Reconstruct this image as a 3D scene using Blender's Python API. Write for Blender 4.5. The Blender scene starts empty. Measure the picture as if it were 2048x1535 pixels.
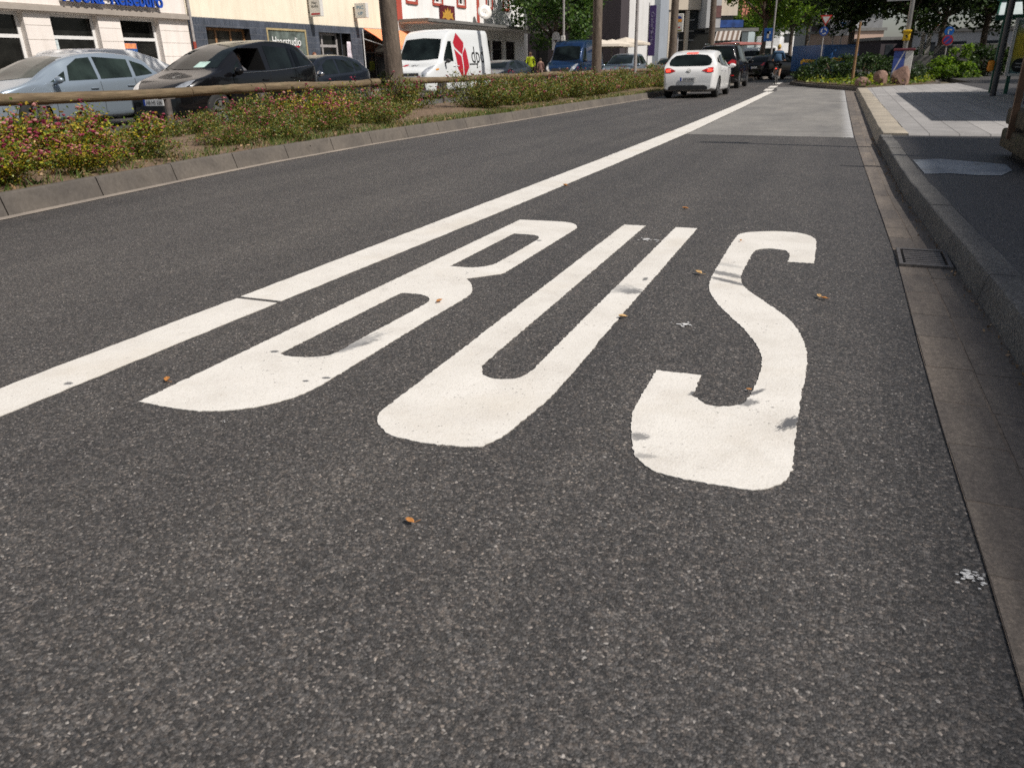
import bpy, bmesh, math, random
import numpy as np
from mathutils import Vector, Matrix
from mathutils.geometry import tessellate_polygon
S = bpy.context.scene
COL = S.collection
R = math.radians
PI = math.pi
# ------------------------------------------------------------------ camera, world, sun, exposure
CAMH = 1.0
MC = np.array([[0.92245, 0.38552, -0.02158], [0.13126, -0.36563, -0.92146], [-0.36313, 0.84716, -0.38788]])
cam_d = bpy.data.cameras.new('camera'); cam = bpy.data.objects.new('camera', cam_d); COL.objects.link(cam)
cam_d.sensor_width = 36.0; cam_d.lens = 1500 * 36 / 2048; cam_d.clip_start = 0.05; cam_d.clip_end = 2000
cam.matrix_world = Matrix(((MC[0][0], -MC[1][0], -MC[2][0], 0), (MC[0][1], -MC[1][1], -MC[2][1], 0),
                           (MC[0][2], -MC[1][2], -MC[2][2], CAMH), (0, 0, 0, 1)))
cam_d.dof.use_dof = True; cam_d.dof.focus_distance = 3.2; cam_d.dof.aperture_fstop = 6.3
S.camera = cam
SUN = Vector((1, -0.18, 1.2)).normalized()          # direction towards the sun
sun_elev = math.asin(SUN.z); sun_az = math.atan2(SUN.x, SUN.y)
W = bpy.data.worlds.new('World'); S.world = W; W.use_nodes = True
nt = W.node_tree; nt.nodes.clear()
sky = nt.nodes.new('ShaderNodeTexSky'); sky.sky_type = 'NISHITA'; sky.sun_disc = False
sky.sun_elevation = sun_elev; sky.sun_rotation = sun_az; sky.dust_density = 1.6; sky.ozone_density = 1.0
bg = nt.nodes.new('ShaderNodeBackground'); bg.inputs[1].default_value = 0.085
wo = nt.nodes.new('ShaderNodeOutputWorld')
hz = nt.nodes.new('ShaderNodeHueSaturation'); hz.inputs['Saturation'].default_value = .62      # thin summer haze whitens the sky
nt.links.new(sky.outputs[0], hz.inputs['Color']); nt.links.new(hz.outputs[0], bg.inputs[0]); nt.links.new(bg.outputs[0], wo.inputs[0])
sl = bpy.data.lights.new('sun', 'SUN'); so = bpy.data.objects.new('sun', sl); COL.objects.link(so)
sl.energy = 4.75; sl.angle = R(0.55); sl.color = (1.0, 0.945, 0.885)
so.rotation_euler = SUN.to_track_quat('Z', 'Y').to_euler()
S.view_settings.view_transform = 'Standard'; S.view_settings.look = 'None'
S.view_settings.exposure = 0.0; S.view_settings.gamma = 1.0
S.view_settings.use_curve_mapping = False
S.cycles.max_bounces = 6; S.cycles.diffuse_bounces = 3; S.cycles.glossy_bounces = 3
S.cycles.transparent_max_bounces = 8; S.cycles.caustics_reflective = False; S.cycles.caustics_refractive = False
S.cycles.use_denoising = False

# a surveyor's helper: the photograph's sight lines met with real planes, giving points in metres
CP = np.array([0, 0, CAMH])
def _ray(px, py): return MC.T @ np.array([(px - 1024) / 1500, (py - 767.5) / 1500, 1.0])
def gz(px, py, z=0.0):
    d = _ray(px, py); p = CP + d * (z - CAMH) / d[2]; return (float(p[0]), float(p[1]))
def gx(px, py, x):
    d = _ray(px, py); p = CP + d * x / d[0]; return (float(p[1]), float(p[2]))
def gy(px, py, y):
    d = _ray(px, py); p = CP + d * y / d[1]; return (float(p[0]), float(p[2]))

# ------------------------------------------------------------------ material helpers
def new_mat(name):
    m = bpy.data.materials.new(name); m.use_nodes = True
    n = m.node_tree; n.nodes.clear()
    out = n.nodes.new('ShaderNodeOutputMaterial'); b = n.nodes.new('ShaderNodeBsdfPrincipled')
    n.links.new(b.outputs[0], out.inputs[0])
    return m, n, b
def N(n, typ, **kw):
    x = n.nodes.new(typ)
    for k, v in kw.items():
        if k.startswith('i_'):
            key = k[2:]; key = int(key) if key.isdigit() else key.replace('_', ' ')
            x.inputs[key].default_value = v
        else: setattr(x, k, v)
    return x
def rgba(c): return (c[0], c[1], c[2], 1.0)
def ramp(n, stops, inp, interp='LINEAR'):
    r = n.nodes.new('ShaderNodeValToRGB'); r.color_ramp.interpolation = interp
    e = r.color_ramp.elements
    while len(e) > 1: e.remove(e[-1])
    e[0].position = stops[0][0]; e[0].color = rgba(stops[0][1]) if not isinstance(stops[0][1], float) else (stops[0][1],) * 3 + (1,)
    for p, c in stops[1:]:
        x = e.new(p); x.color = rgba(c) if not isinstance(c, float) else (c,) * 3 + (1,)
    n.links.new(inp, r.inputs[0]); return r.outputs[0]
def mix(n, a, b, f, mode='MIX'):
    x = n.nodes.new('ShaderNodeMix'); x.data_type = 'RGBA'; x.blend_type = mode
    for sock, v in ((x.inputs[6], a), (x.inputs[7], b)):
        if isinstance(v, (tuple, list)): sock.default_value = rgba(v)
        else: n.links.new(v, sock)
    if isinstance(f, (int, float)): x.inputs[0].default_value = f
    else: n.links.new(f, x.inputs[0])
    return x.outputs[2]
def math_(n, op, a, b=None, clamp=False):
    x = n.nodes.new('ShaderNodeMath'); x.operation = op; x.use_clamp = clamp
    for i, v in enumerate((a, b)):
        if v is None: continue
        if isinstance(v, (int, float)): x.inputs[i].default_value = v
        else: n.links.new(v, x.inputs[i])
    return x.outputs[0]
def pos(n): return n.nodes.new('ShaderNodeNewGeometry').outputs['Position']
def objc(n): return n.nodes.new('ShaderNodeTexCoord').outputs['Object']
def noise(n, vec, scale, detail=3, rough=.55, mapping=None):
    if mapping:
        mp = n.nodes.new('ShaderNodeMapping'); mp.inputs['Scale'].default_value = mapping
        n.links.new(vec, mp.inputs[0]); vec = mp.outputs[0]
    x = N(n, 'ShaderNodeTexNoise'); x.inputs['Scale'].default_value = scale; x.inputs['Detail'].default_value = detail
    x.inputs['Roughness'].default_value = rough; n.links.new(vec, x.inputs['Vector']); return x.outputs[0]
def bump(n, b, h, strength=.3, dist=.01):
    x = N(n, 'ShaderNodeBump'); x.inputs['Strength'].default_value = strength; x.inputs['Distance'].default_value = dist
    n.links.new(h, x.inputs['Height']); n.links.new(x.outputs[0], b.inputs['Normal'])
MATS = {}
def plain(name, c, rough=.6, metal=0.0, var=.18, scale=6.0, coat=0.0, spec=.5, bmp=0.0, bscale=60.0, emit=None):
    if name in MATS: return MATS[name]
    m, n, b = new_mat(name)
    v = objc(n)
    f = noise(n, v, scale, 4)
    lo = tuple(x * (1 - var) for x in c); hi = tuple(min(1, x * (1 + var)) for x in c)
    n.links.new(ramp(n, [(.3, lo), (.7, hi)], f), b.inputs['Base Color'])
    b.inputs['Roughness'].default_value = rough; b.inputs['Metallic'].default_value = metal
    b.inputs['Coat Weight'].default_value = coat; b.inputs['Coat Roughness'].default_value = .04
    b.inputs['Specular IOR Level'].default_value = spec
    if bmp: bump(n, b, noise(n, v, bscale, 3), bmp, .01)
    if emit: b.inputs['Emission Color'].default_value = rgba(emit[:3]); b.inputs['Emission Strength'].default_value = emit[3]
    MATS[name] = m; return m

# ------------------------------------------------------------------ mesh helpers
class MB:
    def __init__(s): s.v = []; s.f = []; s.mi = []
    def add(s, vs, fs, mi=0):
        o = len(s.v); s.v += [tuple(map(float, p)) for p in vs]; s.f += [tuple(i + o for i in f) for f in fs]; s.mi += [mi] * len(fs); return s
    def box(s, c, d, rz=0.0, mi=0, rx=0.0, ry=0.0):
        hx, hy, hz = d[0] / 2, d[1] / 2, d[2] / 2
        P = [(-hx, -hy, -hz), (hx, -hy, -hz), (hx, hy, -hz), (-hx, hy, -hz), (-hx, -hy, hz), (hx, -hy, hz), (hx, hy, hz), (-hx, hy, hz)]
        if rz or rx or ry:
            M = Matrix.Rotation(rz, 3, 'Z') @ Matrix.Rotation(ry, 3, 'Y') @ Matrix.Rotation(rx, 3, 'X'); P = [M @ Vector(p) for p in P]
        return s.add([(p[0] + c[0], p[1] + c[1], p[2] + c[2]) for p in P],
                     [(0, 3, 2, 1), (4, 5, 6, 7), (0, 1, 5, 4), (1, 2, 6, 5), (2, 3, 7, 6), (3, 0, 4, 7)], mi)
    def bx(s, x0, x1, y0, y1, z0, z1, mi=0):
        return s.box(((x0 + x1) / 2, (y0 + y1) / 2, (z0 + z1) / 2), (abs(x1 - x0), abs(y1 - y0), abs(z1 - z0)), mi=mi)
    def bbox(s, c, d, bev=.02, rz=0.0, mi=0):
        bm = bmesh.new(); bmesh.ops.create_cube(bm, size=1.0)
        for v in bm.verts: v.co = Vector((v.co.x * d[0], v.co.y * d[1], v.co.z * d[2]))
        bmesh.ops.bevel(bm, geom=list(bm.edges), offset=bev, segments=2, affect='EDGES', profile=.5)
        M = Matrix.Translation(c) @ Matrix.Rotation(rz, 4, 'Z')
        bm.verts.index_update()
        s.add([M @ v.co for v in bm.verts], [tuple(v.index for v in f.verts) for f in bm.faces], mi); bm.free(); return s
    def tube(s, pts, r, n=8, mi=0, cap=True):
        pts = [Vector(p) for p in pts]; rs = r if isinstance(r, (list, tuple)) else [r] * len(pts)
        vs = []; fs = []; ref = None
        for i, p in enumerate(pts):
            t = (pts[min(i + 1, len(pts) - 1)] - pts[max(i - 1, 0)]).normalized()
            if ref is None:
                q = Vector((0, 0, 1)) if abs(t.z) < .9 else Vector((1, 0, 0)); ref = t.cross(q).normalized()
            a = (ref - t * ref.dot(t)).normalized(); ref = a; b = t.cross(a)
            for k in range(n):
                an = 2 * PI * k / n
                vs.append(p + (a * math.cos(an) + b * math.sin(an)) * rs[i])
        for i in range(len(pts) - 1):
            for k in range(n):
                k2 = (k + 1) % n; fs.append((i * n + k, i * n + k2, (i + 1) * n + k2, (i + 1) * n + k))
        if cap: fs += [tuple(reversed(range(n))), tuple(range((len(pts) - 1) * n, len(pts) * n))]
        return s.add(vs, fs, mi)
    def lathe(s, prof, c=(0, 0, 0), axis='Z', n=20, mi=0):
        vs = []; fs = []
        for r, h in prof:
            for k in range(n):
                a = 2 * PI * k / n; p = (r * math.cos(a), r * math.sin(a), h)
                if axis == 'X': p = (p[2], p[0], p[1])
                if axis == 'Y': p = (p[0], p[2], p[1])
                vs.append((p[0] + c[0], p[1] + c[1], p[2] + c[2]))
        for i in range(len(prof) - 1):
            for k in range(n):
                k2 = (k + 1) % n; fs.append((i * n + k, i * n + k2, (i + 1) * n + k2, (i + 1) * n + k))
        return s.add(vs, fs, mi)
    def poly(s, pts2, fn, depth_fn=None, mi=0):      # filled polygon with map fn(u,v)->xyz, and optional back face
        tris = tessellate_polygon([[Vector((p[0], p[1], 0)) for p in pts2]])
        s.add([fn(*p) for p in pts2], tris, mi)
        if depth_fn:
            n = len(pts2); s.add([fn(*p) for p in pts2] + [depth_fn(*p) for p in pts2],
                                 [(i, (i + 1) % n, n + (i + 1) % n, n + i) for i in range(n)], mi)
            s.add([depth_fn(*p) for p in pts2], [tuple(reversed(t)) for t in tris], mi)
        return s
    def build(s, name, mat, parent=None, smooth=False, angle=None):
        me = bpy.data.meshes.new(name); me.from_pydata(s.v, [], s.f)
        for m in (mat if isinstance(mat, (list, tuple)) else [mat]): me.materials.append(m)
        if isinstance(mat, (list, tuple)): me.polygons.foreach_set('material_index', s.mi)
        bm = bmesh.new(); bm.from_mesh(me); bmesh.ops.recalc_face_normals(bm, faces=bm.faces) if len(bm.faces) < 60000 else None; bm.to_mesh(me); bm.free()
        if smooth: me.polygons.foreach_set('use_smooth', [True] * len(me.polygons))
        if smooth and angle: me.set_sharp_from_angle(angle=R(angle))
        me.update()
        o = bpy.data.objects.new(name, me); COL.objects.link(o)
        if parent: o.parent = parent
        return o
def tag(o, label=None, cat=None, group=None, kind=None):
    if label: o['label'] = label
    if cat: o['category'] = cat
    if group: o['group'] = group
    if kind: o['kind'] = kind
    return o
def thing(name, label, cat, loc=(0, 0, 0), rz=0.0, group=None):
    o = bpy.data.objects.new(name, None); COL.objects.link(o); o.location = loc; o.rotation_euler = (0, 0, rz)
    o.empty_display_size = .2
    return tag(o, label, cat, group)
def dup(root, loc, rz=0.0, label=None, scale=None, group=None):
    r = root.copy(); COL.objects.link(r); r.location = loc; r.rotation_euler = (0, 0, rz)
    if scale: r.scale = scale
    if label: r['label'] = label
    if group: r['group'] = group
    for ch in list(root.children):
        c = ch.copy(); COL.objects.link(c); c.parent = r
        for g in list(ch.children):
            d = g.copy(); COL.objects.link(d); d.parent = c
    return r
def struct(o): o['kind'] = 'structure'; return o
_tc = {}
def text_geo(s, bold=0.0, italic=0.0):
    k = (s, bold, italic)
    if k in _tc: return _tc[k]
    cu = bpy.data.curves.new('t', 'FONT'); cu.body = s; cu.size = 1.0; cu.offset = bold; cu.shear = italic; cu.resolution_u = 3
    cu.align_x = 'CENTER'; cu.align_y = 'CENTER'
    o = bpy.data.objects.new('t', cu); COL.objects.link(o)
    dg = bpy.context.evaluated_depsgraph_get(); me = bpy.data.meshes.new_from_object(o.evaluated_get(dg))
    vs = [(v.co.x, v.co.y) for v in me.vertices]; fs = [tuple(p.vertices) for p in me.polygons]
    bpy.data.objects.remove(o); bpy.data.curves.remove(cu); bpy.data.meshes.remove(me)
    xs = [v[0] for v in vs]; ys = [v[1] for v in vs]
    cx, cy = (min(xs) + max(xs)) / 2, (min(ys) + max(ys)) / 2; w = max(xs) - min(xs); h = max(ys) - min(ys)
    vs = [((x - cx) / w, (y - cy) / h) for x, y in vs]     # unit box
    _tc[k] = (vs, fs, w / h); return _tc[k]
def add_text(mb, s, c, u, v, w, h, bold=0.0, mi=0, italic=0.0):   # centre, right unit, up unit, width, height
    vs, fs, asp = text_geo(s, bold, italic); c, u, v = Vector(c), Vector(u), Vector(v)
    return mb.add([c + u * (x * w) + v * (y * h) for x, y in vs], fs, mi)
def interp_poly(P, t):
    for i in range(len(P) - 1):
        if t <= P[i + 1][1] or i == len(P) - 2:
            a, b = P[i], P[i + 1]; f = (t - a[1]) / (b[1] - a[1]); return a[0] + (b[0] - a[0]) * f
def skin_mesh(verts, edges, radii, name, mats, mat_fn, parent=None, levels=2):
    me = bpy.data.meshes.new('sk'); me.from_pydata(verts, edges, []); o = bpy.data.objects.new('sk', me); COL.objects.link(o)
    mo = o.modifiers.new('s', 'SKIN'); mo.use_smooth_shade = True
    for i, r in enumerate(radii):
        sv = me.skin_vertices[0].data[i]; sv.radius = (r, r) if not isinstance(r, tuple) else r; sv.use_root = (i == 0)
    ms = o.modifiers.new('d', 'SUBSURF'); ms.levels = levels; ms.render_levels = levels
    dg = bpy.context.evaluated_depsgraph_get(); m2 = bpy.data.meshes.new_from_object(o.evaluated_get(dg))
    bpy.data.objects.remove(o); bpy.data.meshes.remove(me)
    m2.name = name; m2.materials.clear()
    for m in mats: m2.materials.append(m)
    for p in m2.polygons: p.material_index = mat_fn(p.center); p.use_smooth = True
    ob = bpy.data.objects.new(name, m2); COL.objects.link(ob)
    if parent: ob.parent = parent
    return ob
# ------------------------------------------------------------------ surfaces of the street
def asphalt(name, dark=1.0, chip=150.0, tint=(1, 1, 1), wear=True, contrast=1.0):
    m, n, b = new_mat(name); p = pos(n)
    warp = N(n, 'ShaderNodeVectorMath', operation='ADD')
    nz = N(n, 'ShaderNodeTexNoise'); nz.inputs['Scale'].default_value = 90; nz.inputs['Detail'].default_value = 1; n.links.new(p, nz.inputs['Vector'])
    sc = N(n, 'ShaderNodeVectorMath', operation='SCALE'); sc.inputs['Scale'].default_value = .010; n.links.new(nz.outputs['Color'], sc.inputs[0])
    n.links.new(p, warp.inputs[0]); n.links.new(sc.outputs[0], warp.inputs[1]); wv = warp.outputs[0]
    def vor(scale, feat='F1', rnd=1.0):
        x = N(n, 'ShaderNodeTexVoronoi'); x.feature = feat; x.inputs['Scale'].default_value = scale; x.inputs['Randomness'].default_value = rnd
        n.links.new(wv, x.inputs['Vector']); return x
    v1 = vor(chip); v2 = vor(chip * .42)
    sep = N(n, 'ShaderNodeSeparateColor'); n.links.new(v1.outputs['Color'], sep.inputs[0])
    k = dark
    c1 = ramp(n, [(0, (.021 * k, .0205 * k, .020 * k)), (.35, (.041 * k, .0395 * k, .038 * k)), (.62, (.064 * k, .0615 * k, .0595 * k)), (.82, (.098 * k, .092 * k, .087 * k)),
                  (.94, (.155 * k, .142 * k, .130 * k)), (.988, (.225 * k, .205 * k, .185 * k)), (1, (.38 * k, .355 * k, .325 * k))], sep.outputs[0])
    sep2 = N(n, 'ShaderNodeSeparateColor'); n.links.new(v2.outputs['Color'], sep2.inputs[0])
    c2 = ramp(n, [(0, (.018 * k,) * 3), (.5, (.05 * k, .048 * k, .046 * k)), (.85, (.10 * k, .092 * k, .085 * k)), (.97, (.20 * k, .175 * k, .15 * k)), (1, (.30 * k, .26 * k, .22 * k))], sep2.outputs[1])
    c = mix(n, c1, c2, .16)
    # slight reddish / bluish stones
    hue = ramp(n, [(0, (1.0, .93, .88)), (.5, (1, 1, 1)), (1, (.93, .98, 1.04))], sep.outputs[2])
    c = mix(n, c, hue, .8, 'MULTIPLY')
    # bitumen in the gaps between the stones
    gap = ramp(n, [(.0, 1.0), (.55, .98), (.85, .45)], v1.outputs['Distance'])
    d1 = math_(n, 'MULTIPLY', v1.outputs['Distance'], 1.0)
    c = mix(n, c, gap, .75, 'MULTIPLY')
    holes = noise(n, p, 105, 3, .7)
    c = mix(n, c, ramp(n, [(.27, (.12, .12, .12)), (.38, (1, 1, 1))], holes), .85, 'MULTIPLY')
    if wear:
        lf = noise(n, p, 1.3, 5, .6, (1, .45, 1)); c = mix(n, c, ramp(n, [(.3, (.84, .84, .85)), (.7, (1.14, 1.13, 1.11))], lf), 1.0, 'MULTIPLY')
        mf = noise(n, p, 9, 3, .6); c = mix(n, c, ramp(n, [(.3, (.91, .91, .91)), (.7, (1.08, 1.08, 1.08))], mf), 1.0, 'MULTIPLY')
        xs = N(n, 'ShaderNodeSeparateXYZ'); n.links.new(p, xs.inputs[0])
        tr = noise(n, p, 1.0, 2, .5, (2.2, .03, 1)); c = mix(n, c, ramp(n, [(.35, (.88, .88, .89)), (.65, (1.13, 1.125, 1.115))], tr), 1.0, 'MULTIPLY')
    if wear:      # old gum and oil spots, each with its own shape
        sp = N(n, 'ShaderNodeTexVoronoi'); sp.inputs['Scale'].default_value = 1.9; n.links.new(p, sp.inputs['Vector'])
        ss = N(n, 'ShaderNodeSeparateColor'); n.links.new(sp.outputs['Color'], ss.inputs[0])
        rad = math_(n, 'ADD', math_(n, 'MULTIPLY', ss.outputs[0], .05), math_(n, 'MULTIPLY', math_(n, 'SUBTRACT', noise(n, p, 30, 3, .7), .5), .06))
        c = mix(n, c, (.022, .021, .021), math_(n, 'MULTIPLY', math_(n, 'MULTIPLY', math_(n, 'SUBTRACT', rad, sp.outputs['Distance']), 60, True), math_(n, 'MULTIPLY', math_(n, 'GREATER_THAN', ss.outputs[1], .45), .62)))
    c = mix(n, c, tint, 1.0, 'MULTIPLY')
    n.links.new(c, b.inputs['Base Color'])
    b.inputs['Roughness'].default_value = .60; b.inputs['Specular IOR Level'].default_value = .5
    hgt = math_(n, 'ADD', math_(n, 'MULTIPLY', math_(n, 'SUBTRACT', 1.0, d1), .8), math_(n, 'MULTIPLY', holes, 1.5))
    hgt = math_(n, 'ADD', hgt, math_(n, 'MULTIPLY', sep.outputs[1], .5))
    bump(n, b, hgt, .6, .004)
    return m
M_ROAD = asphalt('road_asphalt', 1.12, 182.0, (1.01, .99, .975))
M_PAVE = asphalt('pavement_asphalt', 1.0, 190.0, (.92, .92, .95), True)
def stain(n, p, cx, cy, ang, lx, ly, seed=0.0, soft=.32):
    """mask 0..1 of a worn patch at (cx,cy): elongated along ang, ragged by noise"""
    mp = N(n, 'ShaderNodeMapping'); mp.vector_type = 'TEXTURE'
    mp.inputs['Location'].default_value = (cx, cy, 0); mp.inputs['Rotation'].default_value = (0, 0, ang); mp.inputs['Scale'].default_value = (lx, ly, 1)
    n.links.new(p, mp.inputs[0])
    sx = N(n, 'ShaderNodeSeparateXYZ'); n.links.new(mp.outputs[0], sx.inputs[0])
    r = math_(n, 'SQRT', math_(n, 'ADD', math_(n, 'POWER', math_(n, 'ABSOLUTE', sx.outputs[0]), 2), math_(n, 'POWER', math_(n, 'ABSOLUTE', sx.outputs[1]), 2)))
    nn = noise(n, mp.outputs[0], 2.3, 5, .7, (.9, 3.2, 1)); n2 = noise(n, p, 45, 3, .7)
    f = math_(n, 'ADD', math_(n, 'SUBTRACT', 1.0, r), math_(n, 'MULTIPLY', math_(n, 'SUBTRACT', math_(n, 'ADD', nn, math_(n, 'MULTIPLY', n2, .5)), .78), 2.2))
    return math_(n, 'MULTIPLY', f, 1.0 / soft, True)
def paint_mat(name, stains=()):
    m, n, b = new_mat(name); p = pos(n)
    f = noise(n, p, 4, 5, .65)
    c = ramp(n, [(.25, (.60, .565, .51)), (.5, (.69, .66, .605)), (.75, (.745, .715, .66))], f)
    g = noise(n, p, 160, 2, .6); c = mix(n, c, ramp(n, [(.30, (.80, .78, .75)), (.5, (1, 1, 1))], g), .7, 'MULTIPLY')
    d = noise(n, p, 52, 3, .75); dm = noise(n, p, 3.0, 3, .6)
    pit = math_(n, 'MULTIPLY', math_(n, 'SUBTRACT', .335, math_(n, 'ADD', d, math_(n, 'MULTIPLY', math_(n, 'SUBTRACT', dm, .5), -.28))), 30, True)
    c = mix(n, c, (.10, .097, .092), math_(n, 'MULTIPLY', pit, .75))
    # fine hairline scratches
    w = N(n, 'ShaderNodeTexVoronoi'); w.feature = 'DISTANCE_TO_EDGE'; w.inputs['Scale'].default_value = 7
    mp = N(n, 'ShaderNodeMapping'); mp.inputs['Rotation'].default_value = (0, 0, .5); mp.inputs['Scale'].default_value = (.5, 2.2, 1); n.links.new(p, mp.inputs[0]); n.links.new(mp.outputs[0], w.inputs['Vector'])
    sm = math_(n, 'MULTIPLY', math_(n, 'SUBTRACT', .014, w.outputs['Distance']), 80, True)
    sm = math_(n, 'MULTIPLY', sm, math_(n, 'MULTIPLY', math_(n, 'SUBTRACT', noise(n, p, 2.2, 2), .5), 4, True))
    c = mix(n, c, (.50, .455, .40), math_(n, 'MULTIPLY', sm, .55))
    y = noise(n, p, 1.8, 4, .6); c = mix(n, c, (.60, .545, .46), math_(n, 'MULTIPLY', math_(n, 'SUBTRACT', y, .53), 2.6, True))
    for (cx, cy, a, lx, ly, k, col) in stains:
        c = mix(n, c, col, math_(n, 'MULTIPLY', stain(n, p, cx, cy, a, lx, ly), k))
    n.links.new(c, b.inputs['Base Color']); b.inputs['Roughness'].default_value = .6; b.inputs['Specular IOR Level'].default_value = .35
    v = N(n, 'ShaderNodeTexVoronoi'); v.inputs['Scale'].default_value = 140; n.links.new(p, v.inputs['Vector'])
    bump(n, b, math_(n, 'ADD', math_(n, 'MULTIPLY', v.outputs['Distance'], -.5), noise(n, p, 35, 4)), .35, .004)
    return m
def stone(name, lo, hi, scale=30.0, rough=.85, joint=None, speck=None, blotch=None, bs=.4):
    m, n, b = new_mat(name); p = pos(n)
    f = noise(n, p, scale, 5, .65); c = ramp(n, [(.25, lo), (.75, hi)], f)
    big = noise(n, p, 1.7, 4, .6); c = mix(n, c, ramp(n, [(.3, (.74, .74, .75)), (.7, (1.18, 1.16, 1.12))], big), 1.0, 'MULTIPLY')
    if speck:
        v = N(n, 'ShaderNodeTexVoronoi'); v.inputs['Scale'].default_value = 190; n.links.new(p, v.inputs['Vector'])
        s = N(n, 'ShaderNodeSeparateColor'); n.links.new(v.outputs['Color'], s.inputs[0])
        c = mix(n, c, ramp(n, [(0, (.45, .45, .45)), (.4, (.9, .9, .9)), (.8, (1.2, 1.2, 1.2)), (1, speck)], s.outputs[0]), .9, 'MULTIPLY')
    if blotch:
        q = noise(n, p, 5, 5, .7); c = mix(n, c, blotch, math_(n, 'MULTIPLY', math_(n, 'SUBTRACT', q, .55), 5, True))
    n.links.new(c, b.inputs['Base Color']); b.inputs['Roughness'].default_value = rough; b.inputs['Specular IOR Level'].default_value = .3
    bump(n, b, noise(n, p, 90, 4, .7), bs, .006); return m

def strip(mb, L, Rr, z0, z1=None, mi=0, cross=1):      # sheet between two polylines of equal length
    z1 = z0 if z1 is None else z1
    vs = []; fs = []
    for a, b_ in zip(L, Rr):
        for k in range(cross + 1):
            t = k / cross; vs.append((a[0] + (b_[0] - a[0]) * t, a[1] + (b_[1] - a[1]) * t, z0 + (z1 - z0) * t))
    q = cross + 1
    for i in range(len(L) - 1):
        for k in range(cross): fs.append((i * q + k, i * q + k + 1, (i + 1) * q + k + 1, (i + 1) * q + k))
    return mb.add(vs, fs, mi)
# ground and road
M_GROUND = stone('ground_earth', (.10, .085, .06), (.16, .14, .10), 3)
g = MB(); g.bx(-300, 300, -60, 500, -.6, -.03); struct(g.build('ground', M_GROUND))
r = MB(); r.add([(-18.6, -8, 0), (2.0, -8, 0), (2.0, 42, 0), (30, 62, 0), (30, 140, 0), (-18.6, 140, 0)], [(0, 1, 2, 3, 4, 5)])
struct(r.build('road', M_ROAD))

# polylines along the street (x, y)
GUT = [(.44, -4), (.41, 1.0), (.40, 1.6), (.38, 2.32), (.37, 3.0), (.36, 4.36), (.30, 6.51), (.235, 9), (.16, 12.0), (.03, 20), (-.14, 31.8), (-.3, 37)]
KRB = [(.72, -4), (.71, 1.0), (.70, 1.6), (.68, 2.6), (.655, 3.6), (.60, 4.78), (.50, 6.81), (.46, 9), (.415, 11.0), (.40, 12.0), (.31, 20), (.17, 31.7), (.05, 37)]
MED = [(-6.0, -6), (-5.98, 2), (-6.02, 3.9), (-6.16, 5), (-6.3, 6.2), (-6.42, 7.6), (-6.46, 10), (-6.36, 12.5), (-6.25, 15), (-6.15, 19.2), (-5.98, 24), (-5.8, 28), (-5.5, 36), (-5.2, 46), (-5.2, 62)]
def at_y(P, y):
    P = [p for p in P]
    if y <= P[0][1]: return P[0][0]
    for a, b_ in zip(P, P[1:]):
        if y <= b_[1]: return a[0] + (b_[0] - a[0]) * (y - a[1]) / (b_[1] - a[1])
    return P[-1][0]
# gutter: two rows of worn concrete setts with open joints
def pavers_mat():
    m, n, b = new_mat('gutter_setts'); p = pos(n)
    g = N(n, 'ShaderNodeNewGeometry'); rnd = g.outputs['Random Per Island']
    f = noise(n, p, 45, 5, .7); c = ramp(n, [(.25, (.118, .104, .092)), (.75, (.21, .186, .163))], f)
    c = mix(n, c, ramp(n, [(0, (.80, .80, .82)), (1, (1.14, 1.10, 1.06))], rnd), 1.0, 'MULTIPLY')
    st = noise(n, p, 2.4, 5, .7, (3.5, .6, 1)); c = mix(n, c, ramp(n, [(.3, (.66, .66, .68)), (.62, (1.12, 1.1, 1.06))], st), 1.0, 'MULTIPLY')
    v = N(n, 'ShaderNodeTexVoronoi'); v.inputs['Scale'].default_value = 230; n.links.new(p, v.inputs['Vector'])
    s = N(n, 'ShaderNodeSeparateColor'); n.links.new(v.outputs['Color'], s.inputs[0]); c = mix(n, c, ramp(n, [(0, (.6, .6, .6)), (.8, (1.1, 1.1, 1.1)), (1, (1.6, 1.55, 1.5))], s.outputs[0]), .6, 'MULTIPLY')
    n.links.new(c, b.inputs['Base Color']); b.inputs['Roughness'].default_value = .8; b.inputs['Specular IOR Level'].default_value = .35
    bump(n, b, noise(n, p, 70, 4, .7), .5, .006); return m
M_GUT = pavers_mat(); M_JOINT = stone('joint_sand', (.07, .06, .05), (.27, .22, .18), 34)
random.seed(4)
gb = MB(); strip(gb, [(a[0] - .0, a[1]) for a in GUT], [(at_y(KRB, a[1]) + .02, a[1]) for a in GUT], .0042)
gut = struct(gb.build('gutter', M_JOINT))
gs = MB(); y = -2.0
DR0, DR1 = 4.31, 4.72          # where the drain grate interrupts the setts
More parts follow.
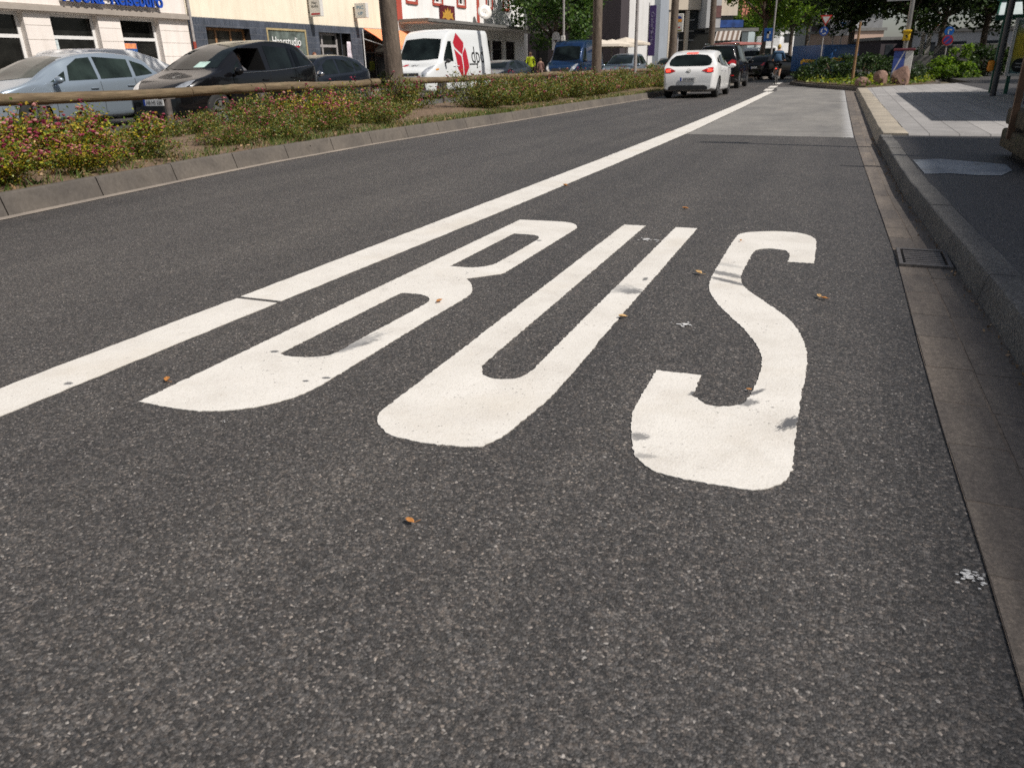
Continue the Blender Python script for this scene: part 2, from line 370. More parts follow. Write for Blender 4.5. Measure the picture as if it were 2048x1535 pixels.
for row in (0, 1):
    y = -2.0 - .2 * row
    while y < 36:
        ln = .33 + random.uniform(-.03, .03) if y < 14 else .6
        for (ya, yb) in ((y, y + ln),):
            if yb > DR0 and ya < DR1:
                if ya < DR0 - .06: yb = DR0
                elif yb > DR1 + .06: ya = DR1
                else: continue
            def xx(yy, f): return at_y(GUT, yy) + .001 + (at_y(KRB, yy) - .004 - at_y(GUT, yy) - .001) * f
            fa, fb = (0, .492) if row == 0 else (.513, 1.0)
            j = random.uniform(-.002, .002); e = .0022; z = .0056 + random.uniform(-.0006, .0008)
            q = [(xx(ya + e, fa) + j, ya + e), (xx(ya + e, fb) + j, ya + e + random.uniform(-.003, .003)), (xx(yb - e, fb) + j, yb - e), (xx(yb - e, fa) + j, yb - e + random.uniform(-.003, .003))]
            cxm = sum(t[0] for t in q) / 4; cym = sum(t[1] for t in q) / 4
            top = [(cxm + (t[0] - cxm) * .985, cym + (t[1] - cym) * .988, z) for t in q]
            gs.add([(t[0], t[1], .0015) for t in q] + top, [(4, 5, 6, 7), (0, 1, 5, 4), (1, 2, 6, 5), (2, 3, 7, 6), (3, 0, 4, 7)])
        y += ln
o = gs.build('gutter_paving', M_GUT); struct(o)
# kerb on the right: stones with rounded noses, split by joints
M_KERB = stone('kerb_granite', (.105, .102, .098), (.20, .194, .186), 40, speck=(1.8, 1.8, 1.75), bs=.6)
M_BUSK = stone('bus_kerb_concrete', (.33, .29, .235), (.46, .41, .33), 12, blotch=(.27, .24, .19))
def kerb_run(mb, P, y0, y1, seg, w, h, gap=.006, flip=1, batter=.02):
    y = y0
    while y < y1 - .05:
        ye = min(y + seg, y1); prof = [(0, 0), (batter * .6, h * .55), (batter, h - .014), (batter + .005, h - .004), (batter + .014, h), (w, h - .001), (w, 0)]
        vs = []; ns = 5; off = random.uniform(-.003, .003)
        for k in range(ns + 1):
            yy = y + gap / 2 + (ye - y - gap) * k / ns; x0 = at_y(P, yy)
            jit = random.uniform(-.0012, .0012) + off
            vs += [(x0 + flip * (u + (jit if v > h * .8 else 0)), yy, v + (jit if v > h * .8 else 0)) for u, v in prof]
        m = len(prof); fs = []
        for k in range(ns):
            for i in range(m - 1): fs.append((k * m + i, k * m + i + 1, (k + 1) * m + i + 1, (k + 1) * m + i))
        fs += [tuple(range(m)), tuple(reversed(range(ns * m, (ns + 1) * m)))]
        mb.add(vs, fs); y = ye
random.seed(8)
p.add([(.76, 11.0, .137), (3.6, 11.0, .137), (3.6, 10.94, .1), (.76, 10.94, .1)], [(0, 1, 2, 3)]) if False else None
k = MB(); kerb_run(k, KRB, -3.6, 11.0, .92, .15, .125, .011); struct(k.build('kerb', M_KERB, smooth=True, angle=22))
k = MB(); kerb_run(k, KRB, 11.0, 29.3, 1.0, .34, .138, batter=.05); struct(k.build('bus_stop_kerb', M_BUSK, smooth=True, angle=40))
# pavement behind it
KB = [(at_y(KRB, y) + .153, y) for y in (-3.6, 1, 3, 5, 7, 9, 10.95)]
p = MB(); strip(p, KB, [(12, a[1]) for a in KB], .119); struct(p.build('pavement', M_PAVE))
m, n, b = new_mat('paving_slabs'); p_ = pos(n)
mp = N(n, 'ShaderNodeMapping'); mp.inputs['Rotation'].default_value = (0, 0, R(90)); n.links.new(p_, mp.inputs[0])
bk = N(n, 'ShaderNodeTexBrick'); bk.offset = .5; bk.inputs['Scale'].default_value = 1.0; bk.inputs['Mortar Size'].default_value = .006; bk.inputs['Brick Width'].default_value = 3.2; bk.inputs['Row Height'].default_value = .33
bk.inputs['Color1'].default_value = (.27, .26, .25, 1); bk.inputs['Color2'].default_value = (.35, .335, .32, 1); bk.inputs['Mortar'].default_value = (.11, .105, .10, 1); n.links.new(mp.outputs[0], bk.inputs['Vector'])
c = mix(n, bk.outputs['Color'], ramp(n, [(.3, (.8, .8, .8)), (.7, (1.12, 1.12, 1.12))], noise(n, p_, 3, 5)), 1.0, 'MULTIPLY')
n.links.new(c, b.inputs['Base Color']); b.inputs['Roughness'].default_value = .8
p = MB(); ys = (11.0, 14, 18, 22, 26, 29.2); strip(p, [(at_y(KRB, y) + .343, y) for y in ys], [(3.6 if y > 11.1 else 12, y) for y in ys], .137, .137); p.add([(.58, 29.2, .137), (3.6, 29.2, .137), (3.6, 33.5, .137), (2.5, 32.3, .137), (1.6, 31.4, .137)], [(0, 1, 2, 3, 4)]); p.add([(.76, 11.0, .137), (12, 11.0, .137), (12, 10.96, .1), (.76, 10.96, .1)], [(0, 1, 2, 3)]); struct(p.build('paved_pavement', m))
p = MB(); p.bx(3.6, 30, 14, 34.2, -.02, .135); p.bx(4.2, 30, 34.2, 52, -.02, .131); struct(p.build('side_path', M_PAVE))
# pale repaired strip on the pavement and the concrete bus bay
M_PATCH = stone('worn_pale_paint', (.22, .25, .285), (.36, .39, .425), 22, blotch=(.085, .088, .078))
p = MB(); random.seed(2)
outl = [gz(1826, 319, .126), gz(1880, 317, .126), gz(1940, 322, .126), gz(2012, 328, .126), gz(2025, 340, .126), gz(2003, 350, .126), gz(1960, 350, .126), gz(1900, 346, .126), gz(1850, 347, .126), gz(1838, 333, .126)]
p.poly(outl, lambda u, v: (u, v, 0.1235)); struct(p.build('pavement_patch', M_PATCH))
m, n, b = new_mat('bus_bay_concrete'); p_ = pos(n)
c = ramp(n, [(.25, (.155, .148, .138)), (.75, (.24, .23, .215))], noise(n, p_, 14, 6, .7))
st = noise(n, p_, 1.2, 5, .65, (1, .35, 1)); c = mix(n, c, ramp(n, [(.32, (.78, .78, .79)), (.68, (1.22, 1.21, 1.18))], st), 1.0, 'MULTIPLY')
st2 = noise(n, p_, 2.0, 4, .7, (.25, 3.0, 1)); c = mix(n, c, ramp(n, [(.3, (.72, .71, .70)), (.55, (1.02, 1.02, 1.02))], st2), .8, 'MULTIPLY')
xs = N(n, 'ShaderNodeSeparateXYZ'); n.links.new(p_, xs.inputs[0])
ed = math_(n, 'ADD', xs.outputs[0], math_(n, 'MULTIPLY', xs.outputs[1], .0149))       # white lime bloom along the gutter joint
bl = math_(n, 'MULTIPLY', math_(n, 'SUBTRACT', math_(n, 'ADD', ed, math_(n, 'MULTIPLY', noise(n, p_, 1.0, 5, .75, (2, 7, 1)), .55)), .43), 5, True)
c = mix(n, c, (.46, .46, .455), math_(n, 'MULTIPLY', bl, .8))
n.links.new(c, b.inputs['Base Color']); b.inputs['Roughness'].default_value = .8; bump(n, b, noise(n, p_, 60, 4), .3, .004)
p = MB()
def lane_r(y): return at_y(LANE_R, y)
LANE_L = [(-2.63, -3), (-2.615, 1.5), (-2.60, 3.0), (-2.585, 6), (-2.565, 9), (-2.56, 12.9), (-2.62, 20), (-2.72, 27), (-2.83, 33)]
LANE_R = [(-2.40, -3), (-2.385, 1.4), (-2.363, 2.73), (-2.31, 5.2), (-2.275, 8), (-2.245, 12.9), (-2.33, 20), (-2.45, 27), (-2.56, 34), (-3.1, 37)]
ys = [11.95, 14, 17, 20, 24, 28, 32, 36.0]
strip(p, [(lane_r(y) + .03, y + (.3 if y < 12 else 0)) for y in ys], [(at_y(GUT, y) - .015, y) for y in ys], .0022); struct(p.build('bus_bay', m))

# ------------------------------------------------------------------ painted markings
random.seed(11)
def outline(px):
    P = [Vector(gz(*q)) for q in px]; n_ = len(P); corner = []
    for i in range(n_):
        a = (P[i] - P[i - 1]); b_ = (P[(i + 1) % n_] - P[i]); ang = abs(a.angle_signed(b_, 0))
        corner.append(ang > R(48) or (a.length > .6 and ang > R(30)) or (b_.length > .6 and ang > R(30)))
    out = []
    for i in range(n_):
        p1, p2 = P[i], P[(i + 1) % n_]
        L = (p2 - p1).length; t1 = (P[i + 1 - n_] - P[i - 1]); t2 = (P[(i + 2) % n_] - p1)
        d = (p2 - p1)
        m1 = d if corner[i] else t1.normalized() * L; m2 = d if corner[(i + 1) % n_] else t2.normalized() * L
        if L > .9: m1 = m2 = d
        k = max(2, int(L / .012))
        for j in range(k):
            t = j / k; h00 = 2 * t**3 - 3 * t**2 + 1; h10 = t**3 - 2 * t**2 + t; h01 = -2 * t**3 + 3 * t**2; h11 = t**3 - t**2
            q = p1 * h00 + m1 * h10 + p2 * h01 + m2 * h11
            out.append((q.x + random.gauss(0, .0018), q.y + random.gauss(0, .0018)))
    return out
def painted(name, outer, holes, mat, parent, z=.0032, scale=None):
    loops = [outer] + list(holes); tris = tessellate_polygon([[Vector((p[0], p[1], 0)) for p in l] for l in loops])
    flat = [p for l in loops for p in l]; mb = MB()
    mb.add([(p[0], p[1], z) for p in flat], tris)
    o = 0
    for l in loops:
        k = len(l); mb.add([(p[0], p[1], z) for p in l] + [(p[0], p[1], .0005) for p in l], [(i, (i + 1) % k, k + (i + 1) % k, k + i) for i in range(k)])
    return mb.build(name, mat, parent)
B_OUT = [(278, 804), (475.6, 709.4), (1040, 440), (1085, 442), (1128, 444.5), (1145.7, 447.5), (1153.8, 453), (1150, 459), (1010.8, 545), (1000, 548.5), (931.6, 557.8), (938, 562.5), (943, 571), (943.8, 579), (942, 587), (934.5, 593.5), (815, 665), (692.4, 740), (654.3, 763), (625, 780), (581, 797.5), (522.5, 812.5), (463.8, 820.7), (405, 823), (346.6, 817), (314, 811)]
B_H1 = [(899.3, 533), (1026.8, 467.8), (1063.5, 470.2), (1074.5, 472.5), (1078, 476), (1073, 481), (993, 527), (975.5, 532.6), (946.2, 535.6)]
B_H2 = [(559, 708), (801, 586.5), (829, 588.4), (850, 592), (859.2, 598), (853, 607), (713, 683), (680.9, 702), (664, 709.5), (648.6, 713.4), (610.4, 715.4), (575, 712.8)]
U_OUT = [(1248, 450), (1290.6, 452.2), (972.6, 723.4), (964.5, 733), (962.6, 741), (966, 749), (981.4, 756.5), (1010.7, 759.5), (1037, 756.5), (1057.6, 746.8), (1075, 731), (1145.5, 660.4), (1351.4, 455), (1394.2, 457.4), (1204, 675), (1183, 701.4), (1110.3, 785), (1075, 818), (1040, 846), (1012, 868), (985, 884), (965, 892), (940, 894.5), (900, 892), (850, 886), (800, 877), (773, 865.5), (758.6, 850), (754.6, 838), (759.5, 826), (774, 814)]
S_OUT = [(1474.8, 471.8), (1488.2, 466.4), (1517.5, 464), (1554.2, 463.2), (1590.8, 465.6), (1615.2, 470.5), (1631, 480.3), (1627.5, 527.4), (1575, 524.3), (1578.6, 518), (1578.6, 508.4), (1571.3, 501.5), (1542, 498), (1519, 499), (1508.3, 503.5), (1501, 513), (1483.3, 549), (1482, 562), (1490.7, 576.8), (1517.5, 596.3), (1554.2, 620.8), (1581, 642.7), (1600.6, 669.6), (1612.8, 708.7), (1610.4, 757.5), (1603, 785.5), (1590.8, 871), (1587.2, 915), (1582.3, 944.3), (1566.4, 963.8), (1542, 974.8), (1512.7, 980.5), (1468.7, 976), (1395.4, 963.8), (1322, 948), (1290, 932), (1267.7, 904), (1262.3, 865), (1266, 827), (1280.6, 795.3), (1312.4, 741.5), (1402.7, 751.3), (1384, 793), (1393, 796.5), (1402.7, 805), (1419.8, 812), (1449, 814), (1476, 811), (1493, 800), (1510.2, 773.3), (1523.6, 726.9), (1520, 703.8), (1505.3, 679.4), (1476, 647.6), (1444.3, 618.3), (1427.2, 597.5), (1419.8, 584), (1418, 572), (1424.7, 552), (1444.3, 518.2)]
DK = (.115, .115, .118); MD = (.30, .295, .285)
def st(px, py, ang, lx, ly, k, col=DK):
    x, y = gz(px, py); return (x, y, R(ang), lx, ly, k, col)
M_LET_B = paint_mat('road_paint_b', [st(690, 697, 60, .16, .03, .95), st(704, 690, 75, .2, .05, .8, MD), st(549, 704, 10, .02, .013, 1), st(612, 763, 10, .014, .011, 1), st(653, 757, 20, .022, .011, 1), st(1078, 482, 30, .02, .03, .7)])
M_LET_U = paint_mat('road_paint_u', [st(1262, 583, 8, .07, .06, .85, DK), st(1240, 578, 0, .09, .09, .6, MD), st(1290, 559, 0, .015, .04, .9)])
M_LET_S = paint_mat('road_paint_s', [st(1452, 549, -30, .14, .045, .8, DK), st(1455, 563, -32, .14, .03, .9, DK), st(1450, 530, -25, .11, .04, .45, MD), st(1578, 848, 68, .075, .028, 1, DK), st(1492, 806, 40, .05, .03, .8, DK), st(1512, 786, 60, .05, .012, .9, DK), st(1388, 788, 60, .03, .016, .95, DK), st(1278, 874, 10, .035, .03, .75, DK), st(1287, 913, 10, .04, .016, .5, DK)])
M_LANE = paint_mat('road_paint_line', [st(137, 768, 0, .02, .016, .9)])
bus = thing('bus_lettering', 'large white word BUS painted on the asphalt of the bus lane', 'road marking', (0, 0, 0))
lb = painted('letter', outline(B_OUT), [outline(B_H1), outline(B_H2)], M_LET_B, bus); lb['label'] = 'white letter B'
lu = painted('letter', outline(U_OUT), [], M_LET_U, bus); lu['label'] = 'white letter U with dark tyre smear'
ls = painted('letter', outline(S_OUT), [], M_LET_S, bus); ls['label'] = 'white letter S with black scuffs'
def line_piece(y0, y1, s0=0.0, s1=0.0):      # s0, s1 skew the cut ends
    k = max(3, int((y1 - y0) / .04)); Lp = []; Rp = []
    for i in range(k + 1):
        y = y0 + (y1 - y0) * i / k; w = .004 if y < 8 else .008
        Lp.append((at_y(LANE_L, y) + random.gauss(0, w * .5), y + (s0 if i == 0 else 0))); Rp.append((at_y(LANE_R, y) + random.gauss(0, w * .5), y + (s1 if i == k else 0)))
    return Lp + Rp[::-1]
ln = thing('lane_line', 'broad white solid line between the bus lane and the car lane', 'road marking', (0, 0, 0))
for (a, b_) in ((-3, 2.712), (2.742, 30.6)):
    o_ = line_piece(a, b_); painted('line_segment', o_, [], M_LANE, ln, z=.0036)
for (a, b_) in ((31.6, 34.0), (35.2, 38.0), (41, 45)):
    dx = -.12 - (a - 31) * .05; tag(painted('lane_dash', [(at_y(LANE_L, 33) + dx, a), (at_y(LANE_L, 33) + dx + .3, a), (at_y(LANE_L, 33) + dx + .2, b_), (at_y(LANE_L, 33) + dx - .12, b_)], [], M_LANE, None, z=.0036),
        {31.6: 'short white dash straight after the end of the solid lane line', 35.2: 'short white dash midway between two others near the green island', 41: 'farthest short white dash, on the asphalt under the cyclist'}[a], 'road marking', 'white dashes beyond the solid line')

# ------------------------------------------------------------------ drain grate in the gutter
M_IRON = plain('cast_iron', (.15, .135, .125), .5, .35, .3, 40, bmp=.3)
M_PIT = plain('drain_pit', (.006, .006, .006), .9)
gx0, gx1 = at_y(GUT, 4.5) + .006, at_y(KRB, 4.5) - .004
dg_ = thing('drain_grate', 'dark cast iron drain grate set in the gutter beside the kerb', 'drain grate', ((gx0 + gx1) / 2, 4.515, 0))
wx, wy = gx1 - gx0, DR1 - DR0 - .01
f = MB(); f.bx(-wx / 2, wx / 2, -wy / 2, -wy / 2 + .03, .004, .019); f.bx(-wx / 2, wx / 2, wy / 2 - .03, wy / 2, .004, .019); f.bx(-wx / 2, -wx / 2 + .018, -wy / 2 + .03, wy / 2 - .03, .004, .019); f.bx(wx / 2 - .018, wx / 2, -wy / 2 + .03, wy / 2 - .03, .004, .019)
f.build('frame', M_IRON, dg_)
f = MB(); f.bx(-wx / 2 + .018, wx / 2 - .018, -wy / 2 + .03, wy / 2 - .03, .0044, .0048); f.build('pit', M_PIT, dg_)
for i in range(7):
    yy = -wy / 2 + .03 + (i + .8) * (wy - .06) / 7.6
    f = MB(); f.bbox((0, yy, .0135), (wx - .06, .023, .008), .003); f.build('bar', M_IRON, dg_)

# ------------------------------------------------------------------ fallen leaves and splashes on the road
M_LEAF = plain('dry_leaf', (.44, .19, .05), .6, 0, .35, 30); M_LEAF2 = plain('pale_dry_leaf', (.56, .36, .16), .6, 0, .3, 30)
def leaf(px, py, L, a, lab, mat=M_LEAF, z0=.006):
    x, y = gz(px, py); mb = MB(); random.seed(int(px * 7 + py))
    rows = 7; vs = []; fs = []
    for i in range(rows):
        t = i / (rows - 1); w = math.sin(PI * min(1, t * .92 + .04)) ** .8 * L * .33
        curl = .55 * L * (t - .4) ** 2
        for s in (-1, -.5, 0, .5, 1): vs.append((s * w, (t - .5) * L, curl + abs(s) * w * .75 + random.uniform(0, .06) * L))
    for i in range(rows - 1):
        for j in range(4): fs.append((i * 5 + j, i * 5 + j + 1, i * 5 + j + 6, i * 5 + j + 5))
    mb.add(vs, fs); mb.tube([(0, -L * .5, .1 * L), (.02, -L * .72, .03 * L)], L * .02, 5)
    o = mb.build('fallen_leaf', mat, None, True); o.location = (x, y, z0); o.rotation_euler = (0, 0, a)
    md = o.modifiers.new('t', 'SOLIDIFY'); md.thickness = .0008
    return tag(o, lab, 'leaf', 'dry leaves lying on the road')
leaf(335, 763, 0.031, .6, 'curled orange leaf on the asphalt between the lane line and the foot of letter B')
leaf(879, 606, 0.033, -.5, 'orange brown leaf lying on the white lower bowl of letter B', z0=.008)
leaf(820, 1047, 0.025, 1.4, 'bright orange leaf alone on the bare asphalt in front of letter U')
leaf(1245, 637, 0.037, 2.0, 'pale leaf at the right edge of the right stroke of letter U', M_LEAF2)
leaf(1397, 549, 0.044, .9, 'yellowish leaf on the asphalt between letters U and S', M_LEAF2)
leaf(1637, 596, 0.032, .3, 'tan leaf to the right of the S, left half of a close pair', M_LEAF2)
leaf(1648, 600, 0.029, 1.5, 'orange leaf to the right of the S, right half of a close pair')
leaf(1481, 484, 0.022, .2, 'tiny dark leaf crumb on the top curve of letter S', z0=.008)
leaf(1130, 373, 0.052, 1.1, 'small brown leaf just right of the lane line beyond letter B')
leaf(1370, 419, 0.044, 1.9, 'small orange leaf on the asphalt beyond the tops of the U', M_LEAF)
leaf(1497, 783, 0.018, 1.9, 'orange leaf crumb inside the lower bowl of letter S', M_LEAF)
M_SPL = plain('white_splash', (.68, .68, .67), .7)
def splash(px, py, r, k, lab, seed):
    random.seed(seed); x, y = gz(px, py); mb = MB()
    for i in range(k):
        a = random.uniform(0, 2 * PI); d = abs(random.gauss(0, r * .5)); cx_, cy_ = d * math.cos(a) * 1.2, d * math.sin(a); q = random.uniform(.2, 1) * r * .13
        pts = [(cx_ + 1.7 * q * random.uniform(.4, 1.5) * math.cos(2 * PI * j / 8), cy_ + q * random.uniform(.5, 1.4) * math.sin(2 * PI * j / 8)) for j in range(8)]
        mb.add([(u, v, .0052 + i * .00002) for u, v in pts] + [(cx_, cy_, .0056 + i * .00002)], [(j, (j + 1) % 8, 8) for j in range(8)])
    o = mb.build('paint_splash', M_SPL); o.location = (x, y, 0); return tag(o, lab, 'paint splash', 'white splashes on the road')
splash(1938, 1156, .027, 45, 'speckled white paint splash on the asphalt against the gutter setts', 1)
splash(1370, 650, .045, 24, 'white splash on the asphalt between the U and the S', 2)
splash(1292, 480, .06, 22, 'white flecks between the two upper strokes of letter U', 3)
splash(448, 844, .012, 9, 'tiny white fleck on the asphalt below the foot of letter B', 4)

# ------------------------------------------------------------------ the planted median: kerb, soil
M_MKERB = stone('median_kerb_concrete', (.10, .088, .076), (.15, .134, .117), 25, blotch=(.08, .07, .06))
M_CHAN = stone('concrete_channel', (.26, .225, .19), (.35, .305, .26), 25)
random.seed(5)
k = MB(); kerb_run(k, MED, -5, 60, 1.0, .13, .17, .012, flip=-1, batter=.05); struct(k.build('median_kerb', M_MKERB, smooth=True, angle=40))
k = MB(); strip(k, [(a[0] - .005, a[1]) for a in MED], [(a[0] + .11, a[1]) for a in MED], .0045); struct(k.build('kerb_channel', M_CHAN))
MEDB = [(x - 4.2 if y < 20 else x - 4.4, y) for x, y in MED]
k = MB(); kerb_run(k, MEDB, -5, 60, 2.0, .13, .15, .012, flip=1, batter=.03); struct(k.build('median_kerb_rear', M_MKERB, smooth=True, angle=40))
m, n, b = new_mat('soil'); p_ = pos(n)
c = ramp(n, [(.25, (.085, .055, .035)), (.6, (.20, .135, .085)), (.8, (.30, .215, .135))], noise(n, p_, 9, 6, .75)); n.links.new(c, b.inputs['Base Color']); b.inputs['Roughness'].default_value = .95
bump(n, b, noise(n, p_, 30, 5, .7), .8, .03)
k = MB(); Q = [(at_y(MED, y) - .125, y) for y in np.arange(-5, 60.1, .5)]; Qb = [(at_y(MEDB, y) + .125, y) for y in np.arange(-5, 60.1, .5)]
vs = []; fs = []; cr = 14
random.seed(3)
for a, b2 in zip(Q, Qb):
    for j in range(cr + 1):
        t = j / cr; vs.append((a[0] + (b2[0] - a[0]) * t, a[1], .155 + (.09 * math.sin(PI * t) if 0 < j < cr else 0) + (random.uniform(-.015, .02) if 0 < j < cr else 0)))
for i in range(len(Q) - 1):
    for j in range(cr): fs.append((i * (cr + 1) + j, i * (cr + 1) + j + 1, (i + 1) * (cr + 1) + j + 1, (i + 1) * (cr + 1) + j))
k.add(vs, fs); struct(k.build('median_soil', m, smooth=True))
# far pavement along the shops
M_FPAVE = stone('shop_pavement', (.25, .24, .225), (.36, .345, .325), 8)
k = MB(); k.bx(-23.2, -18.6, -8, 90, -.1, .12); struct(k.build('shop_pavement', M_FPAVE))
# ------------------------------------------------------------------ vegetation
def leaf_mat(name, stops, trans=.35, rough=.5):
    m = bpy.data.materials.new(name); m.use_nodes = True; n = m.node_tree; n.nodes.clear()
    out = n.nodes.new('ShaderNodeOutputMaterial'); g = n.nodes.new('ShaderNodeNewGeometry')
    c = ramp(n, stops, g.outputs['Random Per Island'])
    b = n.nodes.new('ShaderNodeBsdfPrincipled'); b.inputs['Roughness'].default_value = rough; b.inputs['Specular IOR Level'].default_value = .35
    t = n.nodes.new('ShaderNodeBsdfTranslucent'); mx = n.nodes.new('ShaderNodeMixShader'); mx.inputs[0].default_value = trans
    n.links.new(c, b.inputs['Base Color'])
    tc = mix(n, c, (1.25, 1.35, .6), 1.0, 'MULTIPLY'); n.links.new(tc, t.inputs[0])
    n.links.new(b.outputs[0], mx.inputs[1]); n.links.new(t.outputs[0], mx.inputs[2]); n.links.new(mx.outputs[0], out.inputs[0]); return m
M_ROSE_Y = leaf_mat('rose_leaf_yellow', [(0, (0.047, 0.094, 0.016)), (.25, (0.109, 0.179, 0.027)), (.46, (0.234, 0.281, 0.039)), (.62, (0.484, 0.390, 0.023)), (.80, (0.429, 0.281, 0.047)), (.93, (0.203, 0.101, 0.039)), (1, (0.281, 0.156, 0.078))], .28, .42)
M_ROSE_O = leaf_mat('rose_leaf_olive', [(0, (0.035, 0.062, 0.014)), (.3, (0.086, 0.133, 0.027)), (.58, (0.156, 0.195, 0.039)), (.74, (0.250, 0.250, 0.055)), (.86, (0.281, 0.195, 0.062)), (.94, (0.234, 0.109, 0.062)), (1, (0.452, 0.359, 0.047))], .28, .42)
M_BLOOM = leaf_mat('rose_bloom', [(0, (.17, .015, .045)), (.4, (.30, .03, .075)), (.7, (.48, .12, .16)), (.88, (.58, .26, .25)), (1, (.62, .36, .30))], .2, .6)
M_STEM = plain('rose_stem', (.10, .065, .03), .8)
M_GRASS = leaf_mat('grass_blade', [(0, (.05, .10, .018)), (.6, (.11, .17, .04)), (.85, (.28, .25, .10)), (1, (.38, .30, .16))], .3)
M_LGREEN = leaf_mat('leaf_bright_green', [(0, (.05, .10, .016)), (.5, (.11, .19, .03)), (.85, (.19, .27, .045)), (1, (.25, .32, .07))], .58)
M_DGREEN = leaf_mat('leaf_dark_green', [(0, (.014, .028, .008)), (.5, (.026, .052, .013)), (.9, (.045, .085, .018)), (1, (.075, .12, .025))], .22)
M_MGREEN = leaf_mat('leaf_mid_green', [(0, (.025, .058, .014)), (.5, (.052, .108, .024)), (.9, (.095, .165, .035)), (1, (.14, .21, .05))], .35)
M_LIME = leaf_mat('leaf_lime', [(0, (.13, .20, .02)), (.5, (.26, .34, .03)), (1, (.42, .46, .05))], .45)
def leaves(rng, C, L, width=.55, droop=0.0, fold=.35):
    """C: (n,3) centres, L: (n,) lengths -> verts, faces of folded rhombic leaves"""
    n_ = len(C); d = rng.normal(size=(n_, 3)); d[:, 2] = d[:, 2] * .7 - droop; d /= np.linalg.norm(d, axis=1)[:, None]
    u = rng.normal(size=(n_, 3)); u[:, 2] *= .6; u -= d * (u * d).sum(1)[:, None]; u /= np.linalg.norm(u, axis=1)[:, None]
    w = np.cross(d, u); L = L[:, None]
    A = C - d * L * .5; B = C + d * L * .5; m_ = C - d * L * .05
    P = m_ + u * L * width * .5 + w * L * fold * .25; Q = m_ - u * L * width * .5 + w * L * fold * .25
    V = np.stack([A, P, B, Q], 1).reshape(-1, 3)
    i = np.arange(n_) * 4
    F = np.concatenate([np.stack([i, i + 1, i + 2], 1), np.stack([i, i + 2, i + 3], 1)])
    return V, F
def np_mesh(name, V, F, mat, parent=None):
    me = bpy.data.meshes.new(name); me.vertices.add(len(V)); me.vertices.foreach_set('co', np.ascontiguousarray(V, np.float32).ravel())
    k = F.shape[1]; me.loops.add(F.size); me.loops.foreach_set('vertex_index', np.ascontiguousarray(F, np.int32).ravel())
    me.polygons.add(len(F)); me.polygons.foreach_set('loop_start', np.arange(0, F.size, k, dtype=np.int32))
    me.update(calc_edges=True); me.materials.append(mat)
    o = bpy.data.objects.new(name, me); COL.objects.link(o)
    if parent: o.parent = parent
    return o
def rose_bush(seed, lmat, h=.55, rx=.75, ry=.85, n_=2300, blooms=70, bl=.03, bloom_top=True):
    rng = np.random.default_rng(seed); random.seed(seed)
    t = thing('rose_bush', 'x', 'bush')
    ns = 34; st_ = MB(); tips = []
    for i in range(ns):
        a = random.uniform(0, 2 * PI); q = math.sqrt(random.random()); hh = h * (1.02 - .45 * q * q) * random.uniform(.7, 1.22)
        x, y = rx * q * math.cos(a), ry * q * math.sin(a); b0 = (x * .35, y * .35, 0); mid = (x * .75 + random.uniform(-.05, .05), y * .75, hh * .6)
        st_.tube([b0, mid, (x, y, hh)], [.007, .005, .003], 4); tips.append((b0, mid, (x, y, hh)))
    st_.build('stem', M_STEM, t)
    C = []
    for k in range(n_):
        b0, mid, tp = random.choice(tips); s = random.random() ** .75
        p = [b0[i] + (mid[i] - b0[i]) * s / .55 if s < .55 else mid[i] + (tp[i] - mid[i]) * (s - .55) / .45 for i in range(3)]
        sp = .085
        C.append((p[0] + random.gauss(0, sp), p[1] + random.gauss(0, sp), max(.01, p[2] + random.gauss(0, sp * .7))))
    C = np.array(C); V, F = leaves(rng, C, rng.uniform(.026, .052, len(C)), .62, .1); np_mesh('foliage', V, F, lmat, t)
    mb = MB()
    for k in range(blooms):
        b0, mid, tp = random.choice(tips); s = random.uniform(.82, 1.08) if random.random() < .8 else random.uniform(.4, .9)
        c = [mid[i] + (tp[i] - mid[i]) * s + random.gauss(0, .045) for i in range(3)]
        for j in range(random.choice((1, 2, 3))):
            cc = [c[0] + random.gauss(0, .02), c[1] + random.gauss(0, .02), c[2] + random.gauss(0, .015)]; r_ = bl * random.uniform(.45, .85)
            vs = [(cc[0], cc[1], cc[2] - r_ * .8)]; m_ = 6
            for lv, (rr, zz) in enumerate(((.8, -.2), (1.0, .35), (.5, .7))):
                for q in range(m_): an = 2 * PI * q / m_ + lv * .5; jr = random.uniform(.75, 1.2); vs.append((cc[0] + r_ * rr * jr * math.cos(an), cc[1] + r_ * rr * jr * math.sin(an), cc[2] + r_ * zz))
            vs.append((cc[0], cc[1], cc[2] + r_ * .45))
            fs = [(0, 1 + (q + 1) % m_, 1 + q) for q in range(m_)]
            for lv in (0, 1): fs += [(1 + lv * m_ + q, 1 + lv * m_ + (q + 1) % m_, 1 + (lv + 1) * m_ + (q + 1) % m_, 1 + (lv + 1) * m_ + q) for q in range(m_)]
            fs += [(1 + 2 * m_ + q, 1 + 2 * m_ + (q + 1) % m_, len(vs) - 1) for q in range(m_)]
            mb.add(vs, fs)
    mb.build('blossoms', M_BLOOM, t)
    return t
RG = 'rose bushes in the planted median'
bushA = rose_bush(1, M_ROSE_Y, .56, .80, .8, 6800, 135, .029)
bushB = rose_bush(2, M_ROSE_O, .50, .72, .85, 6000, 80, .027)
bushC = rose_bush(3, M_ROSE_O, .62, .80, .95, 6800, 38, .026)
bushD = rose_bush(4, M_ROSE_O, .36, .55, .6, 2600, 12, .026)
used = set()
def bush(proto, x, y, s, rz, lab, sz=None):
    loc = (x, y, .18); sc = (s, s, sz or s)
    if proto not in used:
        used.add(proto); proto.location = loc; proto.rotation_euler = (0, 0, rz); proto.scale = sc; tag(proto, lab, 'bush', RG); return proto
    return dup(proto, loc, rz, lab, sc, RG)
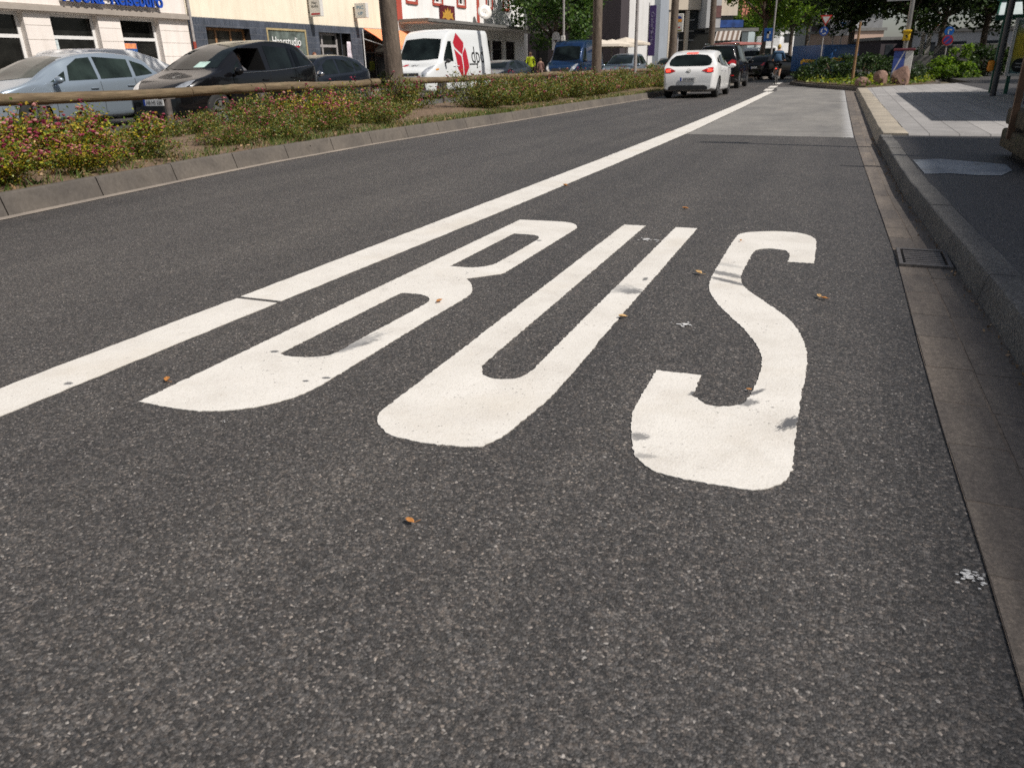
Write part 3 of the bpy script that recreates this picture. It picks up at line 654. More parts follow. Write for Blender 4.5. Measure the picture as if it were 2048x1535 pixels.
bush(bushA, -7.45, 3.75, 1.05, 0, 'yellowing rose bush with dark red blooms cut by the left edge', 1.0)
bush(bushA, -7.6, 4.95, 1.05, 1.1, 'yellow leaved rose bush in front of the leftmost rail post', .98)
bush(bushA, -7.25, 5.95, .92, 2.3, 'yellow and green rose bush below the front wheel of the blue car', .85)
bush(bushB, -7.9, 6.75, .62, 0.4, 'green rose bush with pink blooms left of the bare soil by the rail post', .5)
bush(bushD, -8.5, 8.0, .7, 0.7, 'low sparse rose bush touching the rail post beside the bare soil')
bush(bushB, -8.1, 9.35, .95, 2.0, 'rose bush with pink blooms just right of the rail post at the bare soil', .95)
bush(bushA, -7.75, 10.4, .92, 4.2, 'rose bush mixing yellow leaves and pink blooms below the black car', .92)
bush(bushB, -7.95, 11.7, 1.0, 3.9, 'rose bush with tall pink tips below the rear wheel of the black car', 1.1)
bush(bushD, -7.75, 13.0, .8, 3.0, 'thin brownish rose bush below the dark hatchback, left of the lone rail post')
bush(bushB, -8.7, 14.9, .95, 5.0, 'dark olive rose bush wrapped round the foot of the nearest tree trunk', 1.25)
bush(bushC, -7.5, 15.9, 1.0, 1.9, 'tall olive rose bush directly right of the nearest tree trunk, below the white van', 1.05)
bush(bushA, -6.85, 3.3, .85, 3.3, 'low yellow rose bush hanging over the median kerb at the left edge', .72)
bush(bushA, -6.8, 4.35, .8, 5.1, 'low yellow and red rose bush directly behind the median kerb', .62)
bush(bushA, -6.85, 5.25, .7, 0.9, 'small yellow rose bush at the kerb, nearest to the bare soil', .5)
bush(bushB, -7.3, 8.9, .7, 4.4, 'small rose bush at the right end of the bare soil near the kerb', .7)
bush(bushB, -7.25, 9.9, .75, 1.4, 'low green rose bush behind the grassy kerb below the black car', .62)
bush(bushB, -7.25, 11.3, .8, 2.9, 'low rose bush with small pink blooms at the kerb, left of the lone rail post', .62)
bush(bushB, -8.35, 8.55, .62, 2.6, 'small rose bush behind the bare soil, right of the tall dark rail post', .62)
bush(bushD, -7.75, 8.55, .75, 0.5, 'lowest tuft of rose leaves in the middle of the bare soil', .6)
bush(bushB, -7.15, 7.75, .6, 1.2, 'low rose bush between the bare soil and the kerb, left of centre', .42)
bush(bushD, -7.0, 8.5, .8, 5.0, 'ankle high green rose tuft at the kerb in front of the bare soil', .55)
bush(bushB, -6.95, 6.1, .7, 4.1, 'low rose bush at the kerb right of the yellowest bushes', .5)
ROW1 = 'olive rose bush in the dense row between the nearest and the second tree trunk'
ROW2 = 'olive rose bush in the dense row between the second tree trunk and the white hatchback'
random.seed(21)
y = 17.2
while y < 27.5:
    bush(random.choice((bushB, bushC, bushC)), -7.45 + random.uniform(-.15, .2) + (y - 16) * .03, y, 1.0 + random.uniform(-.06, .1), random.uniform(0, 6), ROW1, 1.05 + random.uniform(-.12, .15)); y += 1.3
while y < 44:
    bush(random.choice((bushB, bushC)), -7.15 + random.uniform(-.15, .2) + (y - 28) * .05, y, 1.1 + random.uniform(-.06, .1), random.uniform(0, 6), ROW2, 1.05 + random.uniform(-.1, .18)); y += 1.6
# thin grass and weeds at the front of the bed
rng = np.random.default_rng(5); V = []; F = []
for i in range(8200):
    yy = rng.choice([rng.uniform(3.5, 9), rng.uniform(8, 15.5), rng.uniform(12.5, 30)], p=[.12, .33, .55]); xx = at_y(MED, yy) - .16 - abs(rng.normal(0, .32 if yy < 15 else .28)); hh = rng.uniform(.03, .11); a = rng.uniform(0, 6.28); w = rng.uniform(.004, .010)
    lean = rng.normal(0, .05, 2); o_ = len(V); z0 = .16
    V += [(xx - w * math.cos(a), yy - w * math.sin(a), z0), (xx + w * math.cos(a), yy + w * math.sin(a), z0), (xx + lean[0], yy + lean[1], z0 + hh)]; F.append((o_, o_ + 1, o_ + 2))
o = np_mesh('grass', np.array(V), np.array(F), M_GRASS); tag(o, 'thin dry grass along the kerb of the median', 'grass', None, 'stuff')
# litter of fallen leaves and petals in the bed
rng = np.random.default_rng(6); k = 1500; yy = rng.uniform(3.4, 30, k); xx = np.array([at_y(MED, q) for q in yy]) - .14 - np.abs(rng.normal(0, .5, k))
V, F = leaves(rng, np.stack([xx, yy, .185 + rng.uniform(0, .03, k)], 1), rng.uniform(.03, .06, k), .6, 0, .2)
M_LIT = leaf_mat('leaf_litter', [(0, (.10, .055, .03)), (.5, (.26, .16, .08)), (.8, (.38, .25, .13)), (1, (.45, .30, .22))], .1)
tag(np_mesh('leaf_litter', V, F, M_LIT), 'brown fallen leaves on the soil of the median', 'leaf litter', None, 'stuff')

rng = np.random.default_rng(16); k = 420; yy = rng.uniform(.8, 12, k); xx = np.array([at_y(KRB, q) for q in yy]) - .008 - np.abs(rng.normal(0, .022, k))
V, F = leaves(rng, np.stack([xx, yy, .010 + rng.uniform(0, .006, k)], 1), rng.uniform(.006, .022, k), .6, 0, .3); tag(np_mesh('gutter_litter', V, F, M_LIT), 'grit and leaf crumbs gathered along the foot of the kerb', 'litter', None, 'stuff')
# ------------------------------------------------------------------ wooden rail on steel posts
m, n, b = new_mat('weathered_log'); v = objc(n)
c = ramp(n, [(.25, (.06, .042, .023)), (.5, (.14, .10, .056)), (.75, (.27, .205, .125))], noise(n, v, 3.0, 6, .7, (7, .55, 7)))
c = mix(n, c, (.085, .075, .035), math_(n, 'MULTIPLY', math_(n, 'SUBTRACT', noise(n, v, 2.6, 5, .7), .54), 4, True))
kn = N(n, 'ShaderNodeTexVoronoi'); kn.inputs['Scale'].default_value = 2.6; n.links.new(v, kn.inputs['Vector'])
c = mix(n, c, (.06, .04, .022), math_(n, 'MULTIPLY', math_(n, 'SUBTRACT', .13, kn.outputs['Distance']), 14, True))
n.links.new(c, b.inputs['Base Color']); b.inputs['Roughness'].default_value = .85; bump(n, b, noise(n, v, 6, 5, .7, (9, .6, 9)), .6, .02); M_LOG = m
M_POST = plain('galvanised_post', (.15, .13, .12), .55, .25, .3, 8)
POSTS = [3.9, 6.88, 8.88, 10.95, 14.25, 17.6, 20.9, 24.2, 27.5, 30.8, 34.1, 37.4, 40.7, 44]
fen = thing('wooden_rail_fence', 'weathered round wooden rail on dark steel posts along the planted median', 'fence', (-9.2, 20, .2))
def railx(y): return -9.2 + max(0, y - 15) * .012
random.seed(9)
J = [-1, 3.95, 9.35, 11.0, 14.3, 20.9, 24.2, 30.8, 37.4, 44]
for a, b_ in zip(J, J[1:]):
    k = 9; pts = []; rs = []
    for i in range(k + 1):
        y = a + .01 + (b_ - a - .02) * i / k; pts.append((railx(y) + 9.2 + random.gauss(0, .004), y - 20, .575 + .012 * math.sin(y * 1.3) + random.gauss(0, .003))); rs.append(.073 + .005 * math.sin(y * .9 + a) + random.gauss(0, .0012))
    mb = MB(); mb.tube(pts, rs, 16); mb.build('rail', M_LOG, fen, True, 50)
for y in POSTS:
    mb = MB(); mb.lathe([(0, -.25), (.05, -.25), (.05, .47), (.0, .47)], (railx(y) + 9.2, y - 20, .02), n=14); mb.box((railx(y) + 9.2, y - 20, .495), (.07, .26, .012)); mb.build('post', M_POST, fen, True, 40)

# ------------------------------------------------------------------ trees
m, n, b = new_mat('plane_bark'); v = objc(n)
c = ramp(n, [(.3, (.075, .056, .042)), (.55, (.145, .112, .086)), (.75, (.24, .195, .15))], noise(n, v, 2.2, 6, .7, (3, 3, .7)))
c = mix(n, c, ramp(n, [(.35, (.7, .7, .7)), (.6, (1.1, 1.1, 1.1))], noise(n, v, 14, 4, .7, (2, 2, .5))), .8, 'MULTIPLY')
n.links.new(c, b.inputs['Base Color']); b.inputs['Roughness'].default_value = .9; bump(n, b, noise(n, v, 9, 5, .7, (2.5, 2.5, .6)), .6, .03); M_BARK = m
def crown_pts(rng, n_, cl, R3, spread):
    d = rng.normal(size=(cl, 3)); d /= np.linalg.norm(d, axis=1)[:, None]; q = rng.uniform(.25, 1, cl) ** .5
    cc = d * q[:, None] * np.array(R3); k = rng.integers(0, cl, n_)
    off = rng.normal(size=(n_, 3)); off /= np.maximum(np.linalg.norm(off, axis=1)[:, None], 1e-6); off *= (rng.uniform(0, 1, n_) ** .45)[:, None] * spread * np.array([1, 1, .7]) * rng.uniform(.6, 1.3, cl)[k][:, None]
    return cc[k] + off, cc
def make_tree(seed, mat, h0, R3, zc, n_, leaf_, tr=.18, cl=46, spread=.9, lean=(0, 0), droop=.3, name='street_tree'):
    rng = np.random.default_rng(seed); random.seed(seed)
    t = thing(name, 'x', 'tree')
    C, cc = crown_pts(rng, n_, cl, R3, spread); C[:, 2] += zc; C[:, 0] += lean[0] * 1.2; C[:, 1] += lean[1]; cc[:, 2] += zc
    tk = MB(); pts = [(0, 0, -.1), (.0, 0, .25)]; rs = [tr * 1.35, tr * 1.08]
    for i in range(1, 7): f = i / 6; pts.append((lean[0] * f + random.gauss(0, .015), lean[1] * f + random.gauss(0, .015), .25 + (h0 + .6) * f)); rs.append(tr * (1.05 - .25 * f))
    tk.tube(pts, rs, 14); top = pts[-1]
    for i in np.argsort(rng.random(cl))[:13]:
        e = cc[i]; mid = (top[0] + (e[0] - top[0]) * .5, top[1] + (e[1] - top[1]) * .5, max(top[2] - .3, top[2] + (e[2] - top[2]) * .35 + .3))
        tk.tube([(top[0], top[1], top[2] - .35), mid, tuple(e)], [tr * .5, tr * .28, .03], 6)
    tk.build('trunk', M_BARK, t, True)
    V, F = leaves(rng, C, rng.uniform(.65, 1.2, n_) * leaf_, .62, droop); np_mesh('crown', V, F, mat, t)
    return t
MT = 'street trees standing in the planted median'
t1 = make_tree(11, M_LGREEN, 9.2, (2.2, 2.2, 2.0), 12.6, 2400, .25, .175, 44, .9, (-.22, 0))
t1.location = (-8.85, 14.8, .15); tag(t1, 'nearest tree in the median, thick bare brown trunk left of the white van', 'tree', MT)
for (px, Y, x, s, rz, lab) in ((1192, 29.6, -9.0, 1.0, 2.0, 'second tree in the median, bare trunk hiding the rear of the blue van'), (1340, 43.0, -8.9, 1.12, 4.0, 'third tree in the median, dark trunk left of the white hatchback'),
                               (1418, 55.5, -8.85, 1.15, 5.2, 'leaning dark tree trunk rising behind the roof of the white hatchback')):
    q = dup(t1, (gy(px, 150, Y)[0] if False else x, Y, .15), rz, lab, (s, s, s * (1.1 if px == 1192 else .95)), MT)
    q.location.x = gy(px, {1192: 180, 1340: 160, 1418: 150}[px], Y)[0]
tf = make_tree(12, M_LGREEN, 3.4, (3.4, 3.4, 2.8), 6.5, 8500, .27, .2, 52, 1.0, (.1, 0))
tf.location = (gy(1522, 120, 66)[0], 66, 0); tag(tf, 'far street tree with bright green crown, thin trunk left of the cyclist', 'tree', 'bright green trees in the distance')
for (px, Y, s, lab) in ((1578, 84, 1.0, 'bright green tree behind the cyclist, its crown over the blue trailer'), (1476, 100, 1.0, 'distant green tree rising over the red roofed old houses'), (1610, 110, 1.25, 'tall distant tree whose sunlit crown fills the sky over the blue trailer'), (1545, 125, 1.5, 'farthest green tree closing the view down the street')):
    dup(tf, (gy(px, 125, Y)[0], Y, 0), Y, lab, (s, s, s), 'bright green trees in the distance')
tb = make_tree(13, M_MGREEN, 2.0, (3.5, 3.3, 3.6), 5.3, 10500, .26, .2, 60, .95, (0, 0), .6, 'courtyard_tree')
tb.location = (-18.8, 52.5, .1); tag(tb, 'big leafy green tree beside the cafe parasols, behind the blue van', 'tree')
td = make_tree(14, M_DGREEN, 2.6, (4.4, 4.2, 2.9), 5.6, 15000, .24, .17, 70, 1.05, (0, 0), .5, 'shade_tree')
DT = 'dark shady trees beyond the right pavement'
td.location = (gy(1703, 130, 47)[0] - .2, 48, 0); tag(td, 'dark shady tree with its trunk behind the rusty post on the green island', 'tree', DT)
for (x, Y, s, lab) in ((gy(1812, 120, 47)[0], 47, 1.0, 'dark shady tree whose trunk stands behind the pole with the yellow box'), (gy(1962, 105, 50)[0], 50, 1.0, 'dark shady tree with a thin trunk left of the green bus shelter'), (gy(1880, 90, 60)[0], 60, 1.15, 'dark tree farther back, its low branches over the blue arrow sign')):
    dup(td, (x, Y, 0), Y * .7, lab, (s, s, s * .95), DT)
ST = 'unseen trees added to shade the right pavement'
for i, (x, Y, s) in enumerate(((11.6, 16.5, 1.0), (13.0, 24.5, 1.05), (12.5, 34, 1.0))):  # trees beyond the right edge of view, added to cast shade
    dup(td, (x, Y, .1), 1.3 * i, 'dark leafy tree added out of view to shade the right pavement', (s * .8, s * .85, s * 1.0), ST)
# ------------------------------------------------------------------ vehicles
def hermite(K):
    X = [k[0] for k in K]; Y = [k[1] for k in K]; n_ = len(K); D = [(Y[i + 1] - Y[i]) / (X[i + 1] - X[i]) for i in range(n_ - 1)]
    Mg = [D[0]] + [0 if D[i - 1] * D[i] <= 0 else 2 * D[i - 1] * D[i] / (D[i - 1] + D[i]) for i in range(1, n_ - 1)] + [D[-1]]
    def f(x):
        if x <= X[0]: return Y[0]
        if x >= X[-1]: return Y[-1]
        i = max(j for j in range(n_ - 1) if X[j] <= x); h = X[i + 1] - X[i]; t = (x - X[i]) / h
        return (2 * t**3 - 3 * t**2 + 1) * Y[i] + (t**3 - 2 * t**2 + t) * h * Mg[i] + (-2 * t**3 + 3 * t**2) * Y[i + 1] + (t**3 - t**2) * h * Mg[i + 1]
    return f
def paint(name, c, metal=0.0, rough=.28):
    if name in MATS: return MATS[name]
    m, n, b = new_mat(name); v = objc(n)
    d = noise(n, v, 1.6, 5, .6); dust = math_(n, 'MULTIPLY', math_(n, 'SUBTRACT', d, .42), 1.2, True)
    n.links.new(mix(n, c, tuple(.75 * x + .25 * .22 for x in c), math_(n, 'MULTIPLY', dust, .10)), b.inputs['Base Color'])
    b.inputs['Metallic'].default_value = metal; b.inputs['Roughness'].default_value = rough
    b.inputs['Specular IOR Level'].default_value = .15; b.inputs['Coat Weight'].default_value = .6; b.inputs['Coat Roughness'].default_value = .02; MATS[name] = m; return m
def glass(name, c=(.012, .016, .016), rough=.03):
    if name in MATS: return MATS[name]
    m, n, b = new_mat(name); b.inputs['Base Color'].default_value = rgba(c); b.inputs['Roughness'].default_value = rough
    b.inputs['IOR'].default_value = 1.38; b.inputs['Specular IOR Level'].default_value = .36
    v = objc(n); f = noise(n, v, 2.2, 4); n.links.new(ramp(n, [(.35, tuple(x * .5 for x in c)), (.7, tuple(x * 1.6 for x in c))], f), b.inputs['Base Color']); MATS[name] = m; return m
M_GLASS = glass('car_glass', (.008, .012, .012)); M_GLASSG = glass('car_glass_green', (.02, .03, .026))
M_TYRE = plain('tyre_rubber', (.018, .018, .018), .85); M_RIM = plain('alloy_rim', (.48, .48, .49), .3, .85, .1)
M_BLK = plain('black_plastic', (.022, .022, .023), .6); M_CHR = plain('chrome_trim', (.6, .6, .6), .15, 1.0, .05)
M_LAMP = plain('headlamp_glass', (.62, .64, .66), .08, .6, .35, 14, 1.0); M_RED = plain('tail_lamp_red', (.42, .012, .012), .12, 0, .3, 12, 1.0)
M_BRAKE = plain('brake_lamp_lit', (.7, .03, .02), .2, 0, .1, 12, 1.0, emit=(1, .06, .03, 2.2)); M_AMB = plain('amber_lamp', (.85, .35, .03), .2, 0, .1, 12, 1.0)
M_WHT = plain('plate_white', (.78, .78, .76), .5, 0, .05); M_EUB = plain('plate_blue', (.01, .05, .32), .5); M_INK = plain('black_ink', (.012, .012, .012), .6); M_INT = plain('car_interior', (.01, .01, .01), .9)
class Car:
    def __init__(s, L, top, belt, wid, bot, tumble=.2, shoulder=.975, hood_flat=.97):
        s.L = L; s.top = hermite(top); s.belt = hermite(belt); s.wid = hermite(wid); s.bot = hermite(bot); s.tum = tumble; s.sh = shoulder; s.hf = hood_flat; s.cache = {}
    def sec(s, y):
        k = round(y, 4)
        if k in s.cache: return s.cache[k]
        w = s.wid(y); zb = s.bot(y); zt = s.top(y); bl = min(s.belt(y), zt - .045); g = max(0, min(1, (zt - bl - .05) / .36)); wr = w * (s.hf - (s.tum) * g)
        h = bl - zb
        P = [(.80 * w, zb), (.95 * w, zb + .05 * h + .01), (.985 * w, zb + .25 * h), (w, zb + .62 * h), (w * s.sh * (1 + .012 * (1 - g)), bl), (w * s.sh + (wr - w * s.sh) * .55, bl + (zt - bl) * .5), (wr, zt - min(.085, .42 * (zt - bl))), (wr * .90, zt - min(.03, .2 * (zt - bl))), (wr * .55, zt - .004)]
        out = []
        for i in range(len(P) - 1):
            p0 = P[max(i - 1, 0)]; p1 = P[i]; p2 = P[i + 1]; p3 = P[min(i + 2, len(P) - 1)]
            for t in (0, .33, .67):
                out.append(tuple(.5 * (2 * p1[j] + (p2[j] - p0[j]) * t + (2 * p0[j] - 5 * p1[j] + 4 * p2[j] - p3[j]) * t * t + (3 * p1[j] - p0[j] - 3 * p2[j] + p3[j]) * t**3) for j in (0, 1)))
        out.append(P[-1]); s.cache[k] = out; return out
    def width(s, y, z):
        S_ = s.sec(y); zs = [p[1] for p in S_]; xs = [p[0] for p in S_]
        return float(np.interp(z, zs, xs)) if zs[0] <= z <= zs[-1] else (0.0 if z > zs[-1] + .006 or z < zs[0] else xs[-1])
    def inside(s, x, y, z):
        if not 0 <= y <= s.L: return False
        return s.bot(y) <= z <= s.top(y) and s.width(y, z) >= abs(x) - 1e-6
    def front(s, x, z, rear=False):
        f = (lambda q: s.L - q) if rear else (lambda q: q)
        y = 0.0
        while y < s.L * .6 and not s.inside(x, f(y), z): y += .02
        lo, hi = max(0, y - .02), y
        for _ in range(7):
            m_ = (lo + hi) / 2
            if s.inside(x, f(m_), z): hi = m_
            else: lo = m_
        return f(hi)
    def body(s, mat, parent, wheels, wr, cut=()):
        ys = sorted(set([0, .015, .04, .08] + list(np.linspace(.13, s.L - .13, 54)) + [s.L - .08, s.L - .04, s.L - .015, s.L])); V = []; F = []; nr = None
        for y in ys:
            Q = s.sec(y); ring = Q + [(-p[0], p[1]) for p in reversed(Q)]; nr = len(ring); V += [(p[0], y - s.L / 2, p[1]) for p in ring]
        for i in range(len(ys) - 1):
            for k in range(nr): k2 = (k + 1) % nr; F.append((i * nr + k, i * nr + k2, (i + 1) * nr + k2, (i + 1) * nr + k))
        F += [tuple(range(nr)), tuple(reversed(range((len(ys) - 1) * nr, len(ys) * nr)))]
        mb = MB(); mb.add(V, F); o = mb.build('body', [mat, M_INT], parent)
        cb = MB()
        for wy in wheels:
            for sx in (-1, 1):
                wmax = s.wid(wy); cb.tube([(sx * (wmax - .27), wy - s.L / 2, wr), (sx * (wmax + .2), wy - s.L / 2, wr)], wr * 1.13, 28)
        for c_, d_ in cut: cb.box(c_, d_)
        cme = cb.build('cut', M_INT, parent); md = o.modifiers.new('b', 'BOOLEAN'); md.object = cme; md.solver = 'EXACT'; md.operation = 'DIFFERENCE'
        md.material_mode = 'TRANSFER'; bpy.context.view_layer.update()
        dg = bpy.context.evaluated_depsgraph_get(); me = bpy.data.meshes.new_from_object(o.evaluated_get(dg)); old = o.data; o.modifiers.clear(); o.data = me; me.name = 'body'
        bpy.data.objects.remove(cme); bpy.data.meshes.remove(old)
        me.polygons.foreach_set('use_smooth', [True] * len(me.polygons)); me.set_sharp_from_angle(angle=R(34))
        return o
    def patch(s, name, mode, pts, mat, parent, off=.006, sub=.07, sx=1, label=None):
        """fill a polygon drawn on the body: mode side (y,z), front/rear (x,z), top (x,y)"""
        bm = bmesh.new(); vs = [bm.verts.new((p[0] * (sx if mode != 'side' else 1), p[1], 0)) for p in pts]; f = bm.faces.new(vs)
        bmesh.ops.triangulate(bm, faces=[f])
        for _ in range(5):
            e = [x for x in bm.edges if x.calc_length() > sub]
            if not e: break
            bmesh.ops.subdivide_edges(bm, edges=e, cuts=1); bmesh.ops.triangulate(bm, faces=[f for f in bm.faces if len(f.verts) > 3])
        for v in bm.verts:
            a, b_ = v.co.x, v.co.y
            if mode == 'side': v.co = (sx * (s.width(a, b_) + off), a - s.L / 2, b_)
            elif mode == 'top': v.co = (a, b_ - s.L / 2, s.top(b_) + off)
            else: v.co = (a, s.front(a, b_, mode == 'rear') - s.L / 2 + (off if mode == 'rear' else -off), b_)
        me = bpy.data.meshes.new(name); bmesh.ops.recalc_face_normals(bm, faces=bm.faces); bm.to_mesh(me); bm.free(); me.materials.append(mat); me.polygons.foreach_set('use_smooth', [True] * len(me.polygons))
        o = bpy.data.objects.new(name, me); COL.objects.link(o); o.parent = parent
        if label: o['label'] = label
        return o
    def text(s, mb, txt, mode, c, w, h, bold=0.0, sx=1, off=.008, mi=0):
        vs, fs, _ = text_geo(txt, bold); out = []
        for x, y in vs:
            a = c[0] + x * w; z = c[1] + y * h
            if mode == 'side': out.append((sx * (s.width(a, z) + off), a - s.L / 2, z))
            else: out.append((a, s.front(a, z, mode == 'rear') - s.L / 2 + (off if mode == 'rear' else -off), z))
        mb.add(out, fs, mi)
def wheel(parent, x, y, r, spokes=5, rim=M_RIM, wdt=.2):
    s = 1 if x > 0 else -1; w = bpy.data.objects.new('wheel', None); COL.objects.link(w); w.parent = parent; w.location = (x, y, r)
    mb = MB(); h = wdt / 2; mb.lathe([(r * .62, -h * .9), (r * .9, -h), (r, -h * .7), (r, h * .7), (r * .9, h), (r * .62, h * .9), (r * .6, 0)], axis='X', n=28); mb.build('tyre', M_TYRE, w, True, 50)
    mb = MB(); xo = s * h; 
    mb.lathe([(r * .66, xo * .86), (r * .62, xo * 1.0), (r * .57, xo * .9), (r * .56, xo * .1), (0, xo * .1)], axis='X', n=28, mi=1)
    mb.lathe([(r * .67, xo * .84), (r * .665, xo * 1.01), (r * .60, xo * .93)], axis='X', n=28)
    mb.lathe([(r * .15, xo * .5), (r * .14, xo * .84), (0, xo * .86)], axis='X', n=12)
    for k in range(spokes):
        a = 2 * PI * k / spokes + .3; ca, sa = math.cos(a), math.sin(a); q = r * .085
        P = []
        for (rr, ww) in ((r * .1, q * 1.2), (r * .63, q * 1.7)):
            for t in (-1, 1): P.append((rr * ca - t * ww * sa, rr * sa + t * ww * ca))
        mb.add([(xo * .86, p[0], p[1]) for p in P] + [(xo * .55, p[0], p[1]) for p in P], [(0, 1, 3, 2), (0, 2, 6, 4), (1, 5, 7, 3), (0, 4, 5, 1), (2, 3, 7, 6)])
    mb.build('rim', [rim, M_INT], w, True, 40)
def mirror_(parent, x, y, z, mat, sx):
    mb = MB(); bm = bmesh.new(); bmesh.ops.create_icosphere(bm, subdivisions=2, radius=1)
    mb.add([(x + sx * .12 + v.co.x * .115, y + v.co.y * .07 + abs(v.co.x) * .02, z + v.co.z * .075 * (1 - .2 * v.co.x * sx)) for v in bm.verts], [tuple(v.index for v in f.verts) for f in bm.faces]); bm.free()
    mb.tube([(x - sx * .03, y + .01, z - .08), (x + sx * .06, y, z - .04)], .03, 6); mb.build('mirror', mat, parent, True)
def plate(car, parent, mode, z, txt, x=0.0, w=.52, h=.115):
    y = car.front(x, z, mode == 'rear') - car.L / 2 + (.022 if mode == 'rear' else -.022); d = 1 if mode == 'rear' else -1
    o = bpy.data.objects.new('number_plate', None)
    mb = MB(); mb.box((x, y, z), (w, .012, h), mi=0); xl = x + (w / 2 - .025) * (-d if mode != 'rear' else 1) * (1 if mode != 'rear' else 1)
    u = Vector((1, 0, 0)) if d < 0 else Vector((-1, 0, 0)); c0 = Vector((x, y + d * .0075, z))
    q = c0 - u * (w / 2 - .024); mb.box(tuple(q), (.046, .006, h * .96), mi=1)
    if txt: add_text(mb, txt, tuple(c0 + u * .02 + Vector((0, d * .003, 0))), u, (0, 0, 1), w * .80, h * .62, .012, 2)
    mb.build('number_plate', [M_WHT, M_EUB, M_INK], parent)
MPV = dict(L=4.3, top=[(0, .56), (.05, .70), (.3, .86), (.7, .97), (.95, 1.05), (1.3, 1.24), (1.75, 1.44), (2.2, 1.56), (2.8, 1.62), (3.35, 1.60), (3.78, 1.525), (4.02, 1.32), (4.16, 1.05), (4.26, .85), (4.3, .60)],
           belt=[(0, .54), (.5, .84), (1.0, .93), (2.4, .97), (4.3, 1.10)], wid=[(0, .58), (.08, .70), (.3, .80), (.9, .875), (2, .895), (3.4, .885), (3.95, .84), (4.2, .76), (4.3, .66)], bot=[(0, .27), (.3, .2), (.9, .19), (3.6, .2), (4.0, .23), (4.3, .32)])
HATCH = dict(L=4.2, top=[(0, .52), (.05, .64), (.3, .78), (.8, .91), (1.1, .985), (1.5, 1.2), (1.9, 1.37), (2.4, 1.45), (2.8, 1.455), (3.3, 1.42), (3.7, 1.33), (3.95, 1.12), (4.08, .92), (4.16, .80), (4.2, .58)],
             belt=[(0, .5), (.5, .76), (1.1, .88), (2.4, .93), (4.2, 1.02)], wid=[(0, .56), (.08, .68), (.3, .79), (.9, .87), (2, .895), (3.2, .89), (3.8, .86), (4.1, .77), (4.2, .66)], bot=[(0, .25), (.3, .18), (.9, .17), (3.5, .18), (3.9, .21), (4.2, .3)])
def scaled(d, **over):
    d = {k: (list(v) if isinstance(v, list) else v) for k, v in d.items()}; d.update(over); return d
def zmap(K, s, z0=0.0): return [(y, z0 + (z - z0) * s) for y, z in K]
def mirrored(car, name, mode, pts, mat, root, off=.006, both=True):
    for sx in ((1, -1) if both else (1,)): car.patch(name, mode, pts, mat, root, off, .08, sx)
def build_car(name, label, cat, spec, mat, loc, rz, wy=(.82, 3.38), wr=.315, win=None, shield=None, rear=None, hl=None, tl=None, grille=None, plates=(None, None), pz=(.42, .70), brake=False, mir=True, handle=((2.25, .84), (3.2, .87)), cut=(), spokes=5, group=None, dark_low=True, door_lines=True, glassm=None, mirror_mat=None, my=None):
    t = thing(name, label, cat, loc, rz, group); c = Car(**spec); L = c.L; gm = glassm or M_GLASS
    c.body(mat, t, wy, wr, cut)
    for y in wy:
        for sx in (-1, 1): wheel(t, sx * (c.wid(y) - .115), y - L / 2, wr, spokes)
    for w_ in win or []:
        for sx in (1, -1): c.patch('window', 'side', w_, gm, t, .005, .1, sx)
    if shield: c.patch('windscreen', 'front', shield, gm, t, .008, .08)
    if rear: c.patch('rear_window', 'rear', rear, gm, t, .008, .07)
    if hl: mirrored(c, 'headlight', 'front', hl, M_LAMP, t, .008)
    if tl: mirrored(c, 'tail_light', 'rear', tl, M_BRAKE if brake else M_RED, t, .008)
    if grille:
        for g_ in grille: c.patch('grille', 'front', g_, M_BLK, t, .007, .08)
    if plates[0] is not None: plate(c, t, 'front', pz[0], plates[0])
    if plates[1] is not None: plate(c, t, 'rear', pz[1], plates[1])
    if mir:
        y_ = my or 1.32
        for sx in (1, -1): mirror_(t, sx * (c.width(y_, c.belt(y_)) + .02), y_ - L / 2, c.belt(y_) + .07, mirror_mat or mat, sx)
    for h_ in handle or ():
        for sx in (1, -1):
            mb = MB(); x_ = c.width(*h_); mb.bbox((sx * (x_ + .012), h_[0] - L / 2, h_[1]), (.03, .19, .028), .008); mb.build('door_handle', mat, t, True, 40)
    if door_lines:
        for sx in (1, -1):
            for yl in ((1.30, 2.42, 3.3) if door_lines is True else door_lines):
                mb = MB()
                z0, z1 = c.bot(yl) + .12, c.belt(yl) - .01
                for j in range(8):
                    za, zb = z0 + (z1 - z0) * j / 8, z0 + (z1 - z0) * (j + 1) / 8
                    mb.add([(sx * (c.width(yl, za) + .0025), yl - .005 - L / 2, za), (sx * (c.width(yl, za) + .0025), yl + .005 - L / 2, za), (sx * (c.width(yl, zb) + .0025), yl + .005 - L / 2, zb), (sx * (c.width(yl, zb) + .0025), yl - .005 - L / 2, zb)], [(0, 1, 2, 3)])
                mb.build('door_seam', M_INT, t)
    return t, c
P_BLACK = paint('black_car_paint', (.004, .004, .005)); P_BLUE = paint('light_blue_paint', (.31, .37, .43), .5, .32); P_WHITE = paint('white_car_paint', (.72, .72, .71))
P_NAVY = paint('dark_blue_paint', (.008, .028, .08), .2); P_SILV = paint('silver_blue_paint', (.24, .29, .34), .6, .3); P_GREY = paint('grey_car_paint', (.10, .105, .11), .5, .3); P_ANTH = paint('anthracite_paint', (.03, .035, .045), .4, .3)
W_MPV = [[(1.32, 1.0), (1.55, 1.0), (1.62, 1.22)], [(1.62, 1.0), (2.38, 1.03), (2.38, 1.49), (2.05, 1.47), (1.72, 1.30)], [(2.48, 1.035), (3.26, 1.07), (3.30, 1.45), (2.48, 1.495)], [(3.36, 1.08), (3.92, 1.14), (3.72, 1.36), (3.38, 1.44)]]
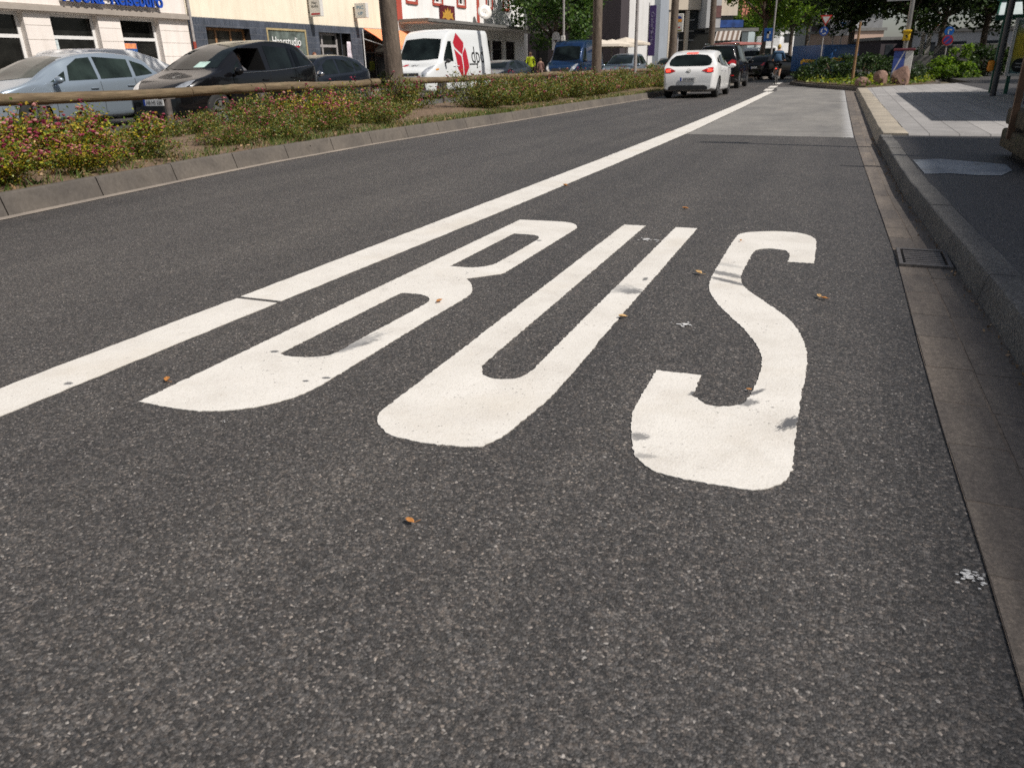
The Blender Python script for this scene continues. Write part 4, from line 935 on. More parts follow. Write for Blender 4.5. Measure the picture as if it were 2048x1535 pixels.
S_MPV = [(-.70, 1.09), (-.35, 1.075), (0, 1.07), (.35, 1.075), (.70, 1.09), (.60, 1.40), (.55, 1.52), (0, 1.55), (-.55, 1.52), (-.60, 1.40)]
R_MPV = [(-.62, 1.12), (.62, 1.12), (.55, 1.42), (.48, 1.46), (-.48, 1.46), (-.55, 1.42)]
HL_MPV = [(.40, .66), (.60, .69), (.74, .80), (.73, .88), (.62, .86), (.48, .76)]
TL_MPV = [(.55, .92), (.74, .92), (.72, 1.12), (.63, 1.18), (.57, 1.08)]
W_HAT = [[(1.45, .93), (1.62, .935), (1.68, 1.09)], [(1.70, .94), (2.36, .96), (2.36, 1.33), (2.1, 1.32), (1.82, 1.19)], [(2.45, .965), (3.15, 1.0), (3.2, 1.27), (2.45, 1.335)], [(3.25, 1.01), (3.6, 1.06), (3.48, 1.2), (3.27, 1.26)]]
S_HAT = [(-.68, 1.02), (-.3, 1.0), (.3, 1.0), (.68, 1.02), (.60, 1.24), (.54, 1.35), (0, 1.375), (-.54, 1.35), (-.60, 1.24)]
R_HAT = [(-.6, 1.0), (.6, 1.0), (.5, 1.26), (-.5, 1.26)]
HL_HAT = [(.40, .60), (.60, .62), (.74, .72), (.73, .80), (.60, .77), (.46, .69)]
TL_HAT = [(.50, .80), (.74, .82), (.72, .98), (.60, .96)]
# 1 light blue people carrier
sp = scaled(MPV, L=4.45); sp['top'] = [(0, .50), (.05, .62), (.3, .78), (.8, .93), (1.05, 1.02), (1.5, 1.24), (2.0, 1.42), (2.5, 1.50), (2.9, 1.52), (3.5, 1.48), (3.95, 1.38), (4.15, 1.18), (4.3, .98), (4.4, .85), (4.45, .6)]
sp['belt'] = [(0, .48), (.5, .76), (1.0, .88), (2.4, .93), (4.45, 1.03)]; sp['wid'] = [(y * 4.45 / 4.3, w) for y, w in MPV['wid']]; sp['bot'] = [(y * 4.45 / 4.3, w) for y, w in MPV['bot']]
wb = [[(1.38, .94), (1.72, .95), (1.80, 1.14)], [(1.80, .955), (2.50, .97), (2.50, 1.40), (2.2, 1.375), (1.92, 1.23)], [(2.58, .975), (3.4, 1.0), (3.44, 1.36), (2.58, 1.41)], [(3.5, 1.01), (4.02, 1.06), (3.85, 1.25), (3.52, 1.34)]]
blue, cb_ = build_car('people_carrier', 'light blue people carrier at the left, behind the wooden rail', 'car', sp, P_BLUE, (-15.55, 12.15, 0), 0, (.92, 3.60), .32, wb, [(-.70, 1.03), (0, .99), (.70, 1.03), (.62, 1.26), (.56, 1.40), (0, 1.44), (-.56, 1.40), (-.62, 1.26)], [(-.6, 1.06), (.6, 1.06), (.52, 1.34), (-.52, 1.34)], [(.36, .60), (.56, .63), (.72, .74), (.71, .82), (.60, .78), (.44, .69)], TL_MPV, [[(-.45, .36), (.45, .36), (.4, .46), (-.4, .46)]], ('', None), (.52, .7), handle=((2.35, .80), (3.3, .83)), my=1.45, group='cars queuing on the far carriageway', door_lines=(1.4, 2.54, 3.45), glassm=M_GLASSG)
# 2 black people carrier with its driver's window open
blk, cbk = build_car('people_carrier', 'black people carrier with the driver side window open and a man at the wheel', 'car', scaled(MPV), P_BLACK, (-12.6, 14.05, 0), 0, (.86, 3.40), .325, [W_MPV[0], W_MPV[2], W_MPV[3]], S_MPV, R_MPV, HL_MPV, TL_MPV, [[(-.42, .62), (.42, .62), (.38, .72), (-.38, .72)], [(-.55, .32), (.55, .32), (.5, .42), (-.5, .42)]], ('AB·HS 236', None), (.50, .7), group='cars queuing on the far carriageway',
                      cut=[((.72, (1.64 + 2.36) / 2 - 2.15, 1.235), (.9, .66, .42)), ])
blk.scale = (1, 1.03, 1.045)
c_ = cbk; pts = [(x / 10, .60 - .05 * math.cos(x / 10 * 3)) for x in range(-4, 5)]
mb.tube([(x, c_.front(x, z) - c_.L / 2 - .012, z) for x, z in pts], .012, 6); mb.build('grille_trim', M_CHR, blk, True)
mb = MB()
for z0, z1 in ((.52, .58),):
    for sx in (1, -1): mb.tube([(sx * (c_.width(y, c_.belt(y) + .02) + .004), y - c_.L / 2, c_.belt(y) + .035) for y in np.linspace(1.35, 3.9, 14)], .008, 5)
mb.build('window_trim', M_CHR, blk, True)
c_.patch('sun_shade', 'front', [(.10, 1.10), (.40, 1.10), (.42, 1.20), (.14, 1.2)], plain('windscreen_papers', (.45, .62, .56), .6), blk, .012)
# 3 white van-like car parked by the travel agency
VANLET = scaled(MPV, L=4.7); f_ = 4.7 / 4.3
for k_ in ('top', 'belt', 'wid', 'bot'): VANLET[k_] = [(y * f_, z * 1.03) for y, z in MPV[k_]]
VANLET['top'] = VANLET['top'][:8] + [(2.5 * f_, 1.68), (3.3, 1.70), (4.3, 1.68), (4.55, 1.62), (4.66, 1.3), (4.7, .6)]
build_car('small_van', 'small white panel van parked behind the light blue people carrier by the travel agency', 'van', VANLET, P_WHITE, (-18.4, 16.6, 0), PI, (.92, 3.72), .325, [], [(x, z * 1.04) for x, z in S_MPV], None, HL_MPV, TL_MPV, (), (None, None), group='vans on the far carriageway', door_lines=(1.42, 2.64), handle=())
# 4 dark hatchback
hat, ch = build_car('hatchback', 'dark blue black hatchback between the black people carrier and the white van', 'car', scaled(HATCH), paint('blue_black_paint', (.010, .013, .020)), (-13.95, 18.6, 0), 0, (.84, 3.38), .315, W_HAT, S_HAT, R_HAT, HL_HAT, TL_HAT, [[(-.5, .34), (.5, .34), (.45, .46), (-.45, .46)]], ('', None), (.50, .7), group='cars queuing on the far carriageway', mirror_mat=M_CHR, handle=((2.25, .80), (3.1, .83)))
# vans
VAN = dict(L=5.4, top=[(0, .78), (.05, .95), (.25, 1.08), (.7, 1.20), (.95, 1.30), (1.3, 1.75), (1.55, 2.08), (1.75, 2.26), (2.1, 2.38), (2.6, 2.43), (5.2, 2.45), (5.38, 2.40), (5.4, 2.38)], belt=[(0, .76), (.7, 1.12), (1.1, 1.22), (5.4, 1.28)], wid=[(0, .70), (.06, .84), (.3, .94), (.9, 1.0), (2, 1.025), (5.1, 1.02), (5.4, .99)], bot=[(0, .28), (.4, .22), (1, .22), (4.6, .26), (5.4, .36)], tumble=.10, shoulder=.985, hood_flat=.95)
VW = [[(1.18, 1.30), (1.95, 1.28), (1.95, 1.98), (1.72, 1.98), (1.28, 1.42)]]
VS = [(-.82, 1.37), (0, 1.32), (.82, 1.37), (.80, 1.7), (.74, 2.05), (0, 2.10), (-.74, 2.05), (-.80, 1.7)]
VH = [(.58, .74), (.80, .80), (.92, 1.05), (.90, 1.16), (.80, 1.12), (.66, .92)]
van, cv = build_car('delivery_van', 'white delivery van with a red parcel emblem and the letters dpd', 'van', scaled(VAN), paint('van_white_paint', (.70, .72, .72)), (-15.0, 28.5, 0), 0, (.95, 4.25), .34, VW, VS, None, VH, [(.86, .9), (.96, .9), (.96, 1.4), (.86, 1.4)], [[(-.55, .80), (.55, .80), (.52, .90), (-.52, .90)], [(-.8, .34), (.8, .34), (.75, .62), (-.75, .62)]], ('', None), (.52, .7), mirror_mat=M_BLK, my=1.25, handle=((1.98, 1.12), (2.28, 1.12)), group='vans on the far carriageway', door_lines=(2.08, 3.3))
M_DRED = plain('emblem_red', (.42, .012, .028), .4, 0, .05)
def on_van(px, py):
    y, z = gx(px, py, -15.0 + 1.02); return (y - 28.5 + cv.L / 2, z)
VX = {}
def ev(u, v):            # emblem drawing units -> body side (y, z)
    return (2.05 + u * 1.25, .62 + v * 1.66)
def hx(P): return [(u - .16 * (1 - v) + .08, v) for u, v in P]
for pg in (hx([(.23, 1.0), (.72, .80), (.70, .71), (.56, .545), (.10, .69), (.0, .79)]), hx([(.05, .655), (.50, .505), (.60, .14), (.61, .0), (.21, .25)]), hx([(.80, .70), (.87, .62), (1.0, .27), (.66, .0), (.655, .14), (.575, .515), (.625, .58)])):
    cv.patch('emblem', 'side', [ev(*q) for q in pg], M_DRED, van, .007, .1, 1)
mb = MB(); cv.text(mb, 'dpd', 'side', (4.15, 1.42), 1.15, .80, .0, 1)
z_ = 1.15
for j in range(6):
    a, b_ = 3.32 + j * .13, 3.32 + (j + 1) * .13; mb.add([(cv.width(a, z_) + .008, a - 2.7, z_), (cv.width(b_, z_) + .008, b_ - 2.7, z_), (cv.width(b_, z_ + .05) + .008, b_ - 2.7, z_ + .05), (cv.width(a, z_ + .05) + .008, a - 2.7, z_ + .05)], [(0, 1, 2, 3)])
mb.build('lettering', M_INK, van)
cv.patch('emblem', 'front', [(-.36, 1.14), (-.22, 1.12), (-.16, 1.16), (-.2, 1.2), (-.34, 1.19)], M_DRED, van, .012)
mb = MB(); cv.text(mb, 'dpd', 'front', (.12, 1.155), .26, .07, .0, 1, .016); mb.build('lettering', plain('grey_ink', (.12, .12, .13), .6), van)
cv.patch('indicator', 'side', [(.55, .98), (.75, 1.0), (.75, 1.05), (.55, 1.03)], M_AMB, van, .01, .1, 1)
bv, cbv = build_car('panel_van', 'dark blue panel van behind the second tree trunk', 'van', scaled(VAN), P_NAVY, (-15.2, 46.0, 0), 0, (.95, 4.25), .34, VW, VS, None, VH, [(.86, .9), (.96, .9), (.96, 1.4), (.86, 1.4)], [[(-.5, .74), (.5, .74), (.48, .92), (-.48, .92)]], ('', None), (.5, .7), mirror_mat=M_BLK, my=1.25, handle=(), group='vans on the far carriageway', door_lines=(2.08,))
cbv.patch('badge', 'front', [(0, 1.0), (.06, .93), (0, .86), (-.06, .93)], M_CHR, bv, .014)
# 5.. further cars
SMALL = 'cars on the far carriageway'
def simple(name, lab, spec, mat, loc, rz, hatch=True, tl=None, brake=False, plates=(None, None), grp=SMALL):
    return build_car(name, lab, 'car', scaled(spec), mat, loc, rz, (.84, 3.38), .315, W_HAT if hatch else W_MPV, S_HAT if hatch else S_MPV, R_HAT if hatch else R_MPV, HL_HAT if hatch else HL_MPV, tl or (TL_HAT if hatch else TL_MPV), (), plates, handle=(), door_lines=False, brake=brake, group=grp)
coupe = scaled(HATCH); coupe['top'] = [(y, z * .95) for y, z in coupe['top']]; coupe['belt'] = [(y, z * .97) for y, z in coupe['belt']]
simple('parked_car', 'dark low car between the white delivery van and the walker in the yellow jacket', coupe, P_ANTH, (-16.2, 37.2, 0), R(-4))
simple('estate_car', 'silver blue car between the second tree trunk and the lamp post', MPV, P_SILV, (-11.9, 45.0, 0), R(0), False)
simple('parked_car', 'dark grey car partly hidden by the third tree trunk', HATCH, P_GREY, (-12.2, 58.5, 0), 0)
# 6 white hatchback seen from behind
WH = scaled(HATCH, L=4.4); WH['top'] = [(0, .52), (.05, .64), (.3, .80), (.8, .93), (1.15, 1.02), (1.6, 1.26), (2.1, 1.43), (2.6, 1.50), (3.0, 1.505), (3.5, 1.46), (3.88, 1.38), (4.10, 1.14), (4.22, .98), (4.33, .90), (4.38, .72), (4.4, .50)]
WH['belt'] = [(0, .5), (.5, .78), (1.1, .9), (2.4, .94), (3.6, 1.0), (4.4, 1.0)]; WH['wid'] = [(0, .56), (.08, .68), (.3, .8), (.9, .88), (2, .905), (3.3, .91), (3.9, .90), (4.2, .85), (4.35, .80), (4.4, .74)]; WH['bot'] = [(0, .25), (.3, .18), (.9, .17), (3.6, .18), (4.1, .22), (4.4, .27)]
WY = 25.9 + 2.2
ww = [[(1.6, .95), (1.8, .955), (1.86, 1.12)], [(1.88, .96), (2.5, .98), (2.5, 1.37), (2.25, 1.36), (1.98, 1.22)], [(2.58, .985), (3.35, 1.03), (3.3, 1.30), (2.58, 1.375)], [(3.42, 1.05), (3.82, 1.12), (3.6, 1.24), (3.42, 1.28)]]
rw = [(-.70, 1.12), (-.66, 1.03), (-.50, 1.0), (.50, 1.0), (.66, 1.03), (.70, 1.12), (.66, 1.22), (.52, 1.33), (.2, 1.365), (-.2, 1.365), (-.52, 1.33), (-.66, 1.22)]
wht, cw = build_car('hatchback', 'white hatchback with lit brake lights driving away in the car lane', 'car', WH, P_WHITE, (-4.66, WY, 0), PI, (.95, 3.62), .33, ww, S_HAT, rw, HL_HAT, [(.42, .86), (.60, .80), (.80, .80), (.82, .92), (.74, .965), (.62, .95)], (), (None, ''), (.4, .60), handle=((2.4, .84), (3.2, .87)), door_lines=(1.5, 2.54, 3.45), my=1.5, group='vehicles driving away on the near carriageway')
cw.patch('lower_bumper', 'rear', [(-.66, .27), (.66, .27), (.64, .36), (.55, .41), (-.55, .41), (-.64, .36)], M_BLK, wht, .01)
cw.patch('high_brake_light', 'rear', [(-.19, 1.385), (.19, 1.385), (.18, 1.425), (-.18, 1.425)], M_BRAKE, wht, .012)
for sx in (1, -1): cw.patch('brake_lamp', 'rear', [(.60, .83), (.74, .83), (.76, .90), (.63, .91)], M_BRAKE, wht, .016, .07, sx)
wht.scale = (.94, .95, .93); wht.location.y = WY - .7
mb = MB(); yb = cw.front(0, .86, True) - cw.L / 2 + .015
mb.lathe([(.052, -.004), (.064, -.004), (.064, .006), (.052, .006), (.052, -.004)], (0, yb, .86), 'Y', 18); mb.box((0, yb, .86), (.105, .006, .014), ry=.35); mb.build('badge', M_CHR, wht, True, 40)
mb = MB(); cw.text(mb, ' ', 'rear', (0, .6), .1, .1) if False else None
c_.patch  # noqa
pm = MB(); yv = cw.front(0, .60, True) - cw.L / 2 + .031
for j, (a, w_) in enumerate(((-.13, .05), (-.065, .05), (0, .035), (.06, .05), (.12, .05), (.175, .045))): pm.box((-a, yv, .60), (w_ * .82, .003, .07))
pm.build('plate_characters', plain('plate_grey_ink', (.16, .16, .17), .6), wht)
# 7 black people carrier ahead of it
SUV = scaled(MPV, L=4.6); f_ = 4.6 / 4.3
for k_ in ('top', 'belt', 'wid', 'bot'): SUV[k_] = [(y * f_, z * (1.06 if k_ == 'top' else 1.03 if k_ == 'belt' else 1.02)) for y, z in MPV[k_]]
SUV['top'] = SUV['top'][:9] + [(3.7, 1.70), (4.2, 1.66), (4.42, 1.30), (4.5, 1.05), (4.57, .9), (4.6, .64)]
sw = [[(y * f_, z * 1.06) for y, z in w_] for w_ in W_MPV[:3]] + [[(3.62, 1.14), (4.2, 1.2), (4.1, 1.45), (3.64, 1.53)]]
suv, cs = build_car('people_carrier', 'black people carrier ahead of the white hatchback in the car lane', 'car', SUV, P_BLACK, (-5.2, 36.6, 0), PI, (.9, 3.66), .34, sw, [(x, z * 1.05) for x, z in S_MPV], [(-.62, 1.16), (.62, 1.16), (.56, 1.54), (-.56, 1.54)], HL_MPV, [(.42, .98), (.78, .90), (.78, 1.08), (.60, 1.13)], (), (None, ''), (.4, .72), handle=(), door_lines=False, group='vehicles driving away on the near carriageway')
for sx in (1, -1): cs.patch('reflector', 'rear', [(.55, .50), (.74, .50), (.74, .54), (.55, .54)], M_RED, suv, .01, .07, sx)
mb = MB()
for sx in (1, -1): mb.tube([(sx * .60, y - 2.3, cs.top(y) + .035) for y in np.linspace(1.9, 4.0, 10)], .02, 6)
mb.build('roof_rail', M_CHR, suv, True)
# 8 black estate turning at the roundabout, and traffic beyond
simple('hatchback', 'black car turning at the roundabout ahead of the cyclist', HATCH, P_BLACK, (gz(1556, 158)[0], 53.0, 0), PI + R(-38), True, None, False, (None, ''), 'vehicles driving away on the near carriageway')
simple('parked_car', 'pale blue car in front of the white box lorry far down the street', HATCH, paint('pale_blue_paint', (.28, .42, .50), .3), (gy(1516, 120, 78)[0], 78, 0), 0)
simple('parked_car', 'small silver car between the cyclist and the blue trailer', HATCH, P_SILV, (gy(1592, 118, 74)[0], 74, 0), R(-10))
simple('parked_car', 'small dark car in front of the far white van', HATCH, P_GREY, (gy(1498, 120, 70)[0], 70, 0), 0)
fv, cf = build_car('panel_van', 'small white van far down the street left of the white box lorry', 'van', scaled(VAN), P_WHITE, (gy(1506, 112, 88)[0], 88, 0), 0, (.95, 4.25), .34, VW, VS, None, VH, None, (), (None, None), handle=(), door_lines=False, mir=False)
lor = thing('box_lorry', 'white box lorry far down the street beyond the lamp post', 'lorry', (gy(1536, 110, 92)[0], 92, 0))
mb = MB(); mb.bbox((0, 1.2, 2.15), (2.4, 5.0, 2.7), .12); mb.build('cargo_box', plain('lorry_white', (.72, .72, .71), .4), lor, True, 40)
mb = MB(); mb.bbox((0, -2.2, 1.55), (2.2, 1.7, 1.9), .25); mb.build('cab', P_WHITE, lor, True, 40)
mb = MB(); mb.bx(-.95, .95, -3.07, -3.055, 1.6, 2.3); mb.build('windscreen', M_GLASS, lor)
for y in (-2.2, 2.4):
    for sx in (-1, 1): wheel(lor, sx * 1.0, y, .42)
mb = MB(); mb.bx(-.9, .9, -1.3, 3.6, .5, .79); mb.build('chassis', M_BLK, lor)
# ------------------------------------------------------------------ buildings
def stucco(name, c, var=.06, dirt=True):
    m, n, b = new_mat(name); p = pos(n)
    f = noise(n, p, .8, 5, .6); k = ramp(n, [(.3, tuple(x * (1 - var) for x in c)), (.7, tuple(min(1, x * (1 + var)) for x in c))], f)
    k = mix(n, k, ramp(n, [(.30, (.86, .85, .83)), (.55, (1, 1, 1))], noise(n, p, 1.4, 5, .7, (3, 3, .35))), .8, 'MULTIPLY')
    n.links.new(k, b.inputs['Base Color']); b.inputs['Roughness'].default_value = .9; b.inputs['Specular IOR Level'].default_value = .2; bump(n, b, noise(n, p, 40, 3), .2, .004); return m
def bricky(name, c1, c2, mort, w, h, ms=.012, off=.5, rough=.35, bev=0):
    m, n, b = new_mat(name); p = pos(n); s = N(n, 'ShaderNodeSeparateXYZ'); n.links.new(p, s.inputs[0]); q = N(n, 'ShaderNodeCombineXYZ'); n.links.new(s.outputs[1], q.inputs[0]); n.links.new(s.outputs[2], q.inputs[1])
    k = N(n, 'ShaderNodeTexBrick'); k.offset = off; k.inputs['Scale'].default_value = 1; k.inputs['Brick Width'].default_value = w; k.inputs['Row Height'].default_value = h; k.inputs['Mortar Size'].default_value = ms
    k.inputs['Color1'].default_value = rgba(c1); k.inputs['Color2'].default_value = rgba(c2); k.inputs['Mortar'].default_value = rgba(mort); n.links.new(q.outputs[0], k.inputs['Vector'])
    n.links.new(mix(n, k.outputs['Color'], ramp(n, [(.3, (.75, .75, .75)), (.7, (1.2, 1.2, 1.2))], noise(n, p, 2.5, 4)), 1.0, 'MULTIPLY'), b.inputs['Base Color']); b.inputs['Roughness'].default_value = rough
    bump(n, b, k.outputs['Fac'], -.4, .01); return m
M_CREAM = stucco('pale_stone_render', (.80, .735, .68)); M_YEL = stucco('cream_yellow_render', (.84, .755, .60)); M_WHR = stucco('white_render', (.84, .83, .81)); M_LEDGE = stucco('ledge_stone', (.36, .32, .28))
M_TILE = bricky('blue_grey_tiles', (.045, .055, .075), (.075, .088, .115), (.13, .135, .15), .075, .25, .008, 0.0)
M_SHOP = glass('shop_glass', (.012, .012, .011), .04); M_SHOPG = glass('shop_glass_pale', (.13, .155, .14), .08)
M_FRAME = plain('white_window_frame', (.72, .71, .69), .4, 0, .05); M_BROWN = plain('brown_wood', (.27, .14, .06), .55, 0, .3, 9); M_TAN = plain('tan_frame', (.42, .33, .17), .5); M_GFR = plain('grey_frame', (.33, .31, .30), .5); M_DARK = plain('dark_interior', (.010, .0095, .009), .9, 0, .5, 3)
M_RSTRIP = stucco('red_trim', (.42, .085, .06)); M_CANOPY = plain('canopy_metal', (.16, .155, .145), .6, 0, .2, 3); M_CANU = plain('canopy_soffit', (.55, .53, .50), .7); M_ROOF = plain('red_roof_tiles', (.30, .10, .06), .8, 0, .3, 20); M_BLUE = plain('sign_blue', (.012, .07, .42), .4, 0, .05); M_SIGN = plain('sign_white', (.66, .64, .60), .45, 0, .08); M_ORANGE = plain('sign_orange', (.80, .30, .02), .5, 0, .1)
M_CURT = plain('green_curtain', (.16, .20, .06), .8)
def facade(mb, x, y0, y1, z0, z1, ops, dep=.3, mi=0, rv=0):
    Ys = sorted({y0, y1, *[v for o in ops for v in o[:2]]}); Zs = sorted({z0, z1, *[v for o in ops for v in o[2:4]]})
    for i in range(len(Ys) - 1):
        for j in range(len(Zs) - 1):
            a, b_, c, d = Ys[i], Ys[i + 1], Zs[j], Zs[j + 1]; my, mz = (a + b_) / 2, (c + d) / 2
            if any(o[0] < my < o[1] and o[2] < mz < o[3] for o in ops): continue
            mb.add([(x, a, c), (x, b_, c), (x, b_, d), (x, a, d)], [(0, 1, 2, 3)], mi)
    for (a, b_, c, d) in ops:
        mb.add([(x, a, c), (x, b_, c), (x, b_, d), (x, a, d), (x - dep, a, c), (x - dep, b_, c), (x - dep, b_, d), (x - dep, a, d)], [(0, 1, 5, 4), (1, 2, 6, 5), (2, 3, 7, 6), (3, 0, 4, 7)], rv)
def shell(mb, x, y0, y1, z0, z1, D=10, mi=0):
    mb.add([(x, y0, z0), (x - D, y0, z0), (x - D, y1, z0), (x, y1, z0), (x, y0, z1), (x - D, y0, z1), (x - D, y1, z1), (x, y1, z1)], [(0, 1, 5, 4), (1, 2, 6, 5), (2, 3, 7, 6), (4, 5, 6, 7)], mi)
def frame(parent, x, y0, y1, z0, z1, t, mat, bars_y=(), bars_z=(), gl=None, dx=.06):
    w = MB(); w.bx(x - dx, x, y0, y0 + t, z0, z1); w.bx(x - dx, x, y1 - t, y1, z0, z1); w.bx(x - dx, x, y0 + t, y1 - t, z0, z0 + t); w.bx(x - dx, x, y0 + t, y1 - t, z1 - t, z1)
    for q in bars_z: w.bx(x - dx + .005, x - .004, y0 + t, y1 - t, q - t / 2, q + t / 2)
    for q in bars_y: w.bx(x - dx + .008, x - .007, q - t / 2, q + t / 2, z0 + t, z1 - t)
    o = w.build('window', mat, parent)
    g = MB(); g.add([(x - dx * .6, y0 + t * .5, z0 + t * .5), (x - dx * .6, y1 - t * .5, z0 + t * .5), (x - dx * .6, y1 - t * .5, z1 - t * .5), (x - dx * .6, y0 + t * .5, z1 - t * .5)], [(0, 1, 2, 3)]); g.build('pane', gl or M_SHOP, o); return o
XF = -23.0
def FY(px, py): return gx(px, py, XF)[0]
def FZ(px, py): return gx(px, py, XF)[1]
# ---- travel agency
b1a, b1b = 9.0, FY(377, 60); zl = 2.88
ag = thing('shop_building', 'pale stone travel agency with blue lettering above three tall shop windows', 'building')
ops = [(FY(-60, 60), FY(52, 60), .14, zl), (FY(105, 60), FY(199, 60), .45, zl), (FY(243, 60), FY(320, 60), .45, zl)]
mb = MB(); facade(mb, XF, b1a, b1b, .1, 11, ops + [(FY(105, 60) + .1, FY(199, 60) - .1, 5.2, 7.0), (FY(243, 60), FY(320, 60), 5.2, 7.0)], .28); shell(mb, XF, b1a, b1b, .1, 11); mb.build('wall', M_CREAM, ag)
mb = MB(); mb.bx(XF, XF + .16, b1a, b1b - .02, zl + .02, zl + .14); mb.bx(XF, XF + .10, b1a, b1b - .03, zl + .14, zl + .20); mb.build('ledge', M_LEDGE, ag)
mb = MB()
for z in (.75, 1.2, 1.65, 2.1, 2.5):
    for (a, b_) in ((FY(52, 60), FY(105, 60)), (FY(199, 60), FY(243, 60)), (FY(320, 60), b1b)): mb.bx(XF + .0005, XF + .002, a + .01, b_ - .01, z, z + .014)
mb.build('masonry_joint', M_LEDGE, ag)
for k, (a, b_, c, d) in enumerate(ops):
    frame(ag, XF - .22, a, b_, c, d, .10, M_FRAME, (), (2.2,))
    mb = MB()
    for j in range(7): mb.tube([(XF - .30, b_ - .16 - j * .045, c + .15), (XF - .30, b_ - .16 - j * .045, d - .12)], .022, 6)
    mb.build('curtain', M_CURT, ag, True)
for a, b_ in ((ops[1][0] + .1, ops[1][1] - .1), ops[2][:2]): frame(ag, XF - .2, a, b_, 5.2, 7.0, .09, M_FRAME, ((a + b_) / 2,))
mb = MB(); a = ops[2][0] + .12; mb.bx(XF - .255, XF - .25, a, a + .62, 1.3, 2.08); mb.build('poster', plain('poster_blue', (.02, .09, .28), .5, 0, .5, 4), ag)
mb = MB(); mb.bx(XF - .2495, XF - .2485, a, a + .6, 1.9, 2.07, 0); mb.build('poster_strip', plain('poster_orange', (.75, .28, .12), .5, 0, .3, 9), ag)
mb = MB(); a = ops[1][0] + .12; 
for j in range(3): mb.bx(XF - .255, XF - .25, a, a + .18, 1.0 + j * .42, 1.36 + j * .42)
mb.build('notice', plain('notice_paper', (.5, .56, .56), .6, 0, .4, 9), ag)
zb = FZ(265, 15); hh = .40
sg = thing('shop_sign', 'raised blue letters Hooka Reisebüro above the travel agency windows', 'sign')
mb = MB()
for s_, pa, pb, zz, h_ in (('Hooka', 119, 200, FZ(160, 9), .46), ('Reisebüro', 214, 317, FZ(265, 16), .46)):
    ya, yb = FY(pa, 10), FY(pb, 12)
    for d_ in (.20, .17, .235): 
        if d_ != .235: add_text(mb, s_, (XF + d_, (ya + yb) / 2, zz + .03 + h_ / 2), (0, 1, 0), (0, 0, 1), yb - ya, h_, .016, 0)
    add_text(mb, s_, (XF + .235, (ya + yb) / 2, zz + .03 + h_ / 2), (0, 1, 0), (0, 0, 1), yb - ya, h_, .016, 0)
mb.build('letters', M_BLUE, sg)
mb = MB()
for z in (zb + .04, zb + .3): mb.bx(XF + .001, XF + .15, FY(119, 10), FY(317, 12), z, z + .03)
mb.build('sign_rail', M_FRAME, sg)
dp = MB(); dp.tube([(XF + .09, b1b + .1, .12), (XF + .09, b1b + .1, 10)], .05, 10); dp.build('x', M_GFR); o = bpy.data.objects['x']; o.name = 'downpipe'; tag(o, 'grey downpipe between the travel agency and the cream building', 'downpipe')
dp = MB(); dp.tube([(XF + .09, b1b + .1, .12), (XF + .09, b1b + .1, FZ(391, 84))], .055, 10); o2 = dp.build('pipe_foot', plain('rust_red', (.30, .05, .03), .6)); o2.parent = o
# ---- cream building with tiled ground floor
b2a, b2b = b1b + .02, FY(793, 30); zt = 3.02
cr = thing('shop_building', 'cream building with blue grey tiled ground floor and hair studio window', 'building')
o_gar = (FY(411, 60), FY(498, 60), .3, 2.70); o_sh = (FY(531, 60), FY(612, 80), .5, 2.78); o_dr = (FY(637, 70), FY(680, 70), .14, 2.72); o_cl = (FY(681, 70), FY(700, 70), .14, 2.72); o_aw = (FY(722, 70), FY(790, 70), .14, 2.75)
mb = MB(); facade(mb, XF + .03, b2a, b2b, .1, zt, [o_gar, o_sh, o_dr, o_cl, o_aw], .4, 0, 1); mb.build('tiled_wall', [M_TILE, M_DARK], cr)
mb = MB(); w2 = [(b2a + 1.5 + k * 3.4, b2a + 2.9 + k * 3.4, 5.4, 7.1) for k in range(4)]; facade(mb, XF, b2a, b2b, zt, 10.5, w2, .25); shell(mb, XF, b2a, b2b, .1, 10.5); mb.build('wall', M_YEL, cr)
for w_ in w2: frame(cr, XF - .18, *w_, .08, M_FRAME, ((w_[0] + w_[1]) / 2,))
g0, g1 = o_gar[:2]; frame(cr, XF - .28, g0, g1, o_gar[2], o_gar[3], .09, M_BROWN, (g0 + (g1 - g0) / 3, g0 + (g1 - g0) * 2 / 3), (2.02, 1.9), glass('dim_glass', (.06, .055, .045), .15))
frame(cr, XF + .05, *o_sh, .075, M_TAN, (), (), M_SHOPG)
mb = MB(); ya, yb = FY(543, 80), FY(600, 82); add_text(mb, 'Haarstudio', (XF + .045, (ya + yb) / 2, FZ(572, 83)), (0, 1, 0), (0, 0, 1), yb - ya, .34, .012); mb.build('window_lettering', M_WHT, cr)
mb = MB(); mb.bx(XF + .034, XF + .042, FY(575, 94), FY(598, 94), FZ(585, 95), FZ(585, 92)); mb.build('window_stripe', M_DRED, cr)
frame(cr, XF - .2, *o_dr, .11, M_GFR, (o_dr[0] + .5,), (2.15,))
mb = MB(); mb.bx(XF - .38, XF - .37, o_cl[0], o_cl[1], .14, 2.7); mb.bx(XF - .38, XF - .37, o_aw[0], o_aw[1], .14, 2.7); mb.build('dark_doorway', M_DARK, cr)
frame(cr, XF - .3, *o_aw, .07, M_BLK, ((o_aw[0] + o_aw[1]) / 2,), (1.9,))
